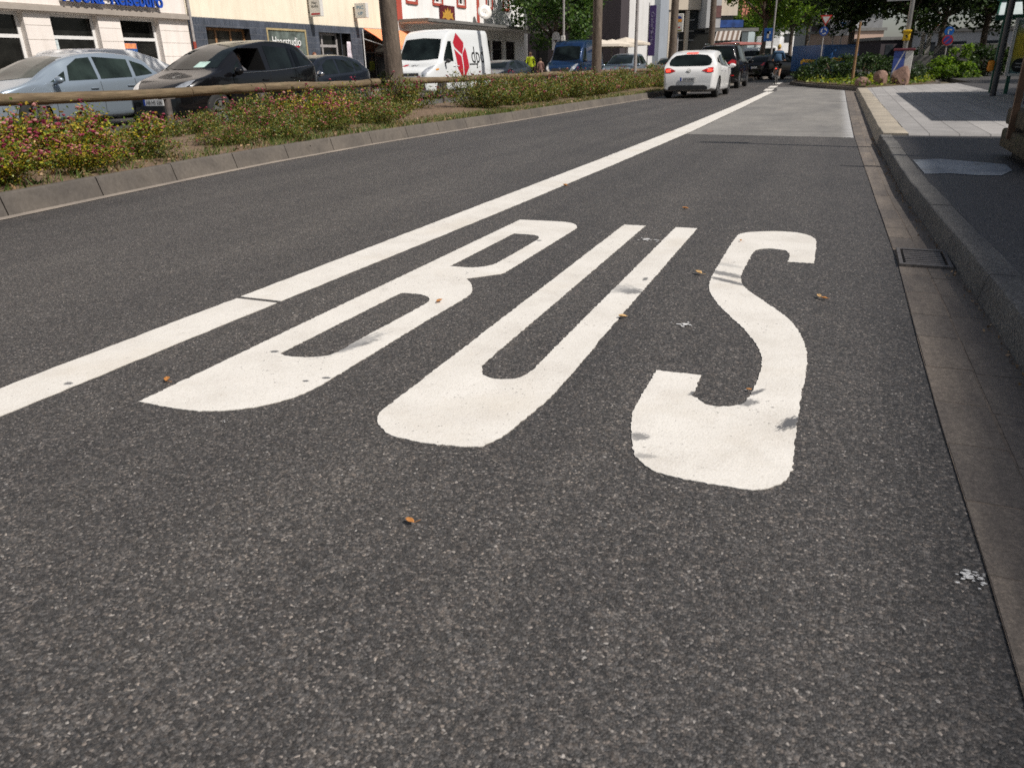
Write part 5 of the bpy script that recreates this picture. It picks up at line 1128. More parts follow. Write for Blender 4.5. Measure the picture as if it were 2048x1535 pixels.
# hanging white cloth
cx_ = (o_cl[0] + o_cl[1]) / 2; mb = MB(); vs = []; fs = []
random.seed(3)
for i in range(9):
    for j in range(7):
        z = .75 + (2.35 - .75) * i / 8; wv = (.16 + .1 * (1 - i / 8)) * (1 if i < 8 else .8); vs.append((XF + .12 + .05 * math.sin(j * 2.2 + i * .4), cx_ + .02 + (j / 6 - .5) * 2 * wv + .02 * math.sin(i), z))
for i in range(8):
    for j in range(6): fs.append((i * 7 + j, i * 7 + j + 1, i * 7 + j + 8, i * 7 + j + 7))
mb.add(vs, fs); o = mb.build('hanging_dress', plain('lilac_cloth', (.58, .52, .56), .8, 0, .35, 7), None, True); o.modifiers.new('s', 'SOLIDIFY').thickness = .006; tag(o, 'pale lilac dress hanging in the dark doorway by the orange awning', 'clothing')
def box_sign(name, lab, pyl, ytop, ybot, pxa, pxb, texts, side_mat=M_SIGN):
    """illuminated box sign standing out from the wall; pxa..pxb its face in the photograph"""
    y = FY(pxa, (ytop + ybot) / 2); t = thing(name, lab, 'sign'); xo = XF + .12
    x1 = gy(pxb, ybot, y)[0]; z0 = gy(pxa, ybot, y)[1]; z1 = gy(pxa, ytop, y)[1]
    mb = MB(); mb.bbox(((xo + x1) / 2, y + .13, (z0 + z1) / 2), (x1 - xo, .24, z1 - z0), .015); mb.build('box', M_SIGN, t)
    mb = MB(); mb.bx(XF, xo + .02, y + .08, y + .16, z0 + .15, z0 + .2); mb.bx(XF, xo + .02, y + .08, y + .16, z1 - .2, z1 - .15); mb.build('bracket', M_BLK, t)
    for (s_, fy, fw, fh, mt) in texts:
        mb = MB(); add_text(mb, s_, ((xo + x1) / 2, y + .008, z0 + (z1 - z0) * fy), (1, 0, 0), (0, 0, 1), (x1 - xo) * fw, (z1 - z0) * fh, .012); mb.build('lettering', mt, t)
    return t, (xo, x1, y, z0, z1)
M_TEAL = plain('sign_teal', (.02, .19, .34), .5)
q, (xa, xb, yy, za, zc_) = box_sign('box_sign', 'white box sign reading Haar Studio standing out from the cream wall', 0, -14, 34, 613, 642, [('Haar', .58, .48, .13, M_INK), ('Studio', .43, .66, .13, M_INK)])
mb = MB(); mb.bx(xa + .08, xb - .05, yy + .004, yy + .009, za + .06, za + .13); mb.bx(xa + .08, xb - .05, yy + .004, yy + .009, zc_ - .2, zc_ - .12); mb.build('red_bar', M_DRED, q)
box_sign('box_sign', 'white box sign reading PIC UP above the orange awning', 0, 7, 37, 705, 733, [('PIC', .70, .6, .22, M_TEAL), ('UP', .30, .42, .22, M_TEAL)])
aw = thing('awning', 'orange striped shop awning behind the nearest tree trunk', 'awning')
m, n, b = new_mat('orange_stripes'); p = pos(n); s = N(n, 'ShaderNodeSeparateXYZ'); n.links.new(p, s.inputs[0])
n.links.new(ramp(n, [(0, (.78, .20, .07)), (.55, (.86, .42, .22))], math_(n, 'FRACT', math_(n, 'MULTIPLY', s.outputs[1], 4.0)), 'CONSTANT'), b.inputs['Base Color']); b.inputs['Roughness'].default_value = .8; M_OSTR = m
ya, yb = FY(722, 48), FY(722, 48) + 4.6
mb = MB(); vs = []; k = 12
for i in range(k + 1):
    y = ya + (yb - ya) * i / k; vs += [(XF + .1, y, 2.98), (XF + .8, y, 2.60), (XF + 1.5, y, 2.16), (XF + 1.5, y, 1.98)]
mb.add(vs, [(i * 4 + j, i * 4 + j + 1, i * 4 + j + 5, i * 4 + j + 4) for i in range(k) for j in range(3)]); o = mb.build('canvas', M_OSTR, aw); o.modifiers.new('s', 'SOLIDIFY').thickness = .015
mb = MB(); mb.tube([(XF + .06, ya, 2.95), (XF + .06, ya, .12)], .03, 8); mb.build('side_post', M_FRAME, aw); mb = MB(); mb.tube([(XF + .1, ya + .05, 2.5), (XF + 1.48, ya + .05, 2.1)], .02, 6); mb.tube([(XF + .1, yb - .05, 2.5), (XF + 1.48, yb - .05, 2.1)], .02, 6); mb.build('arm', M_FRAME, aw)
# ---- white house with red trims and a long canopy
b3a, b3b = b2b + .03, FY(1048, 40); 
wh = thing('shop_building', 'white house with red window frames above a long flat canopy', 'building')
zc0 = 3.35
wins = [(FY(pa, 6), FY(pb, 6), FZ((pa + pb) / 2, py), FZ((pa + pb) / 2, py) + 1.45) for pa, pb, py in ((814, 832, 3), (867, 883, 7), (915, 929, 11), (973, 983, 15), (1007, 1016, 18))]
shopw = [(FY(972, 100), FY(982, 100), .3, 2.75), (FY(985, 100), FY(1005, 100), .3, 2.75), (FY(1012, 100), FY(1030, 100), .3, 2.75), (b3a + .6, b3a + 5, .3, 2.75), (b3a + 5.6, b3a + 9.5, .3, 2.75)]
mb = MB(); facade(mb, XF, b3a, b3b, .1, 11, wins + shopw, .22); shell(mb, XF, b3a, b3b, .1, 11); mb.build('wall', M_WHR, wh)
for w_ in wins:
    frame(wh, XF - .12, *w_, .10, M_FRAME, ((w_[0] + w_[1]) / 2,), ()); mb = MB(); a, b_, c, d = w_; mb.bx(XF + .001, XF + .05, a - .16, a, c - .14, d + .14); mb.bx(XF + .001, XF + .05, b_, b_ + .16, c - .14, d + .14); mb.bx(XF + .001, XF + .08, a, b_, c - .14, c); mb.bx(XF + .001, XF + .05, a, b_, d, d + .14); mb.build('red_surround', M_RSTRIP, wh)
for w_ in shopw: frame(wh, XF - .1, *w_, .07, M_BLK, (), (2.2,))
mb = MB()
for pa, pb in ((793, 803), (953, 958)): mb.bx(XF + .001, XF + .03, FY(pa, 15), FY(pb, 15), zc0 + .15, 10.9)
mb.build('red_pilaster', M_RSTRIP, wh)
mb = MB(); mb.bx(XF + .0, XF + 1.75, b3a + .2, b3b + .6, zc0, zc0 + .05); mb.build('canopy_soffit', M_CANU, wh)
mb = MB(); mb.bx(XF + .0, XF + 1.85, b3a + .1, b3b + .7, zc0 + .053, zc0 + .2); mb.build('canopy', M_CANOPY, wh)
dish = thing('satellite_dish', 'white satellite dish on the canopy of the white house', 'satellite dish', (XF + .75, FY(948, 20), FZ(948, 22) - .1))
mb = MB(); mb.lathe([(0, .10), (.22, .085), (.36, .04), (.46, -.02), (.46, -.035), (.2, .06), (0, .075)], n=24)
Q_ = Vector((.62, -.72, .32)).to_track_quat('Z', 'Y').to_matrix(); mb.v = [tuple(Q_ @ Vector((v[0], v[1], -v[2]))) for v in mb.v]; mb.build('reflector', M_SIGN, dish, True)
mb = MB(); mb.tube([(0, .05, -.75), (0, .1, 0)], .03, 8); mb.tube([(0, 0, -.3), (.1, -.42, .0)], .012, 6); mb.build('mast', M_GFR, dish)
cs_ = thing('crest_sign', 'maroon sign with a golden crown shaped crest above the canopy', 'sign', (XF + .06, (FY(878, 28) + FY(907, 28)) / 2, FZ(892, 29)))
hw = (FY(907, 28) - FY(878, 28)) / 2; mb = MB(); mb.bbox((0, 0, 0), (.08, hw * 2, .95), .01); mb.build('panel', plain('maroon_panel', (.11, .015, .02), .5), cs_)
mb = MB(); G = [(-.8, -.28), (-.62, -.05), (-.72, .12), (-.42, .05), (-.38, .3), (-.15, .15), (0, .38), (.15, .15), (.38, .3), (.42, .05), (.72, .12), (.62, -.05), (.8, -.28), (.4, -.2), (0, -.33), (-.4, -.2)]
mb.poly([(u * hw, v) for u, v in G], lambda u, v: (.045, u, v)); mb.build('crest', plain('gold_paint', (.62, .34, .06), .4, .2, .3, 14), cs_)
def turn(t, deg):
    """set a building drawn square to the street at an angle to it, about the middle of its front"""
    bpy.context.view_layer.update(); P = [Vector(c) for ch in t.children_recursive if ch.type == 'MESH' for c in ch.bound_box]
    xc = (min(p.x for p in P) + max(p.x for p in P)) / 2; yc = min(p.y for p in P); k = 1 / math.cos(R(deg))
    for ch in t.children_recursive:
        if ch.type == 'MESH':
            for v in ch.data.vertices: v.co.x = (v.co.x - xc) * k; v.co.y -= yc
    t.location = (xc, yc, 0); t.rotation_euler = (0, 0, R(deg))
# ---- dark building behind the courtyard tree
def far_box(mb, px0, px1, py0, Y, D=8.0, z0=0.0, mi=0, py1=None):
    x0 = gy(px0, 80, Y)[0]; x1 = gy(px1, 80, Y)[0]; z1 = gy((px0 + px1) / 2, py0, Y)[1]; zb_ = z0 if py1 is None else gy((px0 + px1) / 2, py1, Y)[1]
    mb.bx(x0, x1, Y, Y + D, zb_, z1, mi); return x0, x1, zb_, z1
def far_thing(name, lab, cat, group=None): return thing(name, lab, cat, (0, 0, 0), 0, group)
M_DPUR = stucco('dark_plum_render', (.065, .055, .06)); M_STEEL = plain('dark_facade_glass', (.03, .035, .04), .12, 0, .5, 1.5); M_BEIGE = stucco('beige_panel', (.60, .52, .42)); M_LGR = stucco('light_grey_panel', (.42, .42, .42))
db = far_thing('courtyard_building', 'dark plum building behind the big leafy tree', 'building'); mb = MB(); far_box(mb, 1012, 1240, -170, 60.5, 2.5); mb.build('wall', M_DPUR, db)
mb = MB(); far_box(mb, 1078, 1096, 78, 60.45, .04); mb.build('door', M_DARK, db); mb = MB(); far_box(mb, 1040, 1054, -20, 60.44, .06, 0, 0, 120); mb.build('grey_strip', M_LGR, db)
wb_ = far_thing('white_building', 'narrow bright white building right of the big leafy tree', 'building'); mb = MB(); far_box(mb, 1236, 1300, -160, 68, 3); mb.build('wall', M_WHR, wb_)
mb = MB(); far_box(mb, 1262, 1292, 72, 69.95, .05); mb.build('entrance_glass', M_STEEL, wb_); mb = MB(); far_box(mb, 1280, 1290, 55, 69.9, .06, 0, 0, 62); mb.build('orange_sign', M_ORANGE, wb_); mb = MB(); far_box(mb, 1255, 1296, 64, 69.7, .3, 0, 0, 68); mb.build('entrance_canopy', M_LGR, wb_); turn(wb_, 38)
mb = MB(); far_box(mb, 1297, 1318, -160, 71, 8); o = mb.build('grey_building', stucco('blue_grey_panel', (.30, .33, .37))); tag(o, 'slim blue grey facade behind the tall purple banner', 'building')
# purple banner
bn = far_thing('banner', 'tall purple banner with pale vertical lettering beside the white building', 'banner'); x0 = gy(1298, 60, 64)[0]; x1 = gy(1311, 60, 64)[0]; zt_ = gy(1304, 11, 64)[1]; zbn = gy(1304, 112, 64)[1]
mb = MB(); mb.bbox(((x0 + x1) / 2, 64, (zt_ + zbn) / 2), (x1 - x0, .05, zt_ - zbn), .01); mb.build('cloth', plain('purple_cloth', (.10, .06, .20), .8), bn); mb = MB(); mb.tube([(x0 - .05, 64.02, 0), (x0 - .05, 64.02, zt_ + .2)], .04, 8); mb.build('pole', M_GFR, bn)
mb = MB(); add_text(mb, 'Galerie', ((x0 + x1) / 2, 63.965, zt_ - 1.3), (0, 0, -1), (1, 0, 0), 1.7, (x1 - x0) * .45); add_text(mb, 'Markt', ((x0 + x1) / 2, 63.965, zbn + 1.4), (0, 0, -1), (1, 0, 0), 1.2, (x1 - x0) * .45); mb.build('lettering', plain('lilac_ink', (.42, .38, .52), .7), bn)
# modern beige office
of = far_thing('office_building', 'modern beige office with dark glass fronts and slim pale columns', 'building'); Yo = 76
mb = MB(); far_box(mb, 1316, 1492, -200, Yo + .6, 10); mb.build('glass_front', M_STEEL, of)
mb = MB(); far_box(mb, 1316, 1424, -200, Yo, .55, 0, 0, 21); far_box(mb, 1446, 1492, -200, Yo, .55, 0, 0, 29); mb.build('parapet', M_BEIGE, of)
for pa, pb in ((1314, 1319), (1370, 1376), (1401, 1406)):
    mb = MB(); far_box(mb, pa, pb, 20.5, Yo + .1, .4); mb.build('column', M_BEIGE, of)
for py in (40, 62, 80):
    mb = MB(); far_box(mb, 1319, 1420, py, Yo + .5, .09, 0, 0, py + 2.5); mb.build('mullion', M_LGR if py != 62 else M_GFR, of)
mb = MB(); far_box(mb, 1421, 1447, -60, Yo - 1.2, 3, 0, 0, 55); mb.build('grey_bay', M_LGR, of); mb = MB(); far_box(mb, 1435, 1447, 10, Yo - 1.26, .06, 0, 0, 34); mb.build('poster', plain('dark_red_poster', (.11, .05, .045), .5, 0, .6, 1.2), of)
mb = MB(); far_box(mb, 1449, 1500, 38, Yo - .4, .3, 0, 0, 53); mb.build('blue_balcony', plain('balcony_blue', (.02, .06, .22), .4, 0, .5, 1.5), of); mb = MB(); far_box(mb, 1425, 1508, 55, Yo - 2.2, 2.0, 0, 0, 62); mb.build('terrace_roof', M_CANOPY, of)
m, n, b = new_mat('brown_white_stripes'); p = pos(n); s = N(n, 'ShaderNodeSeparateXYZ'); n.links.new(p, s.inputs[0]); n.links.new(ramp(n, [(0, (.16, .11, .08)), (.5, (.50, .46, .42))], math_(n, 'FRACT', math_(n, 'MULTIPLY', s.outputs[0], 2.4)), 'CONSTANT'), b.inputs['Base Color']); b.inputs['Roughness'].default_value = .8
sa = far_thing('striped_awning', 'brown and white striped awning of the terrace behind the white hatchback', 'awning'); x0 = gy(1433, 70, Yo - 2.3)[0]; x1 = gy(1482, 70, Yo - 2.3)[0]; zz = gy(1450, 63, Yo - 2.3)[1]; zy = gy(1450, 82, Yo - 3.2)[1]
mb = MB(); mb.add([(x0, Yo - 2.25, zz), (x1, Yo - 2.25, zz), (x1, Yo - 3.3, zy), (x0, Yo - 3.3, zy)], [(0, 1, 2, 3)]); o = mb.build('canvas', m, sa); o.modifiers.new('s', 'SOLIDIFY').thickness = .03
for x in (x0, x1): mb = MB(); mb.tube([(x, Yo - 3.3, 0), (x, Yo - 3.3, zy)], .05, 8); mb.build('post', M_LGR, sa)
turn(of, 33)
# old houses
oh = far_thing('old_house', 'old white house with a red tiled roof far down the street', 'building'); Y = 112; mb = MB(); x0, x1, _, z1 = far_box(mb, 1484, 1560, 50, Y, 9); mb.build('wall', M_WHR, oh)
mb = MB(); mb.add([(x0 - .3, Y - .3, z1), (x1 + .3, Y - .3, z1), (x1 + .3, Y + 9, z1), (x0 - .3, Y + 9, z1), (x0 - .3, Y + 4.3, z1 + 4), (x1 + .3, Y + 4.3, z1 + 4)], [(0, 1, 5, 4), (2, 3, 4, 5), (0, 4, 3), (1, 2, 5)]); mb.build('roof', M_ROOF, oh)
for px in (1494, 1505, 1516):
    for py in (60, 78): mb = MB(); far_box(mb, px, px + 5, py, Y - .05, .08, 0, 0, py + 9); mb.build('window', M_STEEL, oh)
turn(oh, 35)
gb_ = far_thing('grey_house', 'pale grey blue house gable right of the striped awning', 'building'); mb = MB(); far_box(mb, 1483, 1496, 62, 90, 6); mb.build('wall', stucco('pale_teal_render', (.33, .38, .39)), gb_)
for (pa, pb, py, Y, D, mt, lab, nm) in ((1560, 1626, 58, 150, 12, M_WHR, 'low white building at the far end of the street', 'white_building'), (1620, 1668, 50, 118, 10, M_DPUR, 'dark grey building behind the yield sign', 'dark_building'), (1655, 1715, 35, 128, 10, M_LGR, 'pale grey building behind the traffic information board', 'grey_building'), (1700, 1768, 62, 100, 9, stucco('salmon_render', (.50, .36, .29)), 'salmon coloured house behind the dark trees', 'house'), (1765, 1835, 80, 95, 9, M_DPUR, 'dark house behind the pole with the yellow box', 'house'), (1828, 2080, 62, 88, 12, M_LGR, 'long pale building behind the dark trees on the right', 'building'), (1400, 1760, 30, 190, 12, stucco('hazy_render', (.5, .5, .5)), 'broad pale building closing the far end of the street', 'building')):
    t = far_thing(nm, lab, 'building'); mb = MB(); x0, x1, _, z1 = far_box(mb, pa, pb, py, Y, D); mb.build('wall', mt, t)
    k = max(2, int((x1 - x0) / 2.2)); fl = max(1, int(z1 / 3))
    for i in range(k):
        for j in range(fl):
            xa = x0 + (i + .28) * (x1 - x0) / k; mb = MB(); mb.bx(xa, xa + (x1 - x0) / k * .45, Y - .04, Y + .02, 1.0 + j * 3, 2.4 + j * 3)
            if k * fl < 40: mb.build('window', M_STEEL, t)
    mb = MB(); mb.bx(x0 - .2, x1 + .2, Y - .2, Y + D + .2, z1 + .002, z1 + .3); mb.build('roof_edge', M_CANOPY, t)
    if nm in ('white_building', 'house', 'grey_building') : turn(t, 30)
M_BLK_R = stucco('brown_grey_render', (.22, .19, .16))
for (lab, y0, y1, hh, x, rz) in (('tall plain block beside the street outside the photograph shading the kerb', -70, 6.6, 28.2, 24, R(-1.2)), ('lower plain block farther along the right side of the street outside the photograph', 8.5, 42, 13, 25, 0)):
    ro = thing('apartment_block', lab, 'building', (x, 5, 0), rz); mb = MB(); mb.bx(0, 9, y0 - 5, y1 - 5, 0, hh); mb.build('wall', M_BLK_R, ro)
    for i in range(int((y1 - max(y0, -20)) / 5)):
        for j in range(int(hh / 3.2)): mb = MB(); yy = y1 - 8.5 - i * 5; mb.bx(-.05, .02, yy, yy + 2, 1.2 + j * 3.1, 2.8 + j * 3.1); mb.build('window', M_STEEL, ro)
# ------------------------------------------------------------------ the green island at the roundabout
ISL = [(-2.6, 40.0), (-1.9, 36.6), (-1.0, 33.8), (.1, 30.7), (.5, 29.5), (1.6, 31.5), (2.5, 32.4), (3.3, 36.0), (3.6, 46), (2, 52), (-1.8, 52), (-2.6, 46)]
mb = MB(); mb.poly(ISL, lambda u, v: (u, v, .13), lambda u, v: (u, v, -.02)); struct(mb.build('island_kerb', M_MKERB))
icx, icy = .6, 41.0
mb = MB(); I2 = [(icx + (u - icx) * .94, icy + (v - icy) * .97) for u, v in ISL]; mb.poly(I2, lambda u, v: (u, v, .17), lambda u, v: (u, v, .1)); struct(mb.build('island_soil', stone('island_earth', (.07, .055, .03), (.16, .12, .07), 9)))
def in_poly(P, x, y):
    r_ = False; j = len(P) - 1
    for i in range(len(P)):
        if (P[i][1] > y) != (P[j][1] > y) and x < (P[j][0] - P[i][0]) * (y - P[i][1]) / (P[j][1] - P[i][1]) + P[i][0]: r_ = not r_
        j = i
    return r_
def shrub(seed, lab, loc, R3, n_, leaf_, mat, name='shrub', group='shrubs on the green island', rz=0.0, cl=22, spread=.35):
    rng = np.random.default_rng(seed); C, cc = crown_pts(rng, n_, cl, R3, spread); C[:, 2] += R3[2] * .85; C[:, 2] = np.maximum(C[:, 2], .02)
    t = thing(name, lab, 'shrub', loc, rz, group); st_ = MB()
    for e in cc[:8]: st_.tube([(0, 0, 0), (e[0] * .5, e[1] * .5, max(.1, (e[2] + R3[2] * .85) * .6)), (e[0], e[1], max(.15, e[2] + R3[2] * .85))], [.03, .02, .01], 5)
    st_.build('stem', M_STEM, t); V, F = leaves(rng, C, rng.uniform(.7, 1.2, n_) * leaf_, .6, .1); np_mesh('foliage', V, F, mat, t); return t
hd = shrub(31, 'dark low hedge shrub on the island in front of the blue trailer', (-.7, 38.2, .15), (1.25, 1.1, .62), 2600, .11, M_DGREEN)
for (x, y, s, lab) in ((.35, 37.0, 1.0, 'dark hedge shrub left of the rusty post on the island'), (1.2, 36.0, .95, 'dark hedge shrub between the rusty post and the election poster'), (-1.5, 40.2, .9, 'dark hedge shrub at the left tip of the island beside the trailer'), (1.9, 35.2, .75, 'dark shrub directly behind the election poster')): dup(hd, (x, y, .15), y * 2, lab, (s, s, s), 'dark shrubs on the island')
hd['group'] = 'dark shrubs on the island'
rng = np.random.default_rng(9); k = 3800; xs_ = rng.uniform(-2.4, 3.2, k); ys_ = rng.uniform(29.8, 42, k); keep = np.array([in_poly(I2, a, b_) for a, b_ in zip(xs_, ys_)]); xs_, ys_ = xs_[keep], ys_[keep]
V, F = leaves(rng, np.stack([xs_, ys_, .18 + np.abs(rng.normal(.05, .09, len(xs_)))], 1), rng.uniform(.08, .17, len(xs_)), .55); tag(np_mesh('ground_cover', V, F, leaf_mat('ground_cover_leaf', [(0, (.05, .09, .015)), (.5, (.12, .18, .025)), (.85, (.30, .34, .04)), (1, (.50, .46, .05))], .35)), 'low green and yellow ground cover plants on the island', 'ground cover', None, 'stuff')
for i, (px, py, lab) in enumerate(((1736, 168, 'small lime yellow plant between the left and middle rocks'), (1777, 166, 'lime yellow plant between the middle rock and the rock under the poster'))):
    x, y = gz(px, py, .16); shrub(40 + i, lab, (x, y, .15), (.16, .16, .18), 120, .14, M_LIME, 'small_plant', 'lime plants among the rocks', 0, 8, .1)
M_ROCK = stone('red_sandstone', (.22, .135, .105), (.40, .26, .20), 4, blotch=(.15, .095, .08), bs=.8)
def rock(seed, x, y, d, lab):
    random.seed(seed); bm = bmesh.new(); bmesh.ops.create_icosphere(bm, subdivisions=3, radius=1)
    cuts = [(Vector((random.gauss(0, 1), random.gauss(0, 1), random.gauss(.2, .7))).normalized(), random.uniform(.48, .78)) for _ in range(16)]
    for v in bm.verts:
        for n_, h_ in cuts:
            q = v.co.dot(n_)
            if q > h_: v.co -= n_ * (q - h_)
        v.co += Vector((random.gauss(0, .02),) * 3)
    for v in bm.verts: v.co = Vector((v.co.x * d[0], v.co.y * d[1], v.co.z * d[2]))
    me = bpy.data.meshes.new('rock'); bm.to_mesh(me); bm.free(); me.materials.append(M_ROCK); o = bpy.data.objects.new('rock', me); COL.objects.link(o); o.location = (x, y, .15 + d[2] * .62); return tag(o, lab, 'rock', 'red rocks on the island')
rx_, ry_ = gz(1727, 172, .16); rock(1, rx_, ry_ + .25, (.30, .28, .2), 'smallest reddish rock at the edge of the slabs, leftmost of three')
rx_, ry_ = gz(1760, 171, .16); rock(2, rx_, ry_ + .2, (.33, .3, .31), 'middle reddish rock at the edge of the slabs')
rx_, ry_ = gz(1801, 169, .16); rock(3, rx_, ry_ + .3, (.42, .36, .42), 'largest reddish rock under the election poster'); PX, PY = rx_, ry_ + .35
# election poster board on the lamp post above the rock
ep = thing('poster_board', 'blue and red election poster board standing above the largest rock', 'poster', (PX - .06, PY, .15))
m, n, b = new_mat('election_poster'); v = objc(n); s = N(n, 'ShaderNodeSeparateXYZ'); n.links.new(v, s.inputs[0])
f1 = noise(n, v, 3.2, 3); c = mix(n, (.05, .09, .33), (.42, .07, .06), math_(n, 'MULTIPLY', math_(n, 'SUBTRACT', math_(n, 'ADD', s.outputs[0], math_(n, 'MULTIPLY', f1, .25)), math_(n, 'MULTIPLY', s.outputs[2], .28)), 9, True))
c = mix(n, c, (.62, .60, .60), math_(n, 'MULTIPLY', math_(n, 'SUBTRACT', .03, math_(n, 'ABSOLUTE', math_(n, 'SUBTRACT', math_(n, 'ADD', s.outputs[0], math_(n, 'MULTIPLY', s.outputs[2], -.42)), -.42))), 60, True)); n.links.new(c, b.inputs['Base Color']); b.inputs['Roughness'].default_value = .5
mb = MB(); mb.bbox((-.11, 0, .68), (.36, .12, .86), .01); mb.build('printed_panel', m, ep)
mb = MB(); mb.bbox((.20, .0, .68), (.25, .11, .86), .01); mb.build('white_side', M_SIGN, ep)
mb = MB(); mb.bbox((.02, 0, 1.15), (.70, .2, .08), .02); mb.build('top_cover', plain('maroon_cover', (.12, .02, .03), .6), ep)
mb = MB(); mb.bx(-.3, -.27, -.02, .02, .0, .25); mb.bx(.28, .31, -.02, .02, .0, .25); mb.build('leg', M_GFR, ep)
# lamp post with the yellow box
lpx, lpy = gy(1806, 120, 34)[0], 34.0
lp = thing('lamp_post', 'grey steel pole carrying a small yellow box above the election poster', 'lamp post', (lpx, lpy, .12))
mb = MB(); mb.tube([(0, 0, 0), (0, 0, 7)], [.09, .06], 12); mb.build('pole', plain('pole_steel', (.27, .26, .25), .4, .5, .15, 3), lp, True, 40)
zz = gy(1805, 1, 34)[1] - .12; mb = MB(); mb.bx(gy(1774, 2, 34)[0] - lpx, gy(1822, 2, 34)[0] - lpx, -.13, -.10, zz - .02, zz + .6); mb.build('sign_panel', plain('sign_back_grey', (.30, .30, .30), .5), lp)
mb = MB(); z0, z1 = gy(1806, 82, 34)[1] - .12, gy(1806, 64, 34)[1] - .12; mb.bbox((-.02, -.14, (z0 + z1) / 2), (.24, .14, z1 - z0), .02); mb.bbox((-.02, -.15, z1 + .02), (.29, .19, .08), .015); mb.build('letter_box', plain('post_yellow', (.72, .46, .01), .4, 0, .08), lp, True, 40)
mb = MB(); mb.box((-.02, -.215, (z0 + z1) / 2), (.10, .006, .05), ry=.6); mb.box((-.02, -.215, (z0 + z1) / 2 - .06), (.12, .006, .02), ry=-.4); mb.build('emblem', M_INK, lp)
def pole(name, lab, px, py, Y, h, r=.05, mat=None, cat='pole', z0=0.0, tilt=0.0):
    t = thing(name, lab, cat, (gy(px, py, Y)[0], Y, z0)); mb = MB(); mb.tube([(0, 0, 0), (tilt, 0, h)], [r, r * .8], 10); mb.build('pole', mat or M_GFR, t, True, 40); return t
M_RUSTW = plain('weathered_post', (.26, .15, .07), .8, 0, .35, 7)
pole('post', 'rusty brown post rising from the hedge on the island', 1706, 150, 33.5, gy(1709, 50, 33.5)[1], .055, M_RUSTW, 'post', .1)
# yield sign and roundabout sign
ys = pole('traffic_sign', 'red edged yield triangle above a round blue roundabout sign by the trailer', 1638, 140, 40, 2.85, .035, M_GFR, 'traffic sign', .1)
zc = gy(1651, 38, 40)[1] - .1; M_TRED = plain('traffic_red', (.55, .03, .02), .4); M_TBL = plain('traffic_blue', (.01, .06, .30), .4)
def tri(r_): return [(-r_, r_ * .58), (r_, r_ * .58), (0, -r_ * 1.16)]
mb = MB(); mb.poly(tri(.25), lambda u, v: (u + .03, -.06, zc + v), lambda u, v: (u + .03, -.045, zc + v)); mb.build('yield_triangle', M_TRED, ys); mb = MB(); mb.poly(tri(.165), lambda u, v: (u + .03, -.064, zc + v - .01)); mb.build('white_field', M_SIGN, ys)
zc2 = gy(1647, 63, 40)[1] - .1; mb = MB(); mb.lathe([(0, -.05), (.19, -.05), (.19, -.065), (0, -.0655)], (0, 0, zc2), 'Y', 24); mb.build('blue_disc', M_TBL, ys)
mb = MB()
for k in range(3):
    a0 = k * 2 * PI / 3
    for j in range(5):
        a, a2 = a0 + j * .22, a0 + (j + 1) * .22; mb.add([(.13 * math.cos(a), -.069, zc2 + .13 * math.sin(a)), (.09 * math.cos(a), -.069, zc2 + .09 * math.sin(a)), (.09 * math.cos(a2), -.069, zc2 + .09 * math.sin(a2)), (.13 * math.cos(a2), -.069, zc2 + .13 * math.sin(a2))], [(0, 1, 2, 3)])
    a = a0 + 1.45; mb.add([(.16 * math.cos(a - .3), -.069, zc2 + .16 * math.sin(a - .3)), (.06 * math.cos(a - .3), -.069, zc2 + .06 * math.sin(a - .3)), (.11 * math.cos(a + .12), -.069, zc2 + .11 * math.sin(a + .12))], [(0, 1, 2)])
mb.build('white_arrows', M_SIGN, ys)
# traffic information board
Y = 56; ib = thing('information_board', 'large pale grey road information board with a bent arrow line', 'sign', (gy(1680, 60, Y)[0], Y, 0)); z0, z1 = gy(1680, 72, Y)[1], gy(1680, 38, Y)[1]; hw = (gy(1700, 60, Y)[0] - gy(1660, 60, Y)[0]) / 2
mb = MB(); mb.bbox((0, 0, (z0 + z1) / 2), (hw * 2, .08, z1 - z0), .02); mb.build('panel', plain('board_grey', (.46, .47, .48), .5, 0, .08, 3), ib)
for x in (-hw * .6, hw * .2): mb = MB(); mb.tube([(x, .1, 0), (x, .1, z1)], .05, 8); mb.build('post', M_GFR, ib)
mb = MB(); L_ = [(-.75, -.42), (-.70, -.1), (-.45, .12), (-.28, .25), (-.28, .44)]; mb.tube([(u * hw, -.05, (z0 + z1) / 2 + v * (z1 - z0)) for u, v in L_], .03, 6); mb.build('arrow_line', M_INK, ib)
mb = MB(); mb.bx(.1 * hw, .6 * hw, -.047, -.044, z1 - .42, z1 - .2); mb.build('blue_field', plain('route_blue', (.06, .18, .42), .5), ib)
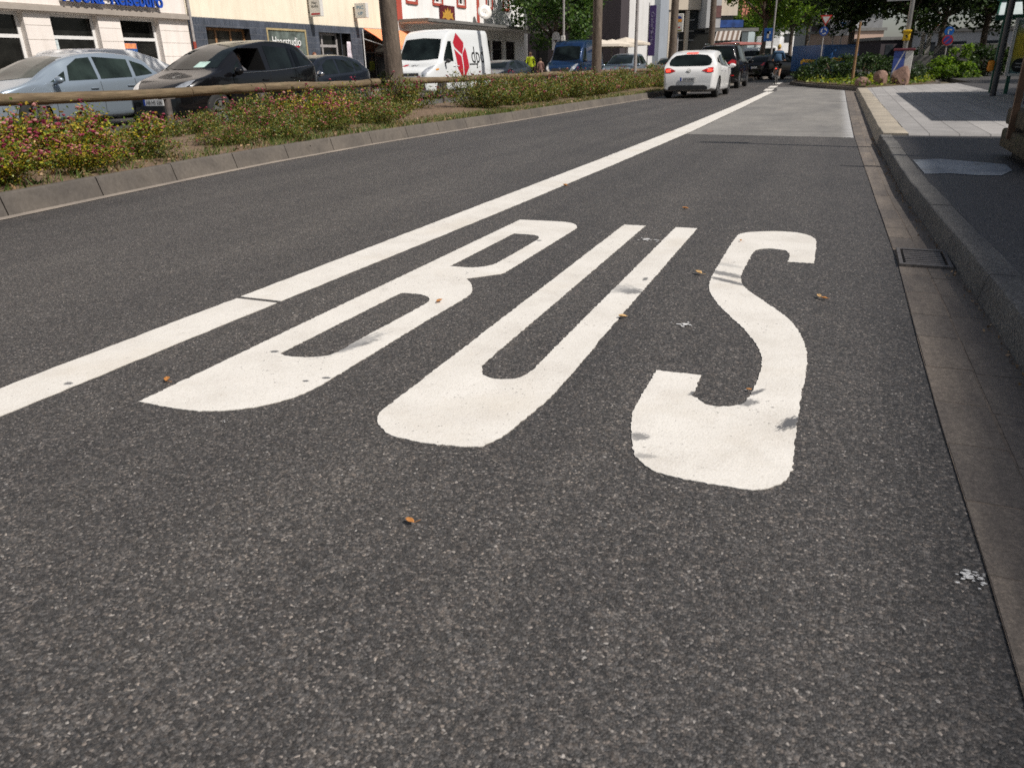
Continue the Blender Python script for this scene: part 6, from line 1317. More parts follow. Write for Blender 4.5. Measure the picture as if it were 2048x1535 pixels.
# blue trailer
tr = thing('trailer', 'dark blue box trailer with yellow lettering beside the island', 'trailer', (gy(1646, 120, 45)[0], 45, 0), R(45))
zt1 = gy(1646, 92, 45)[1]; M_TRB = plain('trailer_blue', (.012, .035, .10), .35, 0, .15, 2); M_TRB2 = plain('trailer_blue_bright', (.02, .085, .24), .35, 0, .12, 2); M_TRY = plain('trailer_yellow', (.75, .42, .02), .5)
TW = 2.35
mb = MB(); mb.bbox((TW / 2, TW / 2, (zt1 + .45) / 2 + .05), (TW, TW, zt1 - .45), .03); mb.build('body', M_TRB2, tr, True, 40)
def logo(z, w, side):
    F_ = (lambda u, v, o_: (TW * .5 + u * w, -.012 - o_, z + v * .5)) if side == 'r' else (lambda u, v, o_: (-.012 - o_, TW * .45 - u * w, z + v * .5))
    mb = MB(); mb.poly([(-.5, -.02), (-.30, .20), (-.22, .12), (.45, .10), (.5, .02), (.42, -.14), (-.2, -.18), (-.32, -.1), (-.36, -.3), (-.5, -.3)], lambda u, v: F_(u, v, 0)); mb.build('yellow_logo', M_TRY, tr)
    mb = MB(); c0 = Vector(F_(.08, -.03, .004)); add_text(mb, 'Imbiss', c0, (1, 0, 0) if side == 'r' else (0, -1, 0), (0, 0, 1), w * .5, .10); mb.build('lettering', M_TRB, tr)
logo(zt1 * .62, 1.5, 'r'); logo(zt1 * .60, 1.1, 'l')
mb = MB(); mb.bx(-.014, -.010, .6, 1.5, zt1 * .40, zt1 * .43); mb.build('small_print', plain('dim_gold', (.25, .15, .05), .6), tr)
mb = MB(); mb.bx(.1, TW - .1, .2, TW - .2, .32, .5); mb.build('chassis', M_BLK, tr)
for x in (.8, 1.5):
    w = bpy.data.objects.new('wheel', None); COL.objects.link(w); w.parent = tr; w.location = (x, .15, .3); mb = MB(); mb.lathe([(.18, -.09), (.28, -.1), (.3, -.07), (.3, .07), (.28, .1), (.18, .09)], axis='Y', n=22); mb.build('tyre', M_TYRE, w, True, 50); mb = MB(); mb.lathe([(.19, -.06), (.05, -.04), (0, -.05)], axis='Y', n=18); mb.build('rim', M_RIM, w, True, 40)
# white totem with red letter, white posts, traffic signs, garden walls on the right
Yt = 52; tt = thing('totem_sign', 'white totem sign with a red letter between white posts under the dark trees', 'sign', (gy(1868, 80, Yt)[0], Yt, 0))
z0, z1 = gy(1870, 63, Yt)[1], gy(1870, 49, Yt)[1]; xa, xb = gy(1861, 56, Yt)[0] - tt.location.x, gy(1881, 56, Yt)[0] - tt.location.x
mb = MB(); mb.bbox(((xa + xb) / 2, 0, (z0 + z1) / 2), (xb - xa, .12, z1 - z0), .02); mb.build('panel', plain('totem_white', (.74, .74, .74), .4, 0, .04), tt)
mb = MB(); add_text(mb, 'r', ((xa + xb) / 2 + .02, -.064, (z0 + z1) / 2 + .03), (1, 0, 0), (0, 0, 1), .30, .34, .03); mb.build('red_letter', M_DRED, tt)
for (pa, pb, pt) in ((1850, 1857, 50), (1838, 1844, 66)): mb = MB(); x0 = gy(pa, 100, Yt)[0] - tt.location.x; mb.bx(x0, x0 + .22, -.05, .1, 0, gy(pa, pt, Yt)[1]); mb.build('white_post', M_SIGN, tt)
sgn = pole('traffic_sign', 'round blue arrow sign above a round no stopping sign, right of the white totem', 1886, 130, 44, gy(1886, 52, 44)[1], .035, M_GFR, 'traffic sign')
for py, r_, nm in ((63, .20, 'blue_disc'), (81, .23, 'no_stopping_disc')):
    zc = gy(1886, py, 44)[1]; mb = MB(); mb.lathe([(0, -.04), (r_, -.04), (r_, -.055), (0, -.0555)], (0, 0, zc), 'Y', 24); mb.build(nm, plain('arrow_blue', (.01, .13, .50), .4) if r_ < .22 else M_TRED, sgn)
    mb = MB()
    if r_ < .22: mb.box((-.03, -.06, zc - .03), (.05, .004, .2)); mb.box((.03, -.06, zc + .06), (.14, .004, .05)); mb.build('white_arrow', M_SIGN, sgn)
    else:
        mb.lathe([(0, -.057), (r_ * .76, -.057), (r_ * .76, -.059), (0, -.0595)], (0, 0, zc), 'Y', 24); mb.build('blue_field', plain('violet_blue', (.06, .06, .30), .4), sgn)
        mb = MB(); mb.box((0, -.062, zc), (.045, .003, .38), ry=R(45)); mb.build('red_slash', M_TRED, sgn)
M_CONC = stone('grey_concrete_wall', (.15, .148, .145), (.26, .255, .25), 4, blotch=(.10, .10, .095))
for (pa, pb, pt, Y, lab) in ((1822, 1862, 112, 46, 'low grey concrete planter wall behind the lamp post'), (1866, 1902, 92, 49, 'higher grey concrete wall block behind the bright shrub'), (1900, 2010, 90, 56, 'long grey garden wall below the dark tree')):
    mb = MB(); x0, x1 = gy(pa, 120, Y)[0], gy(pb, 120, Y)[0]; mb.bbox(((x0 + x1) / 2, Y + .2, gy(pa, pt, Y)[1] / 2), (x1 - x0, .4, gy(pa, pt, Y)[1]), .02); tag(mb.build('concrete_wall', M_CONC), lab, 'wall')
bs = shrub(51, 'bright sunlit green shrub in front of the concrete walls on the right', (gy(1915, 140, 43)[0], 43, .1), (1.0, .8, .75), 2600, .14, M_LGREEN, 'shrub', 'shrubs under the dark trees')
bs2 = dup(bs, (gy(1880, 140, 42)[0], 42.2, .1), 2.0, 'low bright green shrub left of the tallest sunlit shrub', (.75, .75, .6))
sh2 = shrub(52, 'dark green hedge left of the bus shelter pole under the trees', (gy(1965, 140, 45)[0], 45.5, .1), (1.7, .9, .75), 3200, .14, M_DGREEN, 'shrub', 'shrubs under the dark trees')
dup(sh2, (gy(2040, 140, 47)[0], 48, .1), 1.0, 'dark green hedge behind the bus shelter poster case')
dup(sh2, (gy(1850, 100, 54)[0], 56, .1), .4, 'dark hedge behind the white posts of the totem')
# ------------------------------------------------------------------ bus shelter and planter on the right pavement
M_GREEN = plain('shelter_green', (.006, .085, .055), .4, 0, .12); M_SG = plain('frosted_panel', (.70, .80, .80), .25, 0, .12, 3); M_DPOLE = plain('dark_grey_pole', (.055, .056, .06), .45, .2, .15)
pl_ = thing('pole', 'dark grey round pole standing in front of the green bus shelter', 'pole', (3.17, 22.04, .14)); mb = MB(); mb.tube([(0, 0, 0), (0, 0, 4.2)], .065, 14); mb.build('shaft', M_DPOLE, pl_, True, 40)
mb = MB(); mb.bbox((-.16, .05, .66), (.14, .06, .24), .04); mb.build('orange_tag', M_ORANGE, pl_)
bsx, bsy = 3.30, 13.0
bs_ = thing('bus_shelter', 'green bus shelter with frosted toothed fascia and a lit poster case', 'bus shelter', (bsx, bsy, .13))
mb = MB(); mb.bx(-.16, 2.2, .0, 11.3, 2.26, 2.34); mb.build('roof', plain('shelter_roof', (.05, .10, .085), .5), bs_)
mb = MB(); mb.bx(-.10, 2.1, 11.31, 11.41, 1.72, 1.82); mb.bx(-.10, 2.1, 11.58, 11.66, 2.18, 2.255); mb.bx(-.10, -.02, .1, 10.99, 2.18, 2.255); mb.build('beam', M_GREEN, bs_)
for i in range(7):
    x = -.04 + i * .3; mb = MB(); Q = [(x, 11.36, 1.825), (x + .23, 11.36, 1.825), (x + .19, 11.62, 2.175), (x + .04, 11.62, 2.175)]; mb.add(Q + [(q[0], q[1] + .02, q[2] - .01) for q in Q], [(0, 1, 2, 3), (4, 7, 6, 5), (0, 4, 5, 1), (1, 5, 6, 2), (2, 6, 7, 3), (3, 7, 4, 0)]); mb.build('frosted_panel', M_SG, bs_)
    mb = MB(); mb.tube([(x + .03, 11.62, 2.17), (x - .035, 11.35, 1.83)], .02, 6); mb.build('strut', M_GREEN, bs_)
for (x, y) in ((.12, 11.25), (2.0, 11.25), (2.0, .2), (2.0, 5.5), (2.0, 8.3)): mb = MB(); mb.bx(x - .05, x + .05, y - .05, y + .05, 0, 2.25); mb.build('post', M_GREEN, bs_)
for y0, y1 in ((.3, 5.4), (5.6, 8.2), (8.4, 10.9)): mb = MB(); mb.bx(2.0, 2.015, y0, y1, .25, 2.1); mb.build('back_panel', M_SG, bs_)
# poster case at its end
pc = thing('poster_case', 'silver framed poster case with a yellow poster beside the bus shelter', 'advertising case', (3.93, 23.3, .13))
mb = MB(); x0, x1, z0, z1 = -.42, .86, .42, 1.72
mb.bx(x0, x1, -.06, .06, z0, z0 + .06); mb.bx(x0, x1, -.06, .06, z1 - .06, z1); mb.bx(x0, x0 + .06, -.06, .06, z0 + .06, z1 - .06); mb.bx(x1 - .06, x1, -.06, .06, z0 + .06, z1 - .06); mb.build('frame', plain('aluminium', (.55, .56, .56), .35, .6, .06), pc)
m, n, b = new_mat('yellow_poster'); v = objc(n); s = N(n, 'ShaderNodeSeparateXYZ'); n.links.new(v, s.inputs[0]); n.links.new(ramp(n, [(.0, (.10, .22, .26)), (.18, (.30, .36, .14)), (.35, (.62, .48, .03)), (.72, (.62, .50, .04)), (.82, (.40, .42, .16)), (1, (.18, .28, .28))], math_(n, 'MULTIPLY', math_(n, 'SUBTRACT', s.outputs[2], .48), .85)), b.inputs['Base Color']); b.inputs['Roughness'].default_value = .35
mb = MB(); mb.bx(x0 + .06, x1 - .06, -.03, .03, z0 + .06, z1 - .06); mb.build('poster', m, pc)
mb = MB(); mb.bx(x0 + .14, x1 - .1, -.036, -.031, 1.50, 1.57); mb.build('white_strip', M_SIGN, pc)
mb = MB()
for s_, xx, zz, w, h in (('AUF', .02, 1.37, .40, .09), ('GUT', .06, 1.24, .34, .09), ('WO', .02, 1.09, .38, .13)): add_text(mb, s_, (xx, -.034, zz), (1, 0, 0), (0, 0, 1), w, h, .03)
mb.build('lettering', M_INK, pc)
mb = MB(); mb.lathe([(0, -.032), (.16, -.032), (.16, -.036), (0, -.037)], (-.16, 0, .66), 'Y', 24); mb.build('black_badge', M_INK, pc); mb = MB(); mb.bx(-.25, -.07, -.040, -.038, .69, .715); mb.bx(-.24, -.08, -.040, -.038, .61, .635); mb.build('badge_lettering', M_LGR, pc)
for x in (x0 + .1, x1 - .1): mb = MB(); mb.bx(x - .04, x + .04, -.04, .04, 0, z0); mb.build('leg', M_GREEN, pc)
# planter of stacked timbers with a framed poster
M_TIM = stone('mossy_timber', (.055, .046, .030), (.15, .125, .085), 7, blotch=(.05, .055, .02), bs=.9)
pn = thing('planter', 'weathered timber planter cut by the right picture edge', 'planter', (1.42, 7.65, .12))
for z, h, o_ in ((.16, .17, 0), (.355, .15, .012)):
    mb = MB(); mb.bbox((.75 + o_, 0 + .5, z), (1.5, 1.5, h), .02); mb.build('timber', M_TIM, pn, True, 40)
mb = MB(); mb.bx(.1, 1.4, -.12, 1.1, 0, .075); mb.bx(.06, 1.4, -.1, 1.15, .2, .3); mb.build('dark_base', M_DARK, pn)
mb = MB(); mb.bx(.1, 1.4, -.14, 1.15, .40, .425); mb.build('soil', MATS['drain_pit'], pn)
ff = thing('framed_poster', 'brown wooden frame holding a blue and violet poster on the timber planter', 'poster', (1.40, 8.45, .55))
M_FRW = plain('brown_frame_wood', (.16, .085, .045), .6, 0, .3, 9)
mb = MB(); mb.bx(-.01, .045, -.05, .0, -.25, 1.1); mb.build('post', M_FRW, ff); mb = MB(); mb.bx(.045, 1.1, -.045, -.005, 1.04, 1.1); mb.build('top_rail', M_FRW, ff)
m, n, b = new_mat('blue_violet_poster'); v = objc(n); s = N(n, 'ShaderNodeSeparateXYZ'); n.links.new(v, s.inputs[0]); c = ramp(n, [(0, (.055, .04, .10)), (.45, (.075, .06, .16)), (.6, (.02, .06, .24)), (1, (.015, .06, .26))], s.outputs[2])
arc = math_(n, 'SUBTRACT', .02, math_(n, 'ABSOLUTE', math_(n, 'SUBTRACT', math_(n, 'MULTIPLY', s.outputs[2], .55), math_(n, 'ADD', math_(n, 'MULTIPLY', s.outputs[0], 1.0), .10)))); c = mix(n, c, (.45, .38, .45), math_(n, 'MULTIPLY', arc, 70, True)); n.links.new(c, b.inputs['Base Color']); b.inputs['Roughness'].default_value = .4
mb = MB(); mb.bx(.06, 1.05, -.03, -.012, .05, 1.03); mb.build('poster', m, ff)
mb = MB(); mb.bx(.11, .15, -.034, -.031, .08, .12); mb.build('small_logo', M_SIGN, ff)
random.seed(77); fl = thing('flower', 'deep red flower head growing in the timber planter', 'flower', (1.585, 8.2, .52))
bm = bmesh.new(); bmesh.ops.create_icosphere(bm, subdivisions=3, radius=.075)
for v in bm.verts: v.co *= 1 + random.uniform(-.12, .12)
mb = MB(); mb.add([(v.co.x, v.co.y, v.co.z + .13) for v in bm.verts], [tuple(v.index for v in f.verts) for f in bm.faces]); bm.free(); mb.build('bloom', plain('red_petals', (.30, .008, .03), .6, 0, .3, 30), fl); mb = MB(); mb.tube([(0, 0, -.03), (.0, 0, .1)], .008, 6); mb.build('stem', M_STEM, fl)
# street lamp outside the right edge whose pole throws the thin shadow across the bus lane
sl_ = thing('street_lamp', 'tall slim street lamp on the right pavement', 'street lamp', (3.3, 10.1, .12)); mb = MB(); mb.tube([(0, 0, 0), (0, 0, 5.9)], [.055, .045], 12); mb.build('pole', M_GFR, sl_, True, 40); mb = MB(); mb.bbox((.28, 0, 5.95), (.62, .16, .1), .03); mb.build('lamp_head', M_GFR, sl_, True, 40)
# ------------------------------------------------------------------ poles, signs, parasols by the shops
q = pole('lamp_post', 'slim grey lamp post rising behind the blue panel van', 1127, 140, 49.5, 8.5, .07, M_GFR, 'lamp post')
mb = MB(); zb_ = gy(1125, 78, 49.5)[1]; mb.bbox((0, -.1, zb_), (.26, .12, .34), .02); mb.build('white_box', M_SIGN, q)
sb = thing('bus_stop_sign', 'grey arched sign plate left of the slim lamp post, above the blue van', 'sign', (gy(1112, 140, 50.5)[0], 50.5, 0)); z0, z1 = gy(1111, 84, 50.5)[1], gy(1111, 64, 50.5)[1]; hw = .26
mb = MB(); A_ = [(-hw, z0 - .5), (hw, z0 - .5)] + [(hw * math.cos(a), z1 - hw + hw * math.sin(a)) for a in np.linspace(0, PI, 12)]; mb.poly(A_, lambda u, v: (u, -.03, v), lambda u, v: (u, .0, v)); mb.build('plate', M_LGR, sb); mb = MB(); mb.tube([(0, .03, 0), (0, .03, z1 - .1)], .03, 8); mb.build('pole', M_GFR, sb); mb = MB(); mb.poly([(-.14, 0), (.14, 0), (0, -.2)], lambda u, v: (u, -.035, v + z0 + .12)); mb.build('dark_triangle', M_INK, sb)
pole('lamp_post', 'tall grey lamp post in the median between the second and third tree trunks', 1269, 165, 34.5, 9, .075, M_GFR, 'lamp post', .15)
q = pole('lamp_post', 'thin grey pole carrying a blue square sign left of the cyclist', 1541, 120, 55, 7, .06, M_GFR, 'lamp post', .0); zz = gy(1534, 70, 55)[1]; mb = MB(); mb.bbox((-.3, -.06, zz), (.5, .04, .75), .01); mb.build('blue_sign', plain('info_blue', (.02, .11, .38), .4), q); mb = MB(); mb.bx(-.36, -.24, -.086, -.082, zz - .2, zz + .2); mb.bx(-.36, -.16, -.086, -.082, zz + .05, zz + .2); mb.build('white_mark', M_SIGN, q)
Y = 50; bd = thing('advertising_board', 'white advertising board with a blue dome emblem beside the third tree trunk', 'sign', (gy(1353, 100, Y)[0], Y, 0)); z0, z1 = gy(1353, 65, Y)[1], gy(1353, 28, Y)[1]; hw = (gy(1364, 50, Y)[0] - gy(1343, 50, Y)[0]) / 2
mb = MB(); mb.bbox((0, 0, (z0 + z1) / 2), (hw * 2, .12, z1 - z0), .02); mb.build('panel', plain('board_white', (.70, .68, .62), .4, 0, .05), bd); mb = MB(); mb.tube([(0, .1, 0), (0, .1, z1 - .2)], .06, 8); mb.build('post', M_GFR, bd)
h_ = z1 - z0; mb = MB(); mb.poly([(-.32, .22)] + [(.32 * math.cos(a), .24 + .14 * math.sin(a)) for a in np.linspace(PI, 0, 12)] + [(.32, .22)], lambda u, v: (u / .42 * hw * .95, -.066, (z0 + z1) / 2 + v * h_)); mb.build('dome_emblem', plain('dome_blue', (.02, .05, .25), .4), bd); mb = MB(); mb.bx(-hw * .75, hw * .75, -.066, -.064, (z0 + z1) / 2 + .05 * h_, (z0 + z1) / 2 + .2 * h_); mb.build('orange_band', M_ORANGE, bd)
mb = MB(); mb.bx(-hw * .8, hw * .8, -.066, -.064, z0 + .06 * h_, z0 + .13 * h_); mb.build('olive_band', plain('olive_ink', (.22, .20, .02), .5), bd); mb = MB(); mb.bx(-hw * .4, -hw * .1, -.066, -.064, z0 + .22 * h_, z0 + .3 * h_); mb.bx(hw * .1, hw * .5, -.066, -.064, z0 + .22 * h_, z0 + .3 * h_); mb.build('small_marks', M_DRED, bd)
mb = MB(); z0b = gy(1348, 80, Y)[1]; mb.bbox((-.2, -.02, z0b + .22), (.42, .05, .42), .01); mb.build('blue_plate', plain('pale_blue_sign', (.16, .36, .60), .4), bd)
def parasol(name, lab, px, ptop, pedge, Y, rad, mat, grp=None, rz=.3):
    x = gy(px, ptop, Y)[0]; zt_ = gy(px, ptop, Y)[1]; ze = gy(px, pedge, Y)[1]; t = thing(name, lab, 'parasol', (x, Y, .1), rz, grp); k = 8; vs = [(0, 0, zt_)]; 
    for j in range(k): a = 2 * PI * j / k; vs.append((rad * math.cos(a), rad * math.sin(a), ze + .14))
    for j in range(k): a = 2 * PI * j / k; vs.append((rad * math.cos(a), rad * math.sin(a), ze))
    mb = MB(); mb.add(vs, [(0, 1 + j, 1 + (j + 1) % k) for j in range(k)] + [(1 + j, 1 + k + j, 1 + k + (j + 1) % k, 1 + (j + 1) % k) for j in range(k)]); o = mb.build('canopy', mat, t); o.modifiers.new('s', 'SOLIDIFY').thickness = .02
    mb = MB(); mb.tube([(0, 0, 0), (0, 0, zt_)], .03, 8); mb.build('pole', M_FRAME, t); mb = MB()
    for j in range(k): a = 2 * PI * j / k; mb.tube([(0, 0, zt_ - .45), (rad * .6 * math.cos(a), rad * .6 * math.sin(a), zt_ - (zt_ - ze) * .55)], .012, 5)
    mb.build('ribs', M_FRAME, t); return t
M_PAR = plain('beige_parasol', (.62, .55, .46), .8, 0, .06)
parasol('parasol', 'beige cafe parasol just right of the second tree trunk', 1203, 83, 98, 49.2, 1.5, M_PAR, 'beige cafe parasols')
parasol('parasol', 'middle beige cafe parasol behind the silver blue car', 1224, 82, 99, 51, 1.5, M_PAR, 'beige cafe parasols')
parasol('parasol', 'beige cafe parasol nearest to the white building and the grey lamp post', 1252, 78, 95, 53.5, 1.6, M_PAR, 'beige cafe parasols')
parasol('parasol', 'faded red parasol under the striped awning behind the black people carrier', 1470, 87, 94, 62, 1.9, plain('faded_red_cloth', (.42, .16, .14), .8))
hg = shrub(61, 'green hedge around the cafe terrace below the parasols', (gy(1235, 130, 50)[0], 50, .1), (1.6, .5, .6), 2200, .12, M_LGREEN, 'hedge', 'hedges by the cafe terrace'); dup(hg, (gy(1278, 130, 55)[0], 55, .1), .2, 'green hedge behind the grey lamp post in the median', (1, 1, .9)); dup(hg, (gy(1306, 130, 60)[0], 60, .1), .5, 'low planted hedge at the foot of the purple banner', (.8, .8, .6))
dup(hg, (gy(1512, 125, 62)[0], 62, .1), .5, 'low bright hedge on the median ahead of the black people carrier', (.7, 1, .8))
for px, Y, lab in ((1396, 61, 'white van roof seen just above the white hatchback'),):
    build_car('small_van', lab, 'van', VANLET, P_WHITE, (gy(1392, 110, Y)[0], Y, 0), 0, (.92, 3.72), .325, [[(y * 4.7 / 4.3, z * 1.04) for y, z in W_MPV[1]]], [(x, z * 1.04) for x, z in S_MPV], None, HL_MPV, TL_MPV, (), (None, None), group='vans on the far carriageway', door_lines=False, handle=())
# ------------------------------------------------------------------ people
M_SKIN = plain('skin', (.42, .25, .17), .6, 0, .08, 12); M_HAIRB = plain('brown_hair', (.05, .03, .018), .7); M_YJ = plain('yellow_jacket', (.62, .74, .02), .7, 0, .06, 8); M_SHORT = plain('black_shorts', (.012, .012, .014), .8); M_SHIRT = plain('blue_shirt', (.03, .075, .14), .85, 0, .15, 8); M_REDT = plain('red_top', (.45, .05, .06), .8); M_SHOE = plain('shoe', (.5, .5, .5), .6); M_CAP = plain('straw_cap', (.50, .34, .08), .8)
def head(t, c, r=.105, face=(0, -1), hair=M_HAIRB, capmat=None):
    """face, nose, ears, eyes and hair around the head that ends the body surface"""
    f = Vector((face[0], face[1], 0)).normalized(); s = Vector((-f.y, f.x, 0)); c = Vector(c); mb = MB()
    def blob(p, d, mi=0, n_=2):
        bm = bmesh.new(); bmesh.ops.create_icosphere(bm, subdivisions=n_, radius=1); mb.add([p + f * (v.co.x * d[0]) + s * (v.co.y * d[1]) + Vector((0, 0, v.co.z * d[2])) for v in bm.verts], [tuple(v.index for v in q.verts) for q in bm.faces], mi); bm.free()
    blob(c, (r * .98, r * .80, r * 1.22), 0, 3); blob(c + f * r * .98 - Vector((0, 0, r * .12)), (r * .22, r * .15, r * .22)); blob(c + f * r * .1 + s * r * .82, (r * .16, r * .08, r * .26)); blob(c + f * r * .1 - s * r * .82, (r * .16, r * .08, r * .26))
    for k in (1, -1): blob(c + f * r * .86 + s * r * .32 * k + Vector((0, 0, r * .12)), (r * .09, r * .12, r * .08), 1)
    blob(c + f * r * .88 - Vector((0, 0, r * .55)), (r * .06, r * .28, r * .06), 2)
    mb.build('head', [M_SKIN, M_INK, M_DRED], t, True); mb = MB(); 
    bm = bmesh.new(); bmesh.ops.create_icosphere(bm, subdivisions=3, radius=1)
    vs = [c - f * r * .12 + Vector((0, 0, r * .22)) + f * (v.co.x * r * 1.02) + s * (v.co.y * r * .9) + Vector((0, 0, v.co.z * r * 1.15)) for v in bm.verts]; fs = [tuple(v.index for v in q.verts) for q in bm.faces if not (q.calc_center_median().x > .35 and q.calc_center_median().z < .42) and q.calc_center_median().z > -.75]; bm.free(); mb.add(vs, fs); mb.build('hair', capmat or hair, t, True)
def hand(t, p, d):
    p = Vector(p); d = Vector(d).normalized(); mb = MB(); sd = d.cross(Vector((0, 1, 0.01))).normalized(); mb.tube([p, p + d * .05, p + d * .09], [.032, .04, .036], 8)
    for k in range(4): q = p + d * .085 + sd * (.027 - .018 * k); mb.tube([q, q + d * .04, q + d * (.07 - .01 * abs(k - 1)) + Vector((0, -.02, 0))], [.0095, .009, .007], 6)
    q = p + d * .03 + sd * .035; mb.tube([q, q + d * .03 + sd * .025, q + d * .06 + sd * .028], [.011, .01, .008], 6); mb.build('hand', M_SKIN, t, True)
def walker(lab, loc, rz, top, low, shoe, scale=1.0, hair=M_HAIRB, step=.22, bare=True):
    t = thing('person', lab, 'person', loc, rz); t.scale = (scale,) * 3
    v = [(0, 0, .96), (0, 0, 1.12), (0, -.01, 1.30), (0, -.005, 1.43), (0, -.01, 1.53), (0, -.012, 1.58),
         (.10, 0, .92), (.11, -step * .45, .50), (.11, -step * .6, .09), (.11, -step * .6 - .15, .035), (-.10, 0, .92), (-.11, step * .15, .50), (-.11, step * .9, .13), (-.11, step * .9 - .14, .05),
         (.19, 0, 1.40), (.25, .06, 1.14), (.25, -.03, .92), (-.19, 0, 1.40), (-.25, -.06, 1.14), (-.24, -.14, .94)]
    e = [(0, 1), (1, 2), (2, 3), (3, 4), (4, 5), (0, 6), (6, 7), (7, 8), (8, 9), (0, 10), (10, 11), (11, 12), (12, 13), (3, 14), (14, 15), (15, 16), (3, 17), (17, 18), (18, 19)]
    rr = [(.16, .12), (.15, .11), (.18, .12), (.15, .10), .055, .05, .10, .065, .043, .036, .10, .065, .043, .036, .075, .055, .042, .075, .055, .042]
    def mf(c): return 2 if c.z < .07 + (.09 if c.y > .1 else 0) else (3 if (c.z < .52 and bare) else 1) if (c.z < .90 and abs(c.x) < .205) else (3 if c.z > 1.47 else 0)
    skin_mesh(v, e, rr, 'body', [top, low, shoe, M_SKIN], mf, t); head(t, (0, -.02, 1.65), .10, (0, -1), hair); hand(t, (.25, -.03, .92), (0, -.2, -1)); hand(t, (-.24, -.14, .94), (0, -.3, -1)); return t
wx_, wz_ = gy(1061, 110, 45.5); walker('person walking in a bright yellow jacket and black shorts by the blue van', (wx_, 45.5, .12), R(15), M_YJ, M_SHORT, M_SHOE)
wx_ = gy(1081, 130, 49)[0]; walker('person in brown clothes walking behind the one in the yellow jacket', (wx_, 49, .12), R(200), plain('brown_cloth', (.20, .11, .09), .8), plain('tan_trousers', (.30, .20, .16), .8), M_SHOE, .8, M_HAIRB, .2, False)
yy_, zz_ = gx(628, 106, -20.2); walker('person with brown hair in a red top behind the roof of the dark hatchback', (-20.2, yy_, .12), R(70), M_REDT, M_SHORT, M_SHOE, (zz_ - .12) / 1.76, plain('auburn_hair', (.16, .05, .02), .7))
# cyclist and bicycle
CX, CY = gz(1553, 165)[0] + .02, 41.5; CX = gy(1553, 150, CY)[0]
bk_ = thing('bicycle', 'black city bicycle ridden away from the viewer at the end of the lane line', 'bicycle', (CX, CY, 0))
for y in (-.52, .55):
    w = bpy.data.objects.new('wheel', None); COL.objects.link(w); w.parent = bk_; w.location = (0, y, .345); mb = MB(); mb.tube([(0, .335 * math.cos(a), .335 * math.sin(a)) for a in np.linspace(0, 2 * PI, 33)], .017, 6, cap=False); mb.build('tyre', M_TYRE, w, True); mb = MB()
    for k in range(16): a = 2 * PI * k / 16; mb.tube([(0, 0, 0), (0, .32 * math.cos(a), .32 * math.sin(a))], .002, 3)
    mb.tube([(-.05, 0, 0), (.05, 0, 0)], .02, 8); mb.build('spokes', M_CHR, w)
mb = MB()
for P_ in ([(0, -.52, .345), (0, -.05, .30), (0, -.2, .85), (0, -.52, .345)], [(0, -.05, .30), (0, .42, .72), (0, -.18, .76)], [(0, .42, .72), (0, .40, .95), (0, .34, 1.02)], [(0, .42, .72), (0, .55, .345)]): mb.tube(P_, .018, 7)
mb.build('frame', M_BLK, bk_); mb = MB(); mb.tube([(-.29, .22, 1.05), (-.15, .34, 1.04), (.15, .34, 1.04), (.29, .22, 1.05)], .013, 7); mb.build('handlebar', M_CHR, bk_); mb = MB(); mb.bbox((0, -.22, .90), (.17, .26, .06), .025); mb.build('saddle', M_BLK, bk_, True)
mb = MB(); mb.tube([(0, -.58, .70), (0, -.62, .70)], .035, 8); mb.build('rear_light', M_BRAKE, bk_); mb = MB(); mb.bx(-.09, .09, -.75, -.35, .715, .73); mb.build('carrier', M_BLK, bk_)
t = thing('person', 'cyclist in a blue shirt and dark shorts with a straw coloured cap, seen from behind', 'person', (CX, CY, 0))
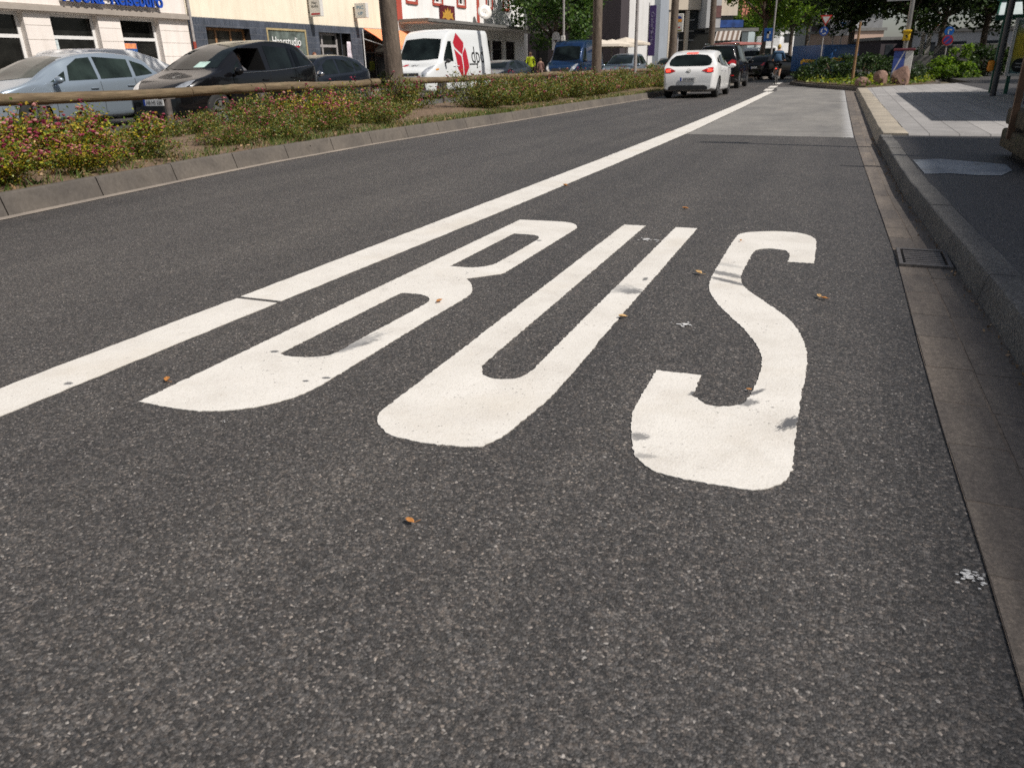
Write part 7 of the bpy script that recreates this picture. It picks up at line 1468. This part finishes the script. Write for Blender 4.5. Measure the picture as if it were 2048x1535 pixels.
v = [(0, -.20, .98), (0, -.15, 1.15), (0, -.06, 1.33), (0, 0, 1.44), (0, .03, 1.53), (0, .04, 1.57), (.10, -.14, .95), (.12, .16, .72), (.11, .02, .34), (.11, .14, .27), (-.10, -.14, .95), (-.12, .18, .90), (-.11, .02, .50), (-.11, .14, .44), (.19, .0, 1.40), (.27, .08, 1.18), (.27, .22, 1.07), (-.19, .0, 1.40), (-.27, .08, 1.18), (-.27, .22, 1.07)]
e = [(0, 1), (1, 2), (2, 3), (3, 4), (4, 5), (0, 6), (6, 7), (7, 8), (8, 9), (0, 10), (10, 11), (11, 12), (12, 13), (3, 14), (14, 15), (15, 16), (3, 17), (17, 18), (18, 19)]
rr = [(.17, .14), (.16, .12), (.18, .12), (.15, .10), .055, .05, .10, .07, .043, .036, .10, .07, .043, .036, .075, .05, .04, .075, .05, .04]
skin_mesh(v, e, rr, 'body', [M_SHIRT, M_SHORT, M_SHOE, M_SKIN], lambda c: 3 if (c.z > 1.49 or (c.y > .13 and c.z > 1.0)) else 0 if c.z > 1.03 else (1 if c.z > .68 else (3 if c.z > .36 else (2 if c.x > 0 or c.z < .3 else 3))), t)
head(t, (0, .06, 1.64), .10, (0, 1), M_HAIRB, M_CAP); hand(t, (.27, .20, 1.07), (0, 1, -.2)); hand(t, (-.27, .20, 1.07), (0, 1, -.2))
# man at the wheel of the black people carrier
dy, dz = gx(487, 117, -12.05)
t = thing('person', 'man sitting at the wheel of the black people carrier, seen through its open window', 'person', (-12.24, dy, dz - .03))
v = [(0, .04, -.42), (0, .03, -.30), (0, .02, -.16), (0, 0, -.08), (.16, .03, -.24), (.20, -.10, -.40), (-.16, .03, -.24), (-.20, -.10, -.40)]; e = [(0, 1), (1, 2), (2, 3), (2, 4), (4, 5), (2, 6), (6, 7)]
skin_mesh(v, e, [(.16, .11), (.17, .11), (.10, .08), .05, .07, .05, .07, .05], 'body', [plain('grey_shirt', (.10, .10, .11), .8), M_SKIN], lambda c: 1 if c.z > -.12 else 0, t); head(t, (0, -.01, .02), .098, (.35, -1), plain('grey_hair', (.12, .11, .10), .7)); hand(t, (.2, -.10, -.40), (0, -1, .2)); hand(t, (-.2, -.10, -.40), (0, -1, .2))
